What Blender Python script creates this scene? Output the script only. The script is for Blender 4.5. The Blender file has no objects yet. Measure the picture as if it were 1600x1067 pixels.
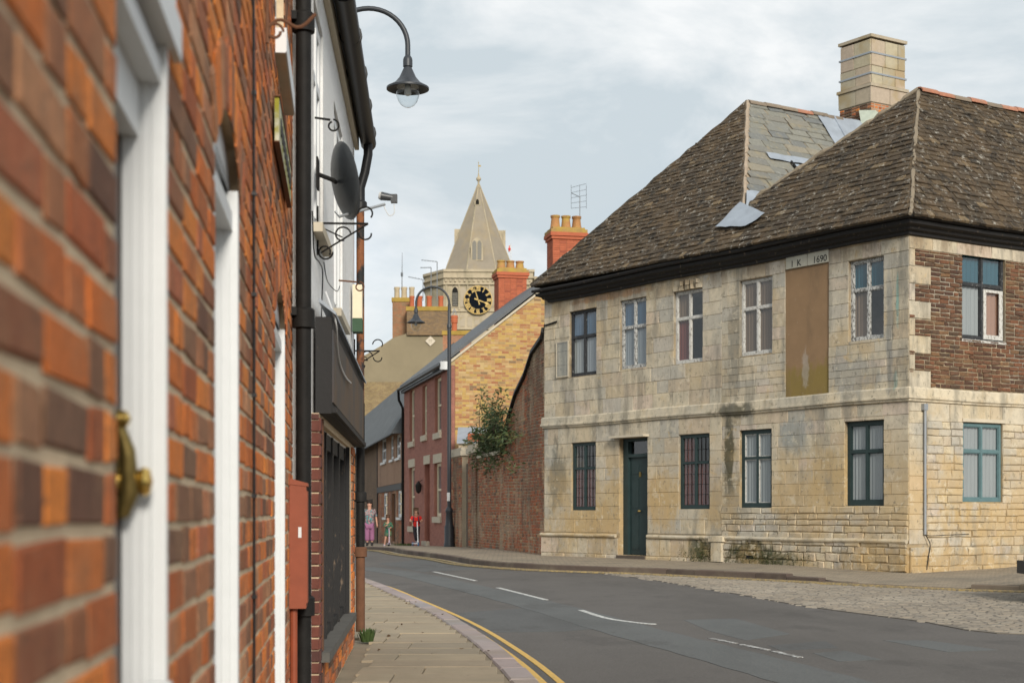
import bpy, bmesh, math, random
import numpy as np
from mathutils import Vector, Matrix

# ------------------------------------------------------------------ camera, sky, sun, exposure
scene = bpy.context.scene
COL = scene.collection
F_PX, CX, HY, CAM_Z = 2300.0, 800.0, 800.0, 1.1     # focal length in photo pixels, principal column, horizon row, eye height
cam_d = bpy.data.cameras.new('camera')
cam = bpy.data.objects.new('camera', cam_d)
COL.objects.link(cam)
cam.location = (0, 0, CAM_Z)
cam.rotation_euler = (math.radians(90), 0, 0)
cam_d.sensor_width = 36.0
cam_d.lens = 36.0 * F_PX / 1600.0
cam_d.shift_y = (HY - 533.5) / 1600.0
cam_d.clip_start = 0.05
cam_d.clip_end = 3000
cam_d.dof.use_dof = True
cam_d.dof.focus_distance = 14.0
cam_d.dof.aperture_fstop = 4.8
scene.camera = cam

SUN_DIR = Vector((0.24, -0.88, 0.42)).normalized()   # towards the sun
world = bpy.data.worlds.new('World')
scene.world = world
world.use_nodes = True
wn, wl = world.node_tree.nodes, world.node_tree.links
wn.clear()
w_out = wn.new('ShaderNodeOutputWorld')
w_bg = wn.new('ShaderNodeBackground')
w_bg.inputs['Strength'].default_value = 0.1
w_sky = wn.new('ShaderNodeTexSky')
w_sky.sky_type = 'NISHITA'
w_sky.sun_disc = False
w_sky.sun_elevation = math.asin(SUN_DIR.z)
w_sky.sun_rotation = math.atan2(SUN_DIR.x, SUN_DIR.y)
w_sky.air_density = 1.0
w_sky.dust_density = 1.5
w_tc = wn.new('ShaderNodeTexCoord')
w_map = wn.new('ShaderNodeMapping')
w_map.inputs['Scale'].default_value = (1.0, 1.0, 2.0)
w_map.inputs['Location'].default_value = (0.35, 0.0, 0.42)
wl.new(w_tc.outputs['Generated'], w_map.inputs['Vector'])
def wnoise(scale, det, rough):
    n = wn.new('ShaderNodeTexNoise')
    n.inputs['Scale'].default_value = scale
    n.inputs['Detail'].default_value = det
    n.inputs['Roughness'].default_value = rough
    n.inputs['Distortion'].default_value = 0.35
    wl.new(w_map.outputs['Vector'], n.inputs['Vector'])
    return n
w_n1 = wnoise(2.6, 7, 0.5)
w_n2 = wnoise(4.6, 9, 0.58)
w_r1 = wn.new('ShaderNodeValToRGB')      # cloud cover
w_r1.color_ramp.elements[0].position = 0.30
w_r1.color_ramp.elements[0].color = (0.62, 0.62, 0.62, 1)
w_r1.color_ramp.elements[1].position = 0.52
w_r1.color_ramp.elements[1].color = (1, 1, 1, 1)
wl.new(w_n1.outputs['Fac'], w_r1.inputs['Fac'])
w_r2 = wn.new('ShaderNodeValToRGB')      # light and grey parts of the clouds
w_r2.color_ramp.elements[0].position = 0.40
w_r2.color_ramp.elements[0].color = (5.1, 5.75, 6.15, 1)
w_r2.color_ramp.elements[1].position = 0.60
w_r2.color_ramp.elements[1].color = (7.8, 7.98, 8.05, 1)
wl.new(w_n2.outputs['Fac'], w_r2.inputs['Fac'])
w_mix = wn.new('ShaderNodeMix')
w_mix.data_type = 'RGBA'
wl.new(w_r1.outputs['Color'], w_mix.inputs['Factor'])
wl.new(w_sky.outputs['Color'], w_mix.inputs['A'])
wl.new(w_r2.outputs['Color'], w_mix.inputs['B'])
wl.new(w_mix.outputs['Result'], w_bg.inputs['Color'])
wl.new(w_bg.outputs['Background'], w_out.inputs['Surface'])

sun_d = bpy.data.lights.new('sun', 'SUN')
sun_d.energy = 3.1
sun_d.angle = math.radians(14)
sun_d.color = (1.0, 0.94, 0.84)
sun = bpy.data.objects.new('sun', sun_d)
COL.objects.link(sun)
sun.location = (0, 0, 40)
sun.rotation_euler = SUN_DIR.to_track_quat('Z', 'Y').to_euler()

scene.view_settings.view_transform = 'Standard'
scene.view_settings.look = 'None'
scene.view_settings.gamma = 1.0
scene.view_settings.exposure = 0.27
scene.view_settings.use_curve_mapping = False
scene.cycles.max_bounces = 6
scene.cycles.diffuse_bounces = 3
scene.cycles.glossy_bounces = 3
scene.cycles.transparent_max_bounces = 10

rnd = random.Random(7)
U = rnd.uniform

# ------------------------------------------------------------------ helpers: points in the place
def zr(D):
    """road height along the street: level, then gently falling"""
    if D < 36: return 0.0
    d = min(D, 57) - 36
    return -0.0008 * d * d - (0.002 * max(0, D - 57) if D < 110 else 0.1)
def at(px, py, Y):
    return Vector(((px - CX) / F_PX * Y, Y, CAM_Z + (HY - py) / F_PX * Y))
def on_ground(px, py, z=0.0):
    D = F_PX * (CAM_Z - z) / (py - HY)
    for _ in range(6):
        D = F_PX * (CAM_Z - z - zr(D)) / (py - HY)
    return Vector(((px - CX) / F_PX * D, D, z + zr(D)))
def ray_plane(px, py, p, n):
    d = Vector(((px - CX) / F_PX, 1.0, (HY - py) / F_PX))
    o = Vector((0, 0, CAM_Z))
    t = (p - o).dot(n) / d.dot(n)
    return o + d * t

class Frame:
    """a plane in space: u along it, n out of it, v up it"""
    def __init__(self, o, u, n, v=Vector((0, 0, 1))):
        self.o, self.u, self.n, self.v = Vector(o), Vector(u).normalized(), Vector(n).normalized(), Vector(v).normalized()
    def P(self, s, d, z):
        return self.o + self.u * s + self.n * d + self.v * z
class Wall(Frame):
    def __init__(self, x0, y0, dx, dy, side=1):
        l = math.hypot(dx, dy)
        ux, uy = dx / l, dy / l
        super().__init__((x0, y0, 0), (ux, uy, 0), (side * uy, -side * ux, 0))
    def s(self, px, d=0.0):
        k = (px - CX) / F_PX
        x0, y0 = self.o.x + self.n.x * d, self.o.y + self.n.y * d
        return (k * y0 - x0) / (self.u.x - k * self.u.y)
    def z(self, px, py, d=0.0):
        s = self.s(px, d)
        Y = self.o.y + self.n.y * d + s * self.u.y
        return CAM_Z + (HY - py) / F_PX * Y
    def sy(self, Y):
        return (Y - self.o.y) / self.u.y

# ------------------------------------------------------------------ helpers: objects
WORLD = {}
def _link(o, parent):
    COL.objects.link(o)
    if parent is not None:
        o.parent = parent
        o.matrix_parent_inverse = WORLD.get(parent.name, Matrix.Identity(4)).inverted()
def tag(o, label=None, cat=None, group=None, kind=None):
    if label: o['label'] = label
    if cat: o['category'] = cat
    if group: o['group'] = group
    if kind: o['kind'] = kind
    return o
def thing(name, label, cat, loc=(0, 0, 0), group=None):
    o = bpy.data.objects.new(name, None)
    o.empty_display_size = 0.2
    COL.objects.link(o)
    o.location = loc
    WORLD[o.name] = Matrix.Translation(Vector(loc))
    return tag(o, label, cat, group)
def newmesh(name, verts, faces, mats, tone=None, midx=None, smooth=False):
    me = bpy.data.meshes.new(name)
    me.from_pydata([tuple(v) for v in verts], [], faces)
    for m in (mats if isinstance(mats, (list, tuple)) else [mats]):
        me.materials.append(m)
    if midx is not None:
        me.polygons.foreach_set('material_index', midx)
    if smooth:
        me.polygons.foreach_set('use_smooth', [True] * len(me.polygons))
    if tone is not None:
        a = me.attributes.new('tone', 'FLOAT_COLOR', 'POINT')
        t = np.asarray(tone, dtype=np.float32)
        if t.ndim == 1: t = np.stack([t, t, t, np.ones_like(t)], 1)
        a.data.foreach_set('color', t.ravel())
    me.update()
    return me
def obj(name, me, parent=None, mat=None):
    o = bpy.data.objects.new(name, me)
    if mat is not None: o.matrix_basis = mat
    _link(o, parent)
    return o
def copy_tree(root, loc, rotz=0.0, label=None):
    r = root.copy(); COL.objects.link(r)
    r.location = loc; r.rotation_euler = (0, 0, rotz)
    if label: r['label'] = label
    def rec(src, dst):
        for ch in list(src.children):
            c = ch.copy(); COL.objects.link(c); c.parent = dst
            rec(ch, c)
    rec(root, r)
    return r

class MB:
    """collects shapes, builds them as one mesh"""
    def __init__(self): self.v, self.f, self.t, self.m, self.tone, self.mi = [], [], [], [], 0.5, 0
    def _add(self, vs, fs):
        b = len(self.v)
        self.v += [Vector(x) for x in vs]
        self.t += [self.tone] * len(vs)
        self.f += [tuple(b + i for i in f) for f in fs]
        self.m += [self.mi] * len(fs)
    def hexa(self, p):      # 8 corners: bottom ring then top ring
        self._add(p, [(3, 2, 1, 0), (4, 5, 6, 7), (0, 1, 5, 4), (1, 2, 6, 5), (2, 3, 7, 6), (3, 0, 4, 7)])
    def box(self, c, s, rz=0.0):
        cx, cy, cz = c; a, b, h = s[0] / 2, s[1] / 2, s[2] / 2
        ca, sa = math.cos(rz), math.sin(rz)
        p = []
        for z in (-h, h):
            for x, y in ((-a, -b), (a, -b), (a, b), (-a, b)):
                p.append((cx + x * ca - y * sa, cy + x * sa + y * ca, cz + z))
        self.hexa(p)
    def fbox(self, F, s0, s1, d0, d1, z0, z1):
        p = [F.P(s, d, z) for z in (z0, z1) for s, d in ((s0, d0), (s1, d0), (s1, d1), (s0, d1))]
        self.hexa(p)
    def poly(self, pts): self._add(pts, [tuple(range(len(pts)))])
    def prism(self, pts, off):
        n = len(pts); off = Vector(off)
        a = [Vector(p) for p in pts]
        self._add(a + [p + off for p in a], [tuple(range(n))[::-1], tuple(range(n, 2 * n))] + [(i, (i + 1) % n, n + (i + 1) % n, n + i) for i in range(n)])
    def tube(self, path, r, n=8, cap=True, close=False):
        path = [Vector(p) for p in path]
        m = len(path)
        rs = r if isinstance(r, (list, tuple)) else [r] * m
        rings = []
        up = None
        for i, p in enumerate(path):
            if close: t = path[(i + 1) % m] - path[i - 1]
            else: t = path[min(i + 1, m - 1)] - path[max(i - 1, 0)]
            t.normalize()
            if up is None:
                up = Vector((0, 0, 1)) if abs(t.z) < 0.9 else Vector((1, 0, 0))
            a = t.cross(up)
            if a.length < 1e-4: a = t.orthogonal()
            a.normalize()
            b = a.cross(t).normalized()
            up = b
            rings.append([p + (a * math.cos(2 * math.pi * k / n) + b * math.sin(2 * math.pi * k / n)) * rs[i] for k in range(n)])
        vs = [q for ring in rings for q in ring]
        fs = []
        for i in range(m if close else m - 1):
            j = (i + 1) % m
            for k in range(n):
                k2 = (k + 1) % n
                fs.append((i * n + k, i * n + k2, j * n + k2, j * n + k))
        if cap and not close:
            fs.append(tuple(range(n))[::-1]); fs.append(tuple((m - 1) * n + k for k in range(n)))
        self._add(vs, fs)
    def lathe(self, prof, c=(0, 0, 0), n=16, axis='z', R=None):
        c = Vector(c)
        vs = []
        for r, h in prof:
            for k in range(n):
                a = 2 * math.pi * k / n
                q = Vector((r * math.cos(a), r * math.sin(a), h))
                if R is not None: q = R @ q
                vs.append(c + q)
        fs = []
        for i in range(len(prof) - 1):
            for k in range(n):
                k2 = (k + 1) % n
                fs.append((i * n + k, i * n + k2, (i + 1) * n + k2, (i + 1) * n + k))
        if prof[0][0] > 1e-6: fs.append(tuple(range(n))[::-1])
        if prof[-1][0] > 1e-6: fs.append(tuple((len(prof) - 1) * n + k for k in range(n)))
        self._add(vs, fs)
    def wall(self, F, s0, s1, z0, z1, ops=(), th=0.3, top=None):
        """a slab with rectangular openings, reveals included; its face lies in the plane d=0"""
        ss = sorted({s0, s1, *[min(max(a, s0), s1) for o in ops for a in o[:2]]})
        zs = sorted({z0, z1, *[min(max(a, z0), z1) for o in ops for a in o[2:4]]})
        def solid(i, j):
            if i < 0 or j < 0 or i >= len(ss) - 1 or j >= len(zs) - 1: return False
            s, z = (ss[i] + ss[i + 1]) / 2, (zs[j] + zs[j + 1]) / 2
            return not any(o[0] < s < o[1] and o[2] < z < o[3] for o in ops)
        for i in range(len(ss) - 1):
            for j in range(len(zs) - 1):
                if not solid(i, j): continue
                a, b, c, d = ss[i], ss[i + 1], zs[j], zs[j + 1]
                self._add([F.P(a, 0, c), F.P(b, 0, c), F.P(b, 0, d), F.P(a, 0, d)], [(0, 1, 2, 3)])
                self._add([F.P(a, -th, c), F.P(b, -th, c), F.P(b, -th, d), F.P(a, -th, d)], [(3, 2, 1, 0)])
                for ok, q in ((solid(i - 1, j), ((a, c), (a, d))), (solid(i + 1, j), ((b, c), (b, d))), (solid(i, j - 1), ((a, c), (b, c))), (solid(i, j + 1), ((a, d), (b, d)))):
                    if not ok:
                        self._add([F.P(q[0][0], 0, q[0][1]), F.P(q[1][0], 0, q[1][1]), F.P(q[1][0], -th, q[1][1]), F.P(q[0][0], -th, q[0][1])], [(0, 1, 2, 3)])
    def skirt(self, drop=0.02):
        """close the open edges of a thin sheet down to the surface below"""
        from collections import Counter
        c = Counter(); d = {}
        key = lambda i: tuple(round(x, 4) for x in self.v[i])
        for f in self.f:
            for i in range(len(f)):
                a, b = key(f[i]), key(f[(i + 1) % len(f)]); c[frozenset((a, b))] += 1; d[frozenset((a, b))] = (f[i], f[(i + 1) % len(f)])
        for k, n in list(c.items()):
            if n == 1 and len(k) == 2:
                a, b = d[k]; p, q = self.v[a], self.v[b]
                self._add([p, q, q - Vector((0, 0, drop)), p - Vector((0, 0, drop))], [(3, 2, 1, 0)])
        return self
    def build(self, name, mat, parent=None, smooth=False, label=None, kind=None):
        me = newmesh(name, self.v, self.f, mat, self.t, self.m, smooth)
        if smooth:
            try: me.set_sharp_from_angle(angle=math.radians(40))
            except Exception: pass
        o = obj(name, me, parent)
        return tag(o, label, kind=kind)

# ------------------------------------------------------------------ helpers: countable pieces (bricks, stones, tiles, slabs)
def piece_variants(name, mat, L, H, T, n=16, bevel=0.006, rough=0.003, tones=None, vr=None, dj=None):
    """irregular blocks, face towards +y, x along, z up, centred on the back plane"""
    out = []
    vr = vr or rnd
    dj = rough * 0.7 if dj is None else dj
    for i in range(n):
        vs = []
        for (dx, dz) in ((-1, -1), (1, -1), (1, 1), (-1, 1)):
            vs.append([dx * L / 2, -T * 0.4, dz * H / 2])
        jit = [(vr.uniform(-rough, rough), vr.uniform(-rough, rough)) for _ in range(4)]
        for k, (dx, dz) in enumerate(((-1, -1), (1, -1), (1, 1), (-1, 1))):
            vs.append([dx * L / 2 + jit[k][0], T - bevel, dz * H / 2 + jit[k][1]])
        for k, (dx, dz) in enumerate(((-1, -1), (1, -1), (1, 1), (-1, 1))):
            vs.append([dx * (L / 2 - bevel) + jit[k][0] * 2, T + vr.uniform(-dj, dj), dz * (H / 2 - bevel) + jit[k][1] * 1.5])
        fs = [(0, 1, 2, 3)]
        for a in (0, 4):
            for k in range(4):
                k2 = (k + 1) % 4
                fs.append((a + k2, a + k, a + 4 + k, a + 4 + k2))
        fs.append((11, 10, 9, 8))
        t = tones[i % len(tones)] if tones else (i + 0.5) / n
        tone = np.tile(np.array([t, vr.random(), vr.random(), 1.0]), (12, 1))
        me = newmesh(name, vs, fs, mat, tone)
        out.append((me, np.array(vs), fs, tone))
    vr.shuffle(out)
    return out
class Pieces:
    def __init__(self, name, stuff_name, mat, parent):
        self.name, self.stuff, self.mat, self.parent, self.items = name, stuff_name, mat, parent, []
        self.view = None
    def add(self, var, M, parent=None, w=1.0):
        self.items.append((var, M, parent or self.parent, w))
    def put(self, var, F, s0, s1, z0, z1, L, H, d=0.0, rot=0.0, tilt=0.0, parent=None, w=1.0):
        """one block filling s0..s1, z0..z1 of a frame"""
        u, n, v = F.u, F.n, F.v
        if tilt:
            n2 = (n * math.cos(tilt) + v * math.sin(tilt)); v = (v * math.cos(tilt) - n * math.sin(tilt)); n = n2
        if rot:
            u, v = u * math.cos(rot) + v * math.sin(rot), v * math.cos(rot) - u * math.sin(rot)
        c = F.P((s0 + s1) / 2, d, (z0 + z1) / 2)
        kx, kz = (s1 - s0) / L, (z1 - z0) / H
        M = Matrix(((u.x * kx, n.x, v.x * kz, c.x), (u.y * kx, n.y, v.y * kz, c.y), (u.z * kx, n.z, v.z * kz, c.z), (0, 0, 0, 1)))
        self.items.append((var, M, parent or self.parent, w * self._area(c, (s1 - s0) * (z1 - z0), F.n)))
    def _area(self, c, a, n):
        if c.y < 0.3: return 0
        px, py = CX + F_PX * c.x / c.y, HY - F_PX * (c.z - CAM_Z) / c.y
        if not (-20 < px < 1620 and -20 < py < 1087): return 0
        if self.view and not any(v[0] < px < v[1] and v[2] < py < v[3] for v in self.view): return 0
        d = Vector((0, 0, CAM_Z)) - c
        return max(0.01, d.normalized().dot(n)) * a / (d.length ** 2)
    def finish(self, limit=296):
        it = sorted(self.items, key=lambda q: -q[3])
        for var, M, par, w in [q for q in it[:limit]]:
            obj(self.name, var[0], par, M)
        rest = it[limit:]
        if rest:
            V, Fc, T, b = [], [], [], 0
            for var, M, par, w in rest:
                m = np.array(M)
                vv = var[1] @ m[:3, :3].T + m[:3, 3]
                V.append(vv); T.append(var[3])
                Fc += [tuple(b + i for i in f) for f in var[2]]
                b += len(vv)
            me = newmesh(self.stuff, np.concatenate(V).tolist(), Fc, self.mat, np.concatenate(T))
            o = obj(self.stuff, me, self.parent)
            o['kind'] = 'stuff'
        return self
def pick(vs): return vs[rnd.randrange(len(vs))]
def courses(z0, z1, h, jit=0.0):
    out = [z0]
    while out[-1] < z1 - 1e-4:
        hh = (U(*h) if isinstance(h, tuple) else h)
        nz = out[-1] + hh
        if z1 - nz < (h[0] if isinstance(h, tuple) else h) * 0.55: nz = z1
        out.append(nz)
    return out
def masonry(pc, F, vs, L, H, s0, s1, z0, z1, h, lens, ops=(), gap=0.01, d=0.0, top=None, bottom=None, bond=None, djit=0.0, rot=0.0, parent=None, w=1.0, wander=0.0, clip=None):
    """courses of blocks over a rectangle of a wall, cut round its openings"""
    zs = courses(z0, z1, h) if not isinstance(h, list) else h
    for ci in range(len(zs) - 1):
        a, b = zs[ci], zs[ci + 1]
        if clip:
            pass
        segs = [(s0, s1)]
        cuts = []
        for o in ops:
            if o[1] <= s0 or o[0] >= s1 or o[3] <= a + 0.004 or o[2] >= b - 0.004: continue
            cuts.append(o)
        for o in cuts:
            ns = []
            for x, y in segs:
                if o[1] <= x or o[0] >= y: ns.append((x, y)); continue
                if o[0] > x: ns.append((x, o[0]))
                if o[1] < y: ns.append((o[1], y))
            segs = ns
        full = [(x, y, a, b) for x, y in segs]
        for o in cuts:
            x, y = max(o[0], s0), min(o[1], s1)
            if o[2] - a > 0.03: full.append((x, y, a, o[2]))
            if b - o[3] > 0.03: full.append((x, y, o[3], b))
        for x, y, c, e in full:
            p = x
            k = 0
            if bond and abs(x - s0) < 1e-6:
                p = x - bond[ci % 2] * lens[0]
            while p < y - 0.01:
                if isinstance(lens, list): ln = rnd.choice(lens)
                else: ln = U(*lens)
                q = p + ln
                if y - q < (min(lens)) * 0.4: q = y
                pa, qa = max(p, x), min(q, y)
                if qa - pa > 0.02:
                    tz = e
                    mid = (pa + qa) / 2
                    keep = True
                    if top is not None and tz > top(mid) + 0.01: keep = False
                    if bottom is not None and c < bottom(mid) - 0.01: keep = False
                    if clip is not None and not clip(mid, (c + e) / 2): keep = False
                    if keep:
                        wz = wander * math.sin(mid * 0.9 + ci * 0.15) if wander else 0
                        v = vs(mid, (c + e) / 2) if callable(vs) else pick(vs)
                        pc.put(v, F, pa + gap / 2, qa - gap / 2, c + gap / 2 + wz, e - gap / 2 + wz, L, H, d + U(-djit, djit), rot=U(-rot, rot) if rot else 0, parent=parent, w=w)
                p = q
                k += 1

# ------------------------------------------------------------------ helpers: materials
class NT:
    def __init__(self, name):
        self.m = bpy.data.materials.new(name); self.m.use_nodes = True
        self.n, self.l = self.m.node_tree.nodes, self.m.node_tree.links
        self.b = self.n['Principled BSDF']
        self.geo = self.n.new('ShaderNodeNewGeometry').outputs['Position']
    def noise(self, scale, det=4, rough=0.55, vec=None, dist=0.0, stretch=None):
        n = self.n.new('ShaderNodeTexNoise')
        n.inputs['Scale'].default_value = scale; n.inputs['Detail'].default_value = det
        n.inputs['Roughness'].default_value = rough; n.inputs['Distortion'].default_value = dist
        v = vec or self.geo
        if stretch:
            mp = self.n.new('ShaderNodeMapping'); mp.inputs['Scale'].default_value = stretch
            self.l.new(v, mp.inputs['Vector']); v = mp.outputs['Vector']
        self.l.new(v, n.inputs['Vector'])
        return n.outputs['Fac']
    def ramp(self, fac, stops, interp='LINEAR'):
        r = self.n.new('ShaderNodeValToRGB'); r.color_ramp.interpolation = interp
        e = r.color_ramp.elements
        while len(e) < len(stops): e.new(0.5)
        for i, (p, c) in enumerate(stops):
            e[i].position = p; e[i].color = (*c, 1) if len(c) == 3 else c
        self.l.new(fac, r.inputs['Fac'])
        return r.outputs['Color']
    def mask(self, fac, lo, hi):
        m = self.n.new('ShaderNodeMapRange'); m.interpolation_type = 'SMOOTHSTEP'
        m.inputs['From Min'].default_value = lo; m.inputs['From Max'].default_value = hi
        self.l.new(fac, m.inputs['Value'])
        return m.outputs['Result']
    def lin(self, fac, lo, hi):
        m = self.n.new('ShaderNodeMapRange')
        m.inputs['To Min'].default_value = lo; m.inputs['To Max'].default_value = hi
        self.l.new(fac, m.inputs['Value'])
        return m.outputs['Result']
    def math(self, op, a, b=None, c=None):
        m = self.n.new('ShaderNodeMath'); m.operation = op
        for i, x in enumerate((a, b, c)):
            if x is None: continue
            if isinstance(x, (int, float)): m.inputs[i].default_value = x
            else: self.l.new(x, m.inputs[i])
        return m.outputs[0]
    def mix(self, a, b, fac, mode='MIX'):
        m = self.n.new('ShaderNodeMix'); m.data_type = 'RGBA'; m.blend_type = mode
        for k, x in (('A', a), ('B', b)):
            if isinstance(x, (tuple, list)): m.inputs[k].default_value = (*x, 1)
            else: self.l.new(x, m.inputs[k])
        if isinstance(fac, (int, float)): m.inputs['Factor'].default_value = fac
        else: self.l.new(fac, m.inputs['Factor'])
        return m.outputs['Result']
    def tone(self, ch=0):
        a = self.n.new('ShaderNodeAttribute'); a.attribute_name = 'tone'
        s = self.n.new('ShaderNodeSeparateColor'); self.l.new(a.outputs['Color'], s.inputs[0])
        return s.outputs[ch]
    def blob(self, c, r, rot=0.0, edge=0.5, ns=5.0, namt=1.1):
        """mask: an ellipsoid patch of the place with a ragged edge"""
        mp = self.n.new('ShaderNodeMapping'); mp.vector_type = 'POINT'
        sub = self.n.new('ShaderNodeVectorMath'); sub.operation = 'SUBTRACT'
        self.l.new(self.geo, sub.inputs[0]); sub.inputs[1].default_value = tuple(c)
        vr = self.n.new('ShaderNodeVectorRotate'); vr.rotation_type = 'Z_AXIS'; vr.inputs['Angle'].default_value = -rot
        self.l.new(sub.outputs[0], vr.inputs['Vector'])
        dv = self.n.new('ShaderNodeVectorMath'); dv.operation = 'DIVIDE'
        self.l.new(vr.outputs[0], dv.inputs[0]); dv.inputs[1].default_value = tuple(r)
        ln = self.n.new('ShaderNodeVectorMath'); ln.operation = 'LENGTH'
        self.l.new(dv.outputs[0], ln.inputs[0])
        nz = self.noise(ns, 7, 0.7, stretch=(1, 1, 0.4))
        v = self.math('ADD', ln.outputs['Value'], self.math('MULTIPLY', self.math('SUBTRACT', nz, 0.5), namt * 2))
        m = self.n.new('ShaderNodeMapRange'); m.interpolation_type = 'SMOOTHSTEP'
        m.inputs['From Min'].default_value = 1.0; m.inputs['From Max'].default_value = 1.0 - edge
        self.l.new(v, m.inputs['Value'])
        return m.outputs['Result']
    def bump(self, h, strength=0.3, dist=0.01):
        b = self.n.new('ShaderNodeBump'); b.inputs['Strength'].default_value = strength; b.inputs['Distance'].default_value = dist
        self.l.new(h, b.inputs['Height']); self.l.new(b.outputs[0], self.b.inputs['Normal'])
    def out(self, col, rough=0.85, metal=0.0, spec=0.3):
        if isinstance(col, (tuple, list)): self.b.inputs['Base Color'].default_value = (*col, 1)
        else: self.l.new(col, self.b.inputs['Base Color'])
        if isinstance(rough, (int, float)): self.b.inputs['Roughness'].default_value = rough
        else: self.l.new(rough, self.b.inputs['Roughness'])
        self.b.inputs['Metallic'].default_value = metal
        self.b.inputs['Specular IOR Level'].default_value = spec
        return self.m
def vary(t, col, amt=0.3, scale=8.0, det=5, stretch=None):
    f = t.lin(t.noise(scale, det, 0.6, stretch=stretch), 1 - amt, 1 + amt)
    cc = t.n.new('ShaderNodeCombineColor')
    for i in range(3): t.l.new(f, cc.inputs[i])
    return t.mix(col, cc.outputs[0], 1.0, 'MULTIPLY')
def plain(name, col, rough=0.7, metal=0.0, amt=0.25, scale=12.0, bs=0.15, bscale=60.0, spec=0.3, dist=0.004, stretch=None):
    t = NT(name)
    c = vary(t, col, amt, scale, stretch=stretch)
    if bs: t.bump(t.noise(bscale, 4, 0.6), bs, dist)
    return t.out(c, rough, metal, spec)
def worn(name, col, under, thr=(0.55, 0.62), scale=14.0, rough=0.6, stretch=(1, 1, 0.35), amt=0.2):
    """paint with patches flaked down to what is under it"""
    t = NT(name)
    m = t.mask(t.noise(scale, 7, 0.65, stretch=stretch), *thr)
    c = t.mix(vary(t, col, amt, 9), vary(t, under, 0.4, 30), m)
    t.bump(t.math('SUBTRACT', t.noise(50, 4, 0.6), m), 0.35, 0.003)
    return t.out(c, rough)
def pieces_mat(name, stops, mott=0.35, mscale=22, tint=None, tscale=1.2, tamt=0.5, bump=0.5, bscale=45, extras=None, rough=0.9, dist=0.006, speck=None):
    t = NT(name)
    c = t.ramp(t.tone(0), stops)
    c = vary(t, c, mott, mscale, 6)
    if speck:                                 # speckles: (colour, scale, lo, hi)
        for sc, ss, lo, hi in speck:
            c = t.mix(c, sc, t.mask(t.noise(ss, 6, 0.7), lo, hi))
    if tint: c = t.mix(c, tint, t.math('MULTIPLY', t.mask(t.noise(tscale, 4, 0.6), 0.45, 0.7), tamt))
    if extras: c = extras(t, c)
    h = t.noise(bscale, 6, 0.65)
    t.bump(h, bump, dist)
    return t.out(c, rough)
# ------------------------------------------------------------------ materials
OR_T = [(0.0, (0.30, 0.085, 0.035)), (0.12, (0.58, 0.155, 0.032)), (0.3, (0.68, 0.22, 0.042)), (0.42, (0.44, 0.12, 0.045)), (0.52, (0.17, 0.085, 0.05)), (0.62, (0.32, 0.15, 0.08)), (0.72, (0.60, 0.17, 0.04)), (0.84, (0.10, 0.06, 0.045)), (0.92, (0.50, 0.24, 0.12)), (1.0, (0.40, 0.11, 0.05))]
M = {}
def ex_orange(t, c):
    c = t.mix(c, (0.10, 0.055, 0.035), t.math('MULTIPLY', t.mask(t.noise(5, 7, 0.75), 0.52, 0.66), 0.4))
    c = t.mix(c, (0.42, 0.27, 0.17), t.math('MULTIPLY', t.mask(t.noise(9, 7, 0.75), 0.60, 0.70), 0.55))
    return t.mix(c, (0.05, 0.03, 0.025), t.math('MULTIPLY', t.mask(t.noise(120, 3, 0.6), 0.60, 0.70), 0.7))
M['brick_orange'] = pieces_mat('orange_brick', OR_T, 0.5, 38, extras=ex_orange, tint=(0.30, 0.17, 0.09), tscale=6, tamt=0.45, bump=1.0, bscale=110, speck=[((0.10, 0.06, 0.04), 60, 0.60, 0.70), ((0.62, 0.50, 0.38), 75, 0.66, 0.74)])
M['mortar_buff'] = plain('buff_mortar', (0.58, 0.45, 0.30), 0.95, amt=0.35, scale=20, bs=0.6, bscale=120)
M['brick_pier'] = pieces_mat('dark_red_brick', [(0, (0.11, 0.04, 0.03)), (0.5, (0.15, 0.05, 0.035)), (1, (0.075, 0.035, 0.03))], 0.3, 25, bump=0.4)
M['brick_sooty'] = pieces_mat('brown_sooty_brick', [(0, (0.07, 0.038, 0.027)), (0.3, (0.12, 0.062, 0.036)), (0.55, (0.17, 0.075, 0.04)), (0.8, (0.085, 0.055, 0.036)), (1, (0.20, 0.11, 0.055))], 0.5, 18, bump=0.9, dist=0.012, speck=[((0.03, 0.03, 0.028), 12, 0.58, 0.7)])
M['mortar_grey'] = plain('grey_mortar', (0.33, 0.27, 0.20), 0.95, amt=0.4, scale=9, bs=0.5)
M['brick_yellow'] = pieces_mat('mixed_yellow_brick', [(0, (0.42, 0.27, 0.085)), (0.25, (0.48, 0.32, 0.11)), (0.45, (0.36, 0.17, 0.08)), (0.6, (0.50, 0.36, 0.17)), (0.78, (0.31, 0.12, 0.06)), (0.9, (0.40, 0.27, 0.12)), (1, (0.17, 0.11, 0.07))], 0.25, 10)
M['mortar_yellow'] = plain('yellow_mortar', (0.42, 0.31, 0.16), 0.95, amt=0.3, scale=6)
M['brick_red'] = pieces_mat('smooth_red_brick', [(0, (0.30, 0.13, 0.10)), (0.5, (0.35, 0.155, 0.115)), (1, (0.27, 0.12, 0.095))], 0.2, 6, tint=(0.22, 0.09, 0.07), tscale=0.6, tamt=0.5)
M['mortar_red'] = plain('red_mortar', (0.33, 0.15, 0.11), 0.95, amt=0.25, scale=4)
M['brick_stack'] = pieces_mat('bright_red_stack_brick', [(0, (0.36, 0.10, 0.05)), (0.6, (0.42, 0.12, 0.06)), (1, (0.27, 0.075, 0.045))], 0.25, 8)
M['mortar_dark'] = plain('dark_mortar', (0.24, 0.09, 0.05), 0.95)
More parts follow.
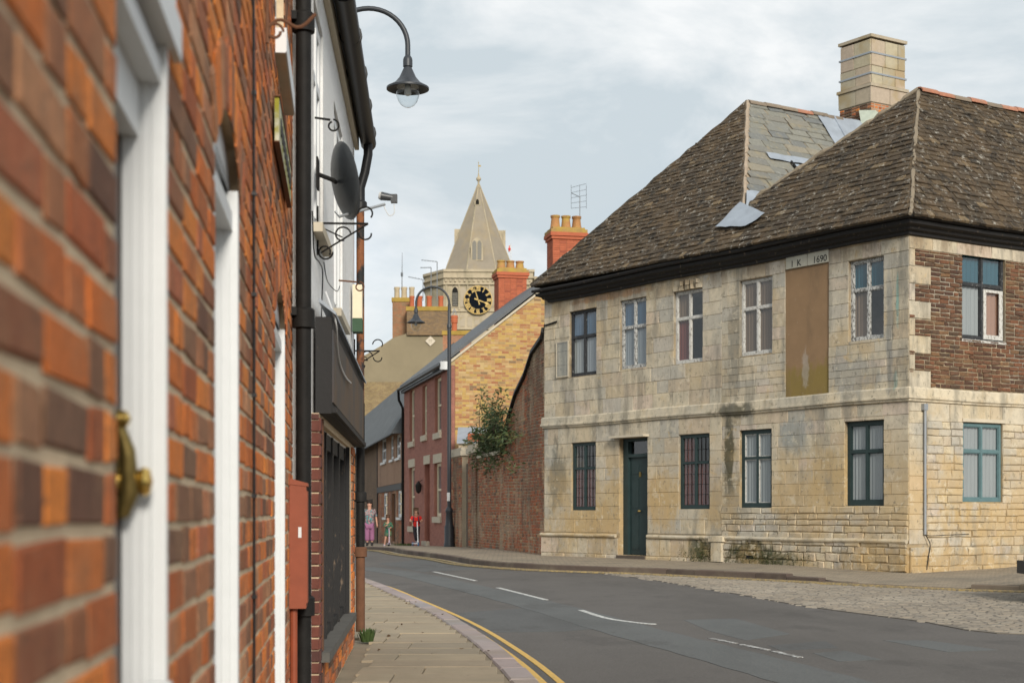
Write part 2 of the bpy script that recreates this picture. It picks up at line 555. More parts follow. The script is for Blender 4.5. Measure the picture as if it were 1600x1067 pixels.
def ex_wall(t, c):
    c = t.mix(c, (0.13, 0.10, 0.07), t.math('MULTIPLY', t.mask(t.noise(0.9, 5, 0.6, stretch=(1, 1, 0.35)), 0.46, 0.64), 0.75))
    c = t.mix(c, (0.46, 0.36, 0.24), t.math('MULTIPLY', t.mask(t.noise(1.1, 6, 0.65, stretch=(1, 1, 0.5)), 0.50, 0.66), 0.55))
    return c
M['brick_garden'] = pieces_mat('weathered_wall_brick', [(0, (0.30, 0.10, 0.05)), (0.3, (0.38, 0.12, 0.05)), (0.5, (0.24, 0.10, 0.06)), (0.7, (0.34, 0.18, 0.09)), (0.85, (0.12, 0.07, 0.05)), (1, (0.42, 0.25, 0.13))], 0.35, 12, extras=ex_wall)
M['mortar_garden'] = plain('pale_wall_mortar', (0.42, 0.34, 0.24), 0.95, amt=0.35, scale=3)
M['brick_brown'] = pieces_mat('brown_far_brick', [(0, (0.22, 0.15, 0.08)), (0.4, (0.32, 0.22, 0.10)), (0.7, (0.30, 0.13, 0.06)), (1, (0.13, 0.09, 0.06))], 0.3, 5)
M['white_paint'] = plain('white_gloss_paint', (0.60, 0.61, 0.61), 0.4, amt=0.05, scale=20, bs=0.15, bscale=30)
M['white_old'] = worn('flaking_white_paint', (0.52, 0.51, 0.48), (0.22, 0.20, 0.17), (0.52, 0.62), 50, 0.7)
M['white_worse'] = worn('bare_weathered_frame', (0.50, 0.50, 0.48), (0.11, 0.105, 0.10), (0.44, 0.60), 45, 0.75)
M['black_frame'] = worn('blackened_frame', (0.03, 0.032, 0.035), (0.45, 0.45, 0.44), (0.60, 0.68), 60, 0.7)
M['teal_paint'] = plain('dark_teal_paint', (0.021, 0.038, 0.038), 0.5, amt=0.3, scale=6, bs=0.1)
M['teal_light'] = plain('faded_teal_paint', (0.10, 0.17, 0.18), 0.6, amt=0.25, scale=8)
M['cream_paint'] = plain('cream_paint', (0.66, 0.58, 0.42), 0.6, amt=0.1)
M['stone_trim'] = plain('pale_trim_stone', (0.50, 0.44, 0.34), 0.9, amt=0.2, scale=6)
def ex_rc(t, c):
    return t.mix(c, (0.42, 0.38, 0.32), t.math('MULTIPLY', t.mask(t.noise(1.1, 6, 0.7, stretch=(1, 1, 0.5)), 0.52, 0.72), 0.5))
def roughcast():
    t = NT('white_roughcast')
    c = ex_rc(t, vary(t, (0.84, 0.835, 0.82), 0.08, 30))
    c = t.mix(c, (0.34, 0.31, 0.27), t.math('MULTIPLY', t.mask(t.noise(150, 2, 0.5), 0.60, 0.72), 0.55))
    t.bump(t.noise(140, 3, 0.6), 0.9, 0.012)
    return t.out(c, 0.95)
M['roughcast'] = roughcast()
M['black_iron'] = plain('black_painted_iron', (0.014, 0.013, 0.012), 0.6, amt=0.6, scale=14, bs=0.5, bscale=80, spec=0.14)
M['rusty_iron'] = worn('rusting_black_pipe', (0.02, 0.02, 0.02), (0.20, 0.075, 0.03), (0.42, 0.56), 9, 0.75, stretch=(1, 1, 0.7))
M['rust'] = plain('rust_brown_iron', (0.13, 0.06, 0.032), 0.85, amt=0.4, scale=16)
M['black_plastic'] = plain('black_plastic', (0.012, 0.012, 0.013), 0.42, amt=0.1, spec=0.25)
M['black_wood'] = worn('peeling_black_timber', (0.015, 0.014, 0.014), (0.14, 0.10, 0.07), (0.60, 0.70), 16, 0.65)
M['grey_dish'] = plain('charcoal_enamel', (0.045, 0.050, 0.055), 0.35, amt=0.1, spec=0.5, bs=0.02)
M['galv'] = plain('galvanised_metal', (0.35, 0.37, 0.39), 0.45, 0.6, amt=0.15)
M['lead'] = plain('sheet_lead', (0.30, 0.335, 0.38), 0.5, 0.1, amt=0.3, scale=3, bs=0.4, bscale=8, dist=0.03)
M['brass'] = plain('brass', (0.62, 0.42, 0.12), 0.22, 0.95, amt=0.25, scale=40, bs=0.05)
M['brass_dull'] = plain('tarnished_brass', (0.20, 0.145, 0.05), 0.4, 0.8, amt=0.5, scale=50)
M['dark_door'] = plain('dark_door_paint', (0.045, 0.03, 0.025), 0.4, amt=0.2)
M['meter_red'] = plain('rust_red_box_paint', (0.24, 0.058, 0.025), 0.55, amt=0.25, scale=10, bs=0.15)
def plaque():
    t = NT('mossy_cast_sign')
    c = t.mix(vary(t, (0.50, 0.50, 0.40), 0.25, 20), (0.28, 0.26, 0.03), t.mask(t.noise(16, 5, 0.6), 0.42, 0.6))
    return t.out(c, 0.8)
M['plaque'] = plaque()
M['black'] = plain('black_marks', (0.02, 0.02, 0.02), 0.7, bs=0)
def fascia():
    t = NT('bronze_sign_panel')
    c = t.mix(vary(t, (0.085, 0.055, 0.038), 0.3, 5, stretch=(1, 1, 0.3)), (0.045, 0.045, 0.05), t.mask(t.noise(2.2, 4, 0.5), 0.4, 0.65))  # brown-bronze reflection on the glossy black sign put into the colour
    return t.out(c, 0.5, spec=0.25)
M['fascia'] = fascia()
def glass(name, tint=(0.85, 0.88, 0.89), rough=0.03, base=0.10):
    m = bpy.data.materials.new(name); m.use_nodes = True
    n, l = m.node_tree.nodes, m.node_tree.links
    n.clear()
    o = n.new('ShaderNodeOutputMaterial'); mx = n.new('ShaderNodeMixShader')
    tr = n.new('ShaderNodeBsdfTransparent'); tr.inputs[0].default_value = (*tint, 1)
    gl = n.new('ShaderNodeBsdfGlossy'); gl.inputs['Roughness'].default_value = rough
    lw = n.new('ShaderNodeLayerWeight'); lw.inputs['Blend'].default_value = 0.5
    fr = n.new('ShaderNodeMath'); fr.operation = 'POWER'; fr.inputs[1].default_value = 4.0
    l.new(lw.outputs['Facing'], fr.inputs[0])
    bp = n.new('ShaderNodeBump'); bp.inputs['Strength'].default_value = 0.12; bp.inputs['Distance'].default_value = 0.02
    ns = n.new('ShaderNodeTexNoise'); ns.inputs['Scale'].default_value = 3.0
    g = n.new('ShaderNodeNewGeometry'); l.new(g.outputs['Position'], ns.inputs['Vector'])
    l.new(ns.outputs['Fac'], bp.inputs['Height']); l.new(bp.outputs[0], gl.inputs['Normal'])
    ad = n.new('ShaderNodeMath'); ad.operation = 'ADD'; ad.inputs[1].default_value = base; ad.use_clamp = True
    l.new(fr.outputs[0], ad.inputs[0]); l.new(ad.outputs[0], mx.inputs[0])
    l.new(tr.outputs[0], mx.inputs[1]); l.new(gl.outputs[0], mx.inputs[2]); l.new(mx.outputs[0], o.inputs[0])
    return m
M['glass'] = glass('window_glass')
M['glass_clear'] = glass('lamp_glass', (0.9, 0.93, 0.94), 0.05, 0.04)
for k, c in dict(blue_curtain=(0.075, 0.14, 0.22), teal_blind=(0.03, 0.11, 0.15), red_curtain=(0.20, 0.06, 0.045), brown_board=(0.22, 0.15, 0.10), white_blind=(0.34, 0.35, 0.345), grey_net=(0.30, 0.32, 0.34), pink_board=(0.40, 0.22, 0.15), dark_room=(0.03, 0.028, 0.025)).items():  # the blue one is a reflection in the panes put into the colour
    M[k] = plain(k, c, 0.9, amt=0.2, scale=3, stretch=(6, 6, 0.3), bs=0)
M['slate'] = plain('grey_slate', (0.10, 0.105, 0.11), 0.6, amt=0.35, scale=3, bs=0.4, bscale=12, dist=0.02)
M['inner'] = plain('bare_inner_wall', (0.22, 0.19, 0.16), 0.95, bs=0)

def text_mesh(txt, size, X, Y, c, depth, mat, parent, name, align='CENTER'):
    cu = bpy.data.curves.new('txt', 'FONT'); cu.body = txt; cu.size = size; cu.extrude = depth; cu.align_x = align; cu.align_y = 'CENTER'
    o = bpy.data.objects.new('txt', cu); COL.objects.link(o)
    dg = bpy.context.evaluated_depsgraph_get()
    me = bpy.data.meshes.new_from_object(o.evaluated_get(dg))
    bpy.data.objects.remove(o)
    Z = X.cross(Y)
    Mx = Matrix(((X.x, Y.x, Z.x, c.x), (X.y, Y.y, Z.y, c.y), (X.z, Y.z, Z.z, c.z), (0, 0, 0, 1)))
    me.transform(Mx); me.materials.clear(); me.materials.append(mat)
    return obj(name, me, parent)

def window(parent, F, s0, s1, z0, z1, mat, split=0.42, rec=0.09, fw=0.055, bar=0.05, lead=None, inner=(None,) * 4, flip=False, cols=2, dep=0.05, sash=False, paint2=None, label=None, curt=0.065):
    """a framed window: frame, mullion and transom, its panes and what hangs behind them"""
    f = MB()
    zt = z1 - (z1 - z0) * split
    e = 0.004
    f.fbox(F, s0 + e, s0 + fw, -rec - dep, -rec, z0 + e, z1 - e)
    f.fbox(F, s1 - fw, s1 - e, -rec - dep, -rec, z0 + e, z1 - e)
    f.fbox(F, s0 + fw, s1 - fw, -rec - dep, -rec - 0.002, z1 - fw, z1 - e)
    f.fbox(F, s0 + fw, s1 - fw, -rec - dep, -rec - 0.002, z0 + e, z0 + fw * 1.2)
    xs = [s0 + fw]
    w = (s1 - s0 - 2 * fw - (cols - 1) * bar) / cols
    cells = []
    for c in range(cols):
        a = s0 + fw + c * (w + bar)
        cells.append((a, a + w))
        if c < cols - 1:
            f.fbox(F, a + w, a + w + bar, -rec - dep, -rec + 0.004, z0 + fw * 1.2, z1 - fw)
    rows = [(z0 + fw * 1.2, z1 - fw)]
    if split:
        for a, b in cells:
            f.fbox(F, a, b, -rec - dep, -rec + 0.001, zt - bar / 2, zt + bar / 2)
        rows = [(zt + bar / 2, z1 - fw), (z0 + fw * 1.2, zt - bar / 2)]
    W = f.build('window', mat, parent, label=label)
    bars = MB()
    for ri, (a, b) in enumerate(rows):
        cc = cells[::-1] if flip else cells
        for ci, (c, d) in enumerate(cc):
            s2 = MB(); q = 0.014
            if not lead:
                for r in ((c, c + q, a, b), (d - q, d, a, b), (c + q, d - q, a, a + q), (c + q, d - q, b - q, b)):
                    s2.fbox(F, r[0], r[1], -rec - dep * 0.8, -rec - 0.012, r[2], r[3])
                s2.build('casement', paint2 or mat, W)
            p = MB(); p.poly([F.P(c + q * 0.5, -rec - 0.03, a + q * 0.5), F.P(d - q * 0.5, -rec - 0.03, a + q * 0.5), F.P(d - q * 0.5, -rec - 0.03, b - q * 0.5), F.P(c + q * 0.5, -rec - 0.03, b - q * 0.5)])
            p.build('pane', M['glass'], W)
            if lead:
                nx, ny = lead[0], lead[1 + min(ri, 1)]
                for i in range(1, nx):
                    x = c + (d - c) * i / nx; bars.fbox(F, x - 0.005, x + 0.005, -rec - 0.029, -rec - 0.018, a, b)
                for j in range(1, ny):
                    y = a + (b - a) * j / ny; bars.fbox(F, c, d, -rec - 0.0285, -rec - 0.0185, y - 0.005, y + 0.005)
            m = inner[ri * cols + ci] if ri * cols + ci < len(inner) else None
            if m:
                k = MB(); n = 9
                for i in range(n):
                    x0, x1 = c + (d - c) * i / n, c + (d - c) * (i + 1) / n
                    d0, d1 = (0.012 if i % 2 else -0.012), (0.012 if (i + 1) % 2 else -0.012)
                    b0 = -rec - curt
                    k._add([F.P(x0, b0 + d0, a - 0.03), F.P(x1, b0 + d1, a - 0.03), F.P(x1, b0 + d1, b + 0.03), F.P(x0, b0 + d0, b + 0.03)], [(0, 1, 2, 3)])
                k.build('curtain', m, W)  # hung sheets; the blue ones stand in for a reflection in the glass
    if lead: bars.build('glazing_bars', M['galv'] if lead[0] < 0 else M['black_iron'], W)
    return W
def pipe_collar(mb, c, r, h):
    mb.lathe([(r * 1.0, -h / 2), (r * 1.45, -h / 2 + 0.004), (r * 1.45, h / 2 - 0.01), (r * 1.2, h / 2)], c, 14)
def scroll(mb, F, s, d, z, r, turns=1.2, rr=0.005, start=0.0, sg=1, n=22):
    """a wrought iron curl in the plane square to the wall"""
    pts = []
    for i in range(n + 1):
        a = start + sg * turns * 2 * math.pi * i / n
        q = r * (1 - 0.35 * i / n)
        pts.append(F.P(s, d + q * math.cos(a), z + q * math.sin(a)))
    mb.tube(pts, rr, 6)

# ================================================================== THE GROUND
g = MB(); g.poly([(-700, -300, -0.9), (700, -300, -0.9), (700, 1200, -0.9), (-700, 1200, -0.9)])
tag(g.build('ground', plain('earth', (0.12, 0.11, 0.07), 1.0, amt=0.4, scale=0.2)), kind='structure')
def asphalt(name, c, a=0.16):
    t = NT(name)
    k = vary(t, c, a, 1.4, 5)
    k = vary(t, k, 0.35, 220, 3)
    k = vary(t, k, 0.5, 40, 6)
    k = t.mix(k, tuple(x * 0.72 for x in c), t.math('MULTIPLY', t.mask(t.noise(0.55, 6, 0.65, stretch=(1, 0.35, 1)), 0.45, 0.62), 0.6))
    k = t.mix(k, (0.34, 0.32, 0.29), t.math('MULTIPLY', t.mask(t.noise(300, 2, 0.5), 0.66, 0.74), 0.7))
    k = t.mix(k, (0.055, 0.05, 0.047), t.math('MULTIPLY', t.mask(t.noise(0.9, 8, 0.7, stretch=(1, 0.5, 1)), 0.54, 0.62), 0.35))
    k = t.mix(k, (0.20, 0.18, 0.16), t.math('MULTIPLY', t.mask(t.noise(85, 3, 0.6), 0.58, 0.66), 0.5))
    t.bump(t.noise(110, 4, 0.65), 0.7, 0.012)
    return t.out(k, 0.85)
M['asphalt'] = asphalt('asphalt', (0.112, 0.102, 0.093))
M['patch'] = asphalt('blue_grey_tarmac', (0.115, 0.119, 0.116), 0.1)
M['patch2'] = asphalt('dark_tarmac', (0.100, 0.101, 0.099), 0.1)
r = MB()
ys = [-12, -4, 2, 8, 14, 20, 26, 32, 36, 39, 42, 45, 48, 51, 54, 57, 64, 75, 95, 115]
for a, b in zip(ys, ys[1:]):
    r._add([(-26, a, zr(a)), (26, a, zr(a)), (26, b, zr(b)), (-26, b, zr(b))], [(0, 1, 2, 3)])
tag(r.build('road', M['asphalt']), kind='structure')

def curve(pts, n=10):
    """smooth line through ground points"""
    out = []
    P = [Vector(p) for p in pts]
    for i in range(len(P) - 1):
        p0, p1, p2, p3 = P[max(i - 1, 0)], P[i], P[i + 1], P[min(i + 2, len(P) - 1)]
        for k in range(n):
            t = k / n
            out.append(0.5 * ((2 * p1) + (p2 - p0) * t + (2 * p0 - 5 * p1 + 4 * p2 - p3) * t * t + (3 * p1 - p0 - 3 * p2 + p3) * t ** 3))
    out.append(P[-1])
    return out
def offset(path, d):
    out = []
    for i, p in enumerate(path):
        t = path[min(i + 1, len(path) - 1)] - path[max(i - 1, 0)]
        t.z = 0; t.normalize()
        out.append(Vector((p.x + t.y * d, p.y - t.x * d, p.z)))
    return out
def ribbon(mb, a, b, dz=0.0):
    n = len(a)
    vs = [Vector((p.x, p.y, p.z + dz)) for p in a] + [Vector((p.x, p.y, p.z + dz)) for p in b]
    mb._add(vs, [(i, i + 1, n + i + 1, n + i) for i in range(n - 1)])
def resample(path, step):
    out = [path[0].copy()]; acc = 0.0
    for a, b in zip(path, path[1:]):
        L = (b - a).length; d = step - acc
        while d <= L:
            out.append(a.lerp(b, d / L)); d += step
        acc = (acc + L) % step
    return out
# left pavement: its kerb line on the road
KL = curve([Vector((0.55, -6, 0)), Vector((0.55, 0, 0)), Vector((0.38, 6, 0)), on_ground(822, 1067), on_ground(760, 1012), on_ground(700, 972), on_ground(630, 938), on_ground(568, 912), Vector((-4.3, 29.5, 0)), Vector((-7.2, 37, 0)), Vector((-11.5, 45, 0)), Vector((-18, 54, 0))], 8)
KL = resample(KL, 0.25)
KR = curve([Vector((-16, 60, 0)), Vector((-10.5, 53, 0)), on_ground(570, 859), on_ground(640, 866.5), on_ground(700, 874.5), on_ground(750, 883), on_ground(850, 890.5), on_ground(1000, 896), on_ground(1130, 902), on_ground(1250, 908), on_ground(1400, 916), on_ground(1535, 922), on_ground(1600, 924), Vector((10.5, 19.2, 0)), Vector((20, 17.6, 0))], 8)
KR = resample(KR, 0.25)
for p in KL + KR: p.z = zr(p.y)
def kerbstones(path, side, w, h, length, mat, parent, hf=None, d_lim=(-4, 60), limit=296, nm='kerb_stone'):
    """stones butted along a line, top face up"""
    Lh = 0.12
    vs = piece_variants(nm, mat, length, w, Lh, 14, bevel=0.012, rough=0.004)
    pc = Pieces(nm, 'kerb_stones_beyond', mat, parent)
    pts = resample(path, length)
    for a, b in zip(pts, pts[1:]):
        if not (d_lim[0] < a.y < d_lim[1]): continue
        u = (b - a); u.z = 0; u.normalize()
        v = Vector((u.y, -u.x, 0)) * side
        hh = hf((a + b) / 2) if hf else h
        c = (a + b) / 2 + v * (w / 2)
        F = Frame(Vector((c.x, c.y, (a.z + b.z) / 2 + hh - Lh + U(-0.003, 0.003))), u, Vector((0, 0, 1)), v)
        pc.put(pick(vs), F, -length / 2 + 0.004, length / 2 - 0.004, -w / 2, w / 2, length, w, 0)
    pc.finish(limit)
# ---- left pavement of stone slabs
def flag_mat(name, stops):
    return pieces_mat(name, stops, 0.22, 5, tint=(0.24, 0.20, 0.14), tscale=0.9, tamt=0.6, bump=0.3, bscale=60, rough=0.88, speck=[((0.12, 0.10, 0.08), 9, 0.62, 0.72), ((0.12, 0.11, 0.09), 70, 0.68, 0.73)], dist=0.004)
M['flag'] = flag_mat('buff_paving_slab', [(0, (0.27, 0.215, 0.15)), (0.5, (0.33, 0.265, 0.18)), (1, (0.24, 0.20, 0.145))])
M['kerb_pink'] = flag_mat('pinkish_kerb_stone', [(0, (0.29, 0.235, 0.225)), (0.5, (0.36, 0.29, 0.27)), (1, (0.25, 0.23, 0.23))])
M['kerb_brown'] = flag_mat('dark_brown_kerb_stone', [(0, (0.085, 0.062, 0.05)), (1, (0.13, 0.095, 0.075))])
M['joint'] = plain('paving_joint', (0.13, 0.11, 0.08), 1.0)
pl = MB()
inL = [Vector((-9 if p.y < 12 else min(-9, p.x - 6), p.y, zr(p.y))) for p in KL]
ribbon(pl, offset(KL, -0.16), inL, 0.085)
ribbon(pl, offset(KL, -0.01), [Vector((p.x, p.y, p.z)) for p in offset(KL, -0.01)], 0)
pl.v = pl.v
pav = pl.build('pavement', plain('sanded_joint', (0.225, 0.185, 0.13), 1.0, amt=0.3, scale=5))
tag(pav, kind='structure')
kerbstones(KL, -1, 0.17, 0.1, 0.62, M['kerb_pink'], pav)
slabv = piece_variants('paving_slab', M['flag'], 0.60, 0.42, 0.035, 16, bevel=0.004, rough=0.003)
pc = Pieces('paving_slab', 'paving_slabs_beyond', M['flag'], pav)
kx = [(p.y, p.x) for p in KL]
def kerb_x(y, tab=kx):
    for (a, x0), (b, x1) in zip(tab, tab[1:]):
        if (a - y) * (b - y) <= 0 and a != b: return x0 + (x1 - x0) * (y - a) / (b - a)
    return -99
y = -1.0; row = 0
while y < 27:
    dy = U(0.38, 0.47)
    xr = min(kerb_x(y), kerb_x(y + dy)) - 0.175
    xl = -0.275 - 0.1122 * y - 0.05 if y < 7.4 else (-0.42 - 0.0605 * y if y < 11.6 else -6.2 - 0.25 * (y - 11.6))
    F = Frame((0, 0, zr(y) + 0.068), (1, 0, 0), (0, 0, 1), (0, 1, 0))
    x = xr
    while x > xl:
        w = U(0.45, 0.85)
        x0 = max(x - w, xl)
        if x - x0 > 0.08: pc.put(pick(slabv), F, x0 + 0.004, x - 0.004, y + 0.004, y + dy - 0.004, 0.60, 0.42, U(-0.002, 0.002))
        x = x0 if x0 > xl else xl - 1
    y += dy; row += 1
pc.finish(296)
# ---- right pavement
def kr_h(p):
    """the kerb drops flush in front of the cobbled corner"""
    x = p.x
    a = min(max((x - 4.2) / 1.0, 0), 1); b = min(max((x - 6.3) / 0.6, 0), 1)
    return 0.11 - 0.095 * a + 0.085 * b
def pave_mat():
    t = NT('worn_block_paving')
    br = t.n.new('ShaderNodeTexBrick')
    br.inputs['Scale'].default_value = 1.0; br.inputs['Brick Width'].default_value = 0.21; br.inputs['Row Height'].default_value = 0.105
    br.inputs['Mortar Size'].default_value = 0.006
    br.inputs['Color1'].default_value = (0.25, 0.205, 0.15, 1); br.inputs['Color2'].default_value = (0.30, 0.245, 0.175, 1); br.inputs['Mortar'].default_value = (0.12, 0.10, 0.08, 1)
    t.l.new(t.geo, br.inputs['Vector'])
    c = vary(t, br.outputs['Color'], 0.3, 3)
    c = t.mix(c, (0.14, 0.125, 0.10), t.math('MULTIPLY', t.mask(t.noise(0.8, 5, 0.6), 0.48, 0.66), 0.5))
    t.bump(br.outputs['Fac'], -0.4, 0.006)
    return t.out(c, 0.9)
pr = MB()
a = offset(KR, -0.14)
inn = []
for p in KR:
    if p.x > 5.6: q = Vector((p.x + 3.0, p.y + 7, 0.15))
    elif p.y < 36: q = Vector((p.x + 2.0, p.y + 6.5, 0.15))
    else: q = Vector((p.x + 5.5, p.y + 8, zr(p.y + 8) + 0.16))
    inn.append(q)
for p, q in zip(a, KR): p.z = q.z + kr_h(q) - 0.01
ribbon(pr, a, inn)
pavr = pr.build('pavement', pave_mat())
tag(pavr, kind='structure')
kerbstones(KR, -1, 0.15, 0.11, 0.7, M['kerb_brown'], pavr, hf=kr_h, d_lim=(15, 60))
# ---- setts between the kerb and the tarmac
M['sett'] = pieces_mat('worn_granite_setts', [(0, (0.20, 0.17, 0.135)), (0.4, (0.24, 0.205, 0.16)), (0.7, (0.19, 0.168, 0.14)), (1, (0.27, 0.235, 0.185))], 0.3, 20, tint=(0.32, 0.28, 0.225), tscale=0.7, tamt=0.55, bump=0.4)
SB = curve([on_ground(905, 892.5), on_ground(960, 898), on_ground(1050, 911), on_ground(1150, 928), on_ground(1250, 946), on_ground(1330, 957), on_ground(1400, 966), on_ground(1500, 979), on_ground(1600, 991), Vector((9, 12.6, 0)), Vector((20, 11.6, 0))], 8)
sb = MB()
kk = resample([p for p in KR if p.x > 1.0], 0.5)
lowp = resample(SB, 0.5)
n = min(len(kk), len(lowp))
def samp(path, n):
    return [path[min(int(i * (len(path) - 1) / (n - 1)), len(path) - 1)] for i in range(n)]
n = 50
ribbon(sb, [p + Vector((0, 0, 0.008)) for p in samp(lowp, n)], [p + Vector((0, -0.02, 0.008)) for p in samp(kk, n)])
sb.skirt()
sett_bed = sb.build('cobbled_apron', plain('gritty_joint', (0.15, 0.13, 0.105), 1.0, amt=0.4, scale=3))
tag(sett_bed, kind='structure')
low_t = [(p.x, p.y) for p in lowp]; up_t = [(p.x, p.y) for p in KR if p.x > 0.5]
def yat(tab, x):
    for (x0, y0), (x1, y1) in zip(tab, tab[1:]):
        if (x0 - x) * (x1 - x) <= 0 and x0 != x1: return y0 + (y1 - y0) * (x - x0) / (x1 - x0)
    return None
sv = piece_variants('sett', M['sett'], 0.20, 0.11, 0.03, 20, bevel=0.014, rough=0.006)
pc = Pieces('sett', 'setts_beyond', M['sett'], sett_bed)
ang = math.radians(-14)
Fs = Frame((1.2, 27.5, 0.0), (math.cos(ang), math.sin(ang), 0), (0, 0, 1), (-math.sin(ang), math.cos(ang), 0))
for j in range(-178, 14):
    z = j * 0.098
    s = -1 + U(0, 0.2)
    while s < 11:
        w = U(0.11, 0.19)
        c = Fs.P(s + w / 2, 0, z)
        lo, up = yat(low_t, c.x), yat(up_t, c.x)
        if lo is not None and up is not None and lo + 0.05 + U(-0.05, 0.05) < c.y < up - 0.10:
            pc.put(pick(sv), Fs, s + 0.004, s + w - 0.004, z - 0.044, z + 0.044, 0.20, 0.11, -0.018 + U(-0.003, 0.003), rot=U(-0.02, 0.02))
        s += w
pc.finish(296)
# ---- tarmac repairs
def strip(name, centre, w, mat, dz):
    c = curve(centre, 8)
    b = MB(); wv = [w * (1 + 0.03 * math.sin(i * 1.3)) for i in range(len(c))]
    o1 = [offset(c, x / 2)[i] for i, x in enumerate(wv)]; o2 = [offset(c, -x / 2)[i] for i, x in enumerate(wv)]
    for p in o1 + o2: p.z = zr(p.y)
    ribbon(b, o2, o1, dz); b.skirt()
    return tag(b.build(name, mat), kind='structure')
strip('road_patch', [on_ground(560, 886), on_ground(640, 897), on_ground(720, 915), on_ground(800, 934), on_ground(880, 955), on_ground(960, 978), on_ground(1050, 1002), on_ground(1150, 1028), on_ground(1260, 1058), on_ground(1330, 1078)], 0.62, M['patch'], 0.0030)
def patch(name, pts, mat, dz):
    b = MB(); b.poly([on_ground(*p) + Vector((0, 0, dz)) for p in pts]); b.skirt()
    return tag(b.build(name, mat), kind='structure')
patch('road_patch', [(700, 958), (840, 948), (1010, 976), (880, 986), (760, 988)], M['patch2'], 0.0015)
patch('road_patch', [(1068, 968), (1150, 966), (1235, 990), (1165, 1000), (1110, 986)], M['patch'], 0.0015)
patch('road_patch', [(1200, 1008), (1290, 1001), (1310, 1012), (1220, 1016)], M['patch2'], 0.0015)
patch('road_patch', [(1270, 1020), (1320, 1016), (1378, 1030), (1310, 1033)], M['patch'], 0.0015)
patch('road_patch', [(1380, 1000), (1450, 1000), (1560, 1015), (1480, 1018)], M['patch'], 0.0015)
patch('road_patch', [(590, 880), (680, 872), (760, 888), (660, 893)], M['patch2'], 0.0015)
# ---- markings
def paint(name, c, wear=0.5, lo=0.5, hi=0.64):
    t = NT(name)
    k = t.mix(vary(t, c, 0.15, 12), (0.13, 0.12, 0.11), t.math('MULTIPLY', t.mask(t.noise(24, 6, 0.7), lo, hi), wear))
    return t.out(k, 0.8)
M['yellow_line'] = paint('worn_yellow_paint', (0.60, 0.38, 0.10))
M['yellow_faint'] = paint('faded_yellow_paint', (0.46, 0.33, 0.13), 0.8, 0.40, 0.58)
M['white_line'] = paint('worn_white_paint', (0.56, 0.56, 0.53), 0.8, 0.46, 0.60)
M['white_faint'] = paint('faint_white_paint', (0.52, 0.52, 0.50), 0.95, 0.42, 0.54)
def line(path, d0, d1, mat, name='yellow_line', dz=0.004):
    b = MB(); ribbon(b, offset(path, d0), offset(path, d1), dz); b.skirt()
    return tag(b.build(name, mat), kind='structure')
line(KL, 0.085, 0.135, M['yellow_line']); line(KL, 0.20, 0.25, M['yellow_line'])
KRs = [p for p in KR if p.y < 50]
line(KRs, 0.22, 0.30, M['yellow_faint'], dz=0.028); line(KRs, 0.42, 0.50, M['yellow_faint'], dz=0.028)
for (x0, y0, x1, y1, m) in ((678, 893, 743, 907, 'white_line'), (778, 918, 853, 937, 'white_line')):
    a, b = on_ground(x0, y0), on_ground(x1, y1)
    line([a, a.lerp(b, 0.5), b], -0.034, 0.034, M[m], 'road_marking', 0.005)
line(curve([on_ground(907, 953), on_ground(945, 965), on_ground(985, 971.5), on_ground(1022, 975)], 5), -0.034, 0.034, M['white_line'], 'road_marking', 0.005)
c5 = resample(curve([on_ground(1110, 997), on_ground(1165, 1008), on_ground(1230, 1022), on_ground(1303, 1040)], 6), 0.62)
for a, b in zip(c5, c5[1:]):
    line([a, a.lerp(b, 0.82)], -0.028, 0.028, M['white_faint'], 'road_marking', 0.005)
# ================================================================== LEFT: ORANGE BRICK TERRACE HOUSE
RW = Wall(-0.275, 0, -0.1122, 1, 1)
terr = thing('terrace_house', 'orange brick terrace house close on the left with white painted doorways', 'house', (-0.6, 2, 0))
HC = 0.070
def r_open(p0, p1, z0, z1): return (RW.s(p0), RW.s(p1), z0, z1)
op1 = r_open(178, 257, 0.1, 2.2); op2 = r_open(333, 372, 0.1, 2.02); op3 = r_open(428, 444.5, 0.1, 2.02)
opw = (RW.s(429), RW.s(443), 2.93, 4.2)
s_end = RW.sy(7.38)
ops = [op1, op2, op3, opw]
w = MB(); w.wall(RW, -2.0, s_end, 0.0, 4.7, ops, 0.3)
rw = w.build('front_wall', M['mortar_buff'], terr)
b = MB()
for (x0, x1, y0, y1) in ((-5.5, -0.75, -1.9, -1.6), (-5.7, -1.3, 7.05, 7.3)):
    b.box(((x0 + x1) / 2, (y0 + y1) / 2, 2.35), (x1 - x0, y1 - y0, 4.7))
b.box((-5.6, 2.8, 2.35), (0.3, 9.3, 4.7))
b.build('side_wall', M['inner'], terr)
b = MB()
b.prism([(-0.05 + 0.17, -2.0, 4.72), (-0.06 - 0.93, 7.4, 4.72), (-3.4, 7.4, 6.6), (-3.0, -2.0, 6.6)], (0, 0, 0.09))
b.prism([(-5.9, -2.0, 4.72), (-5.9, 7.4, 4.72), (-3.4, 7.4, 6.6), (-3.0, -2.0, 6.6)], (0, 0, 0.09))
b.build('roof', M['slate'], terr)
vr = piece_variants('orange_brick', M['brick_orange'], 0.215, 0.06, 0.0045, 32, bevel=0.0025, rough=0.0040, dj=0.0006)
pc = Pieces('brick', 'brickwork_beyond', M['brick_orange'], rw)
masonry(pc, RW, vr, 0.215, 0.06, 0.2, s_end - 0.02, 0.1, 4.68, HC, [0.225, 0.225, 0.113], ops, 0.015, 0.0, bond=(0.0, 0.5), djit=0.0008, rot=0.012)
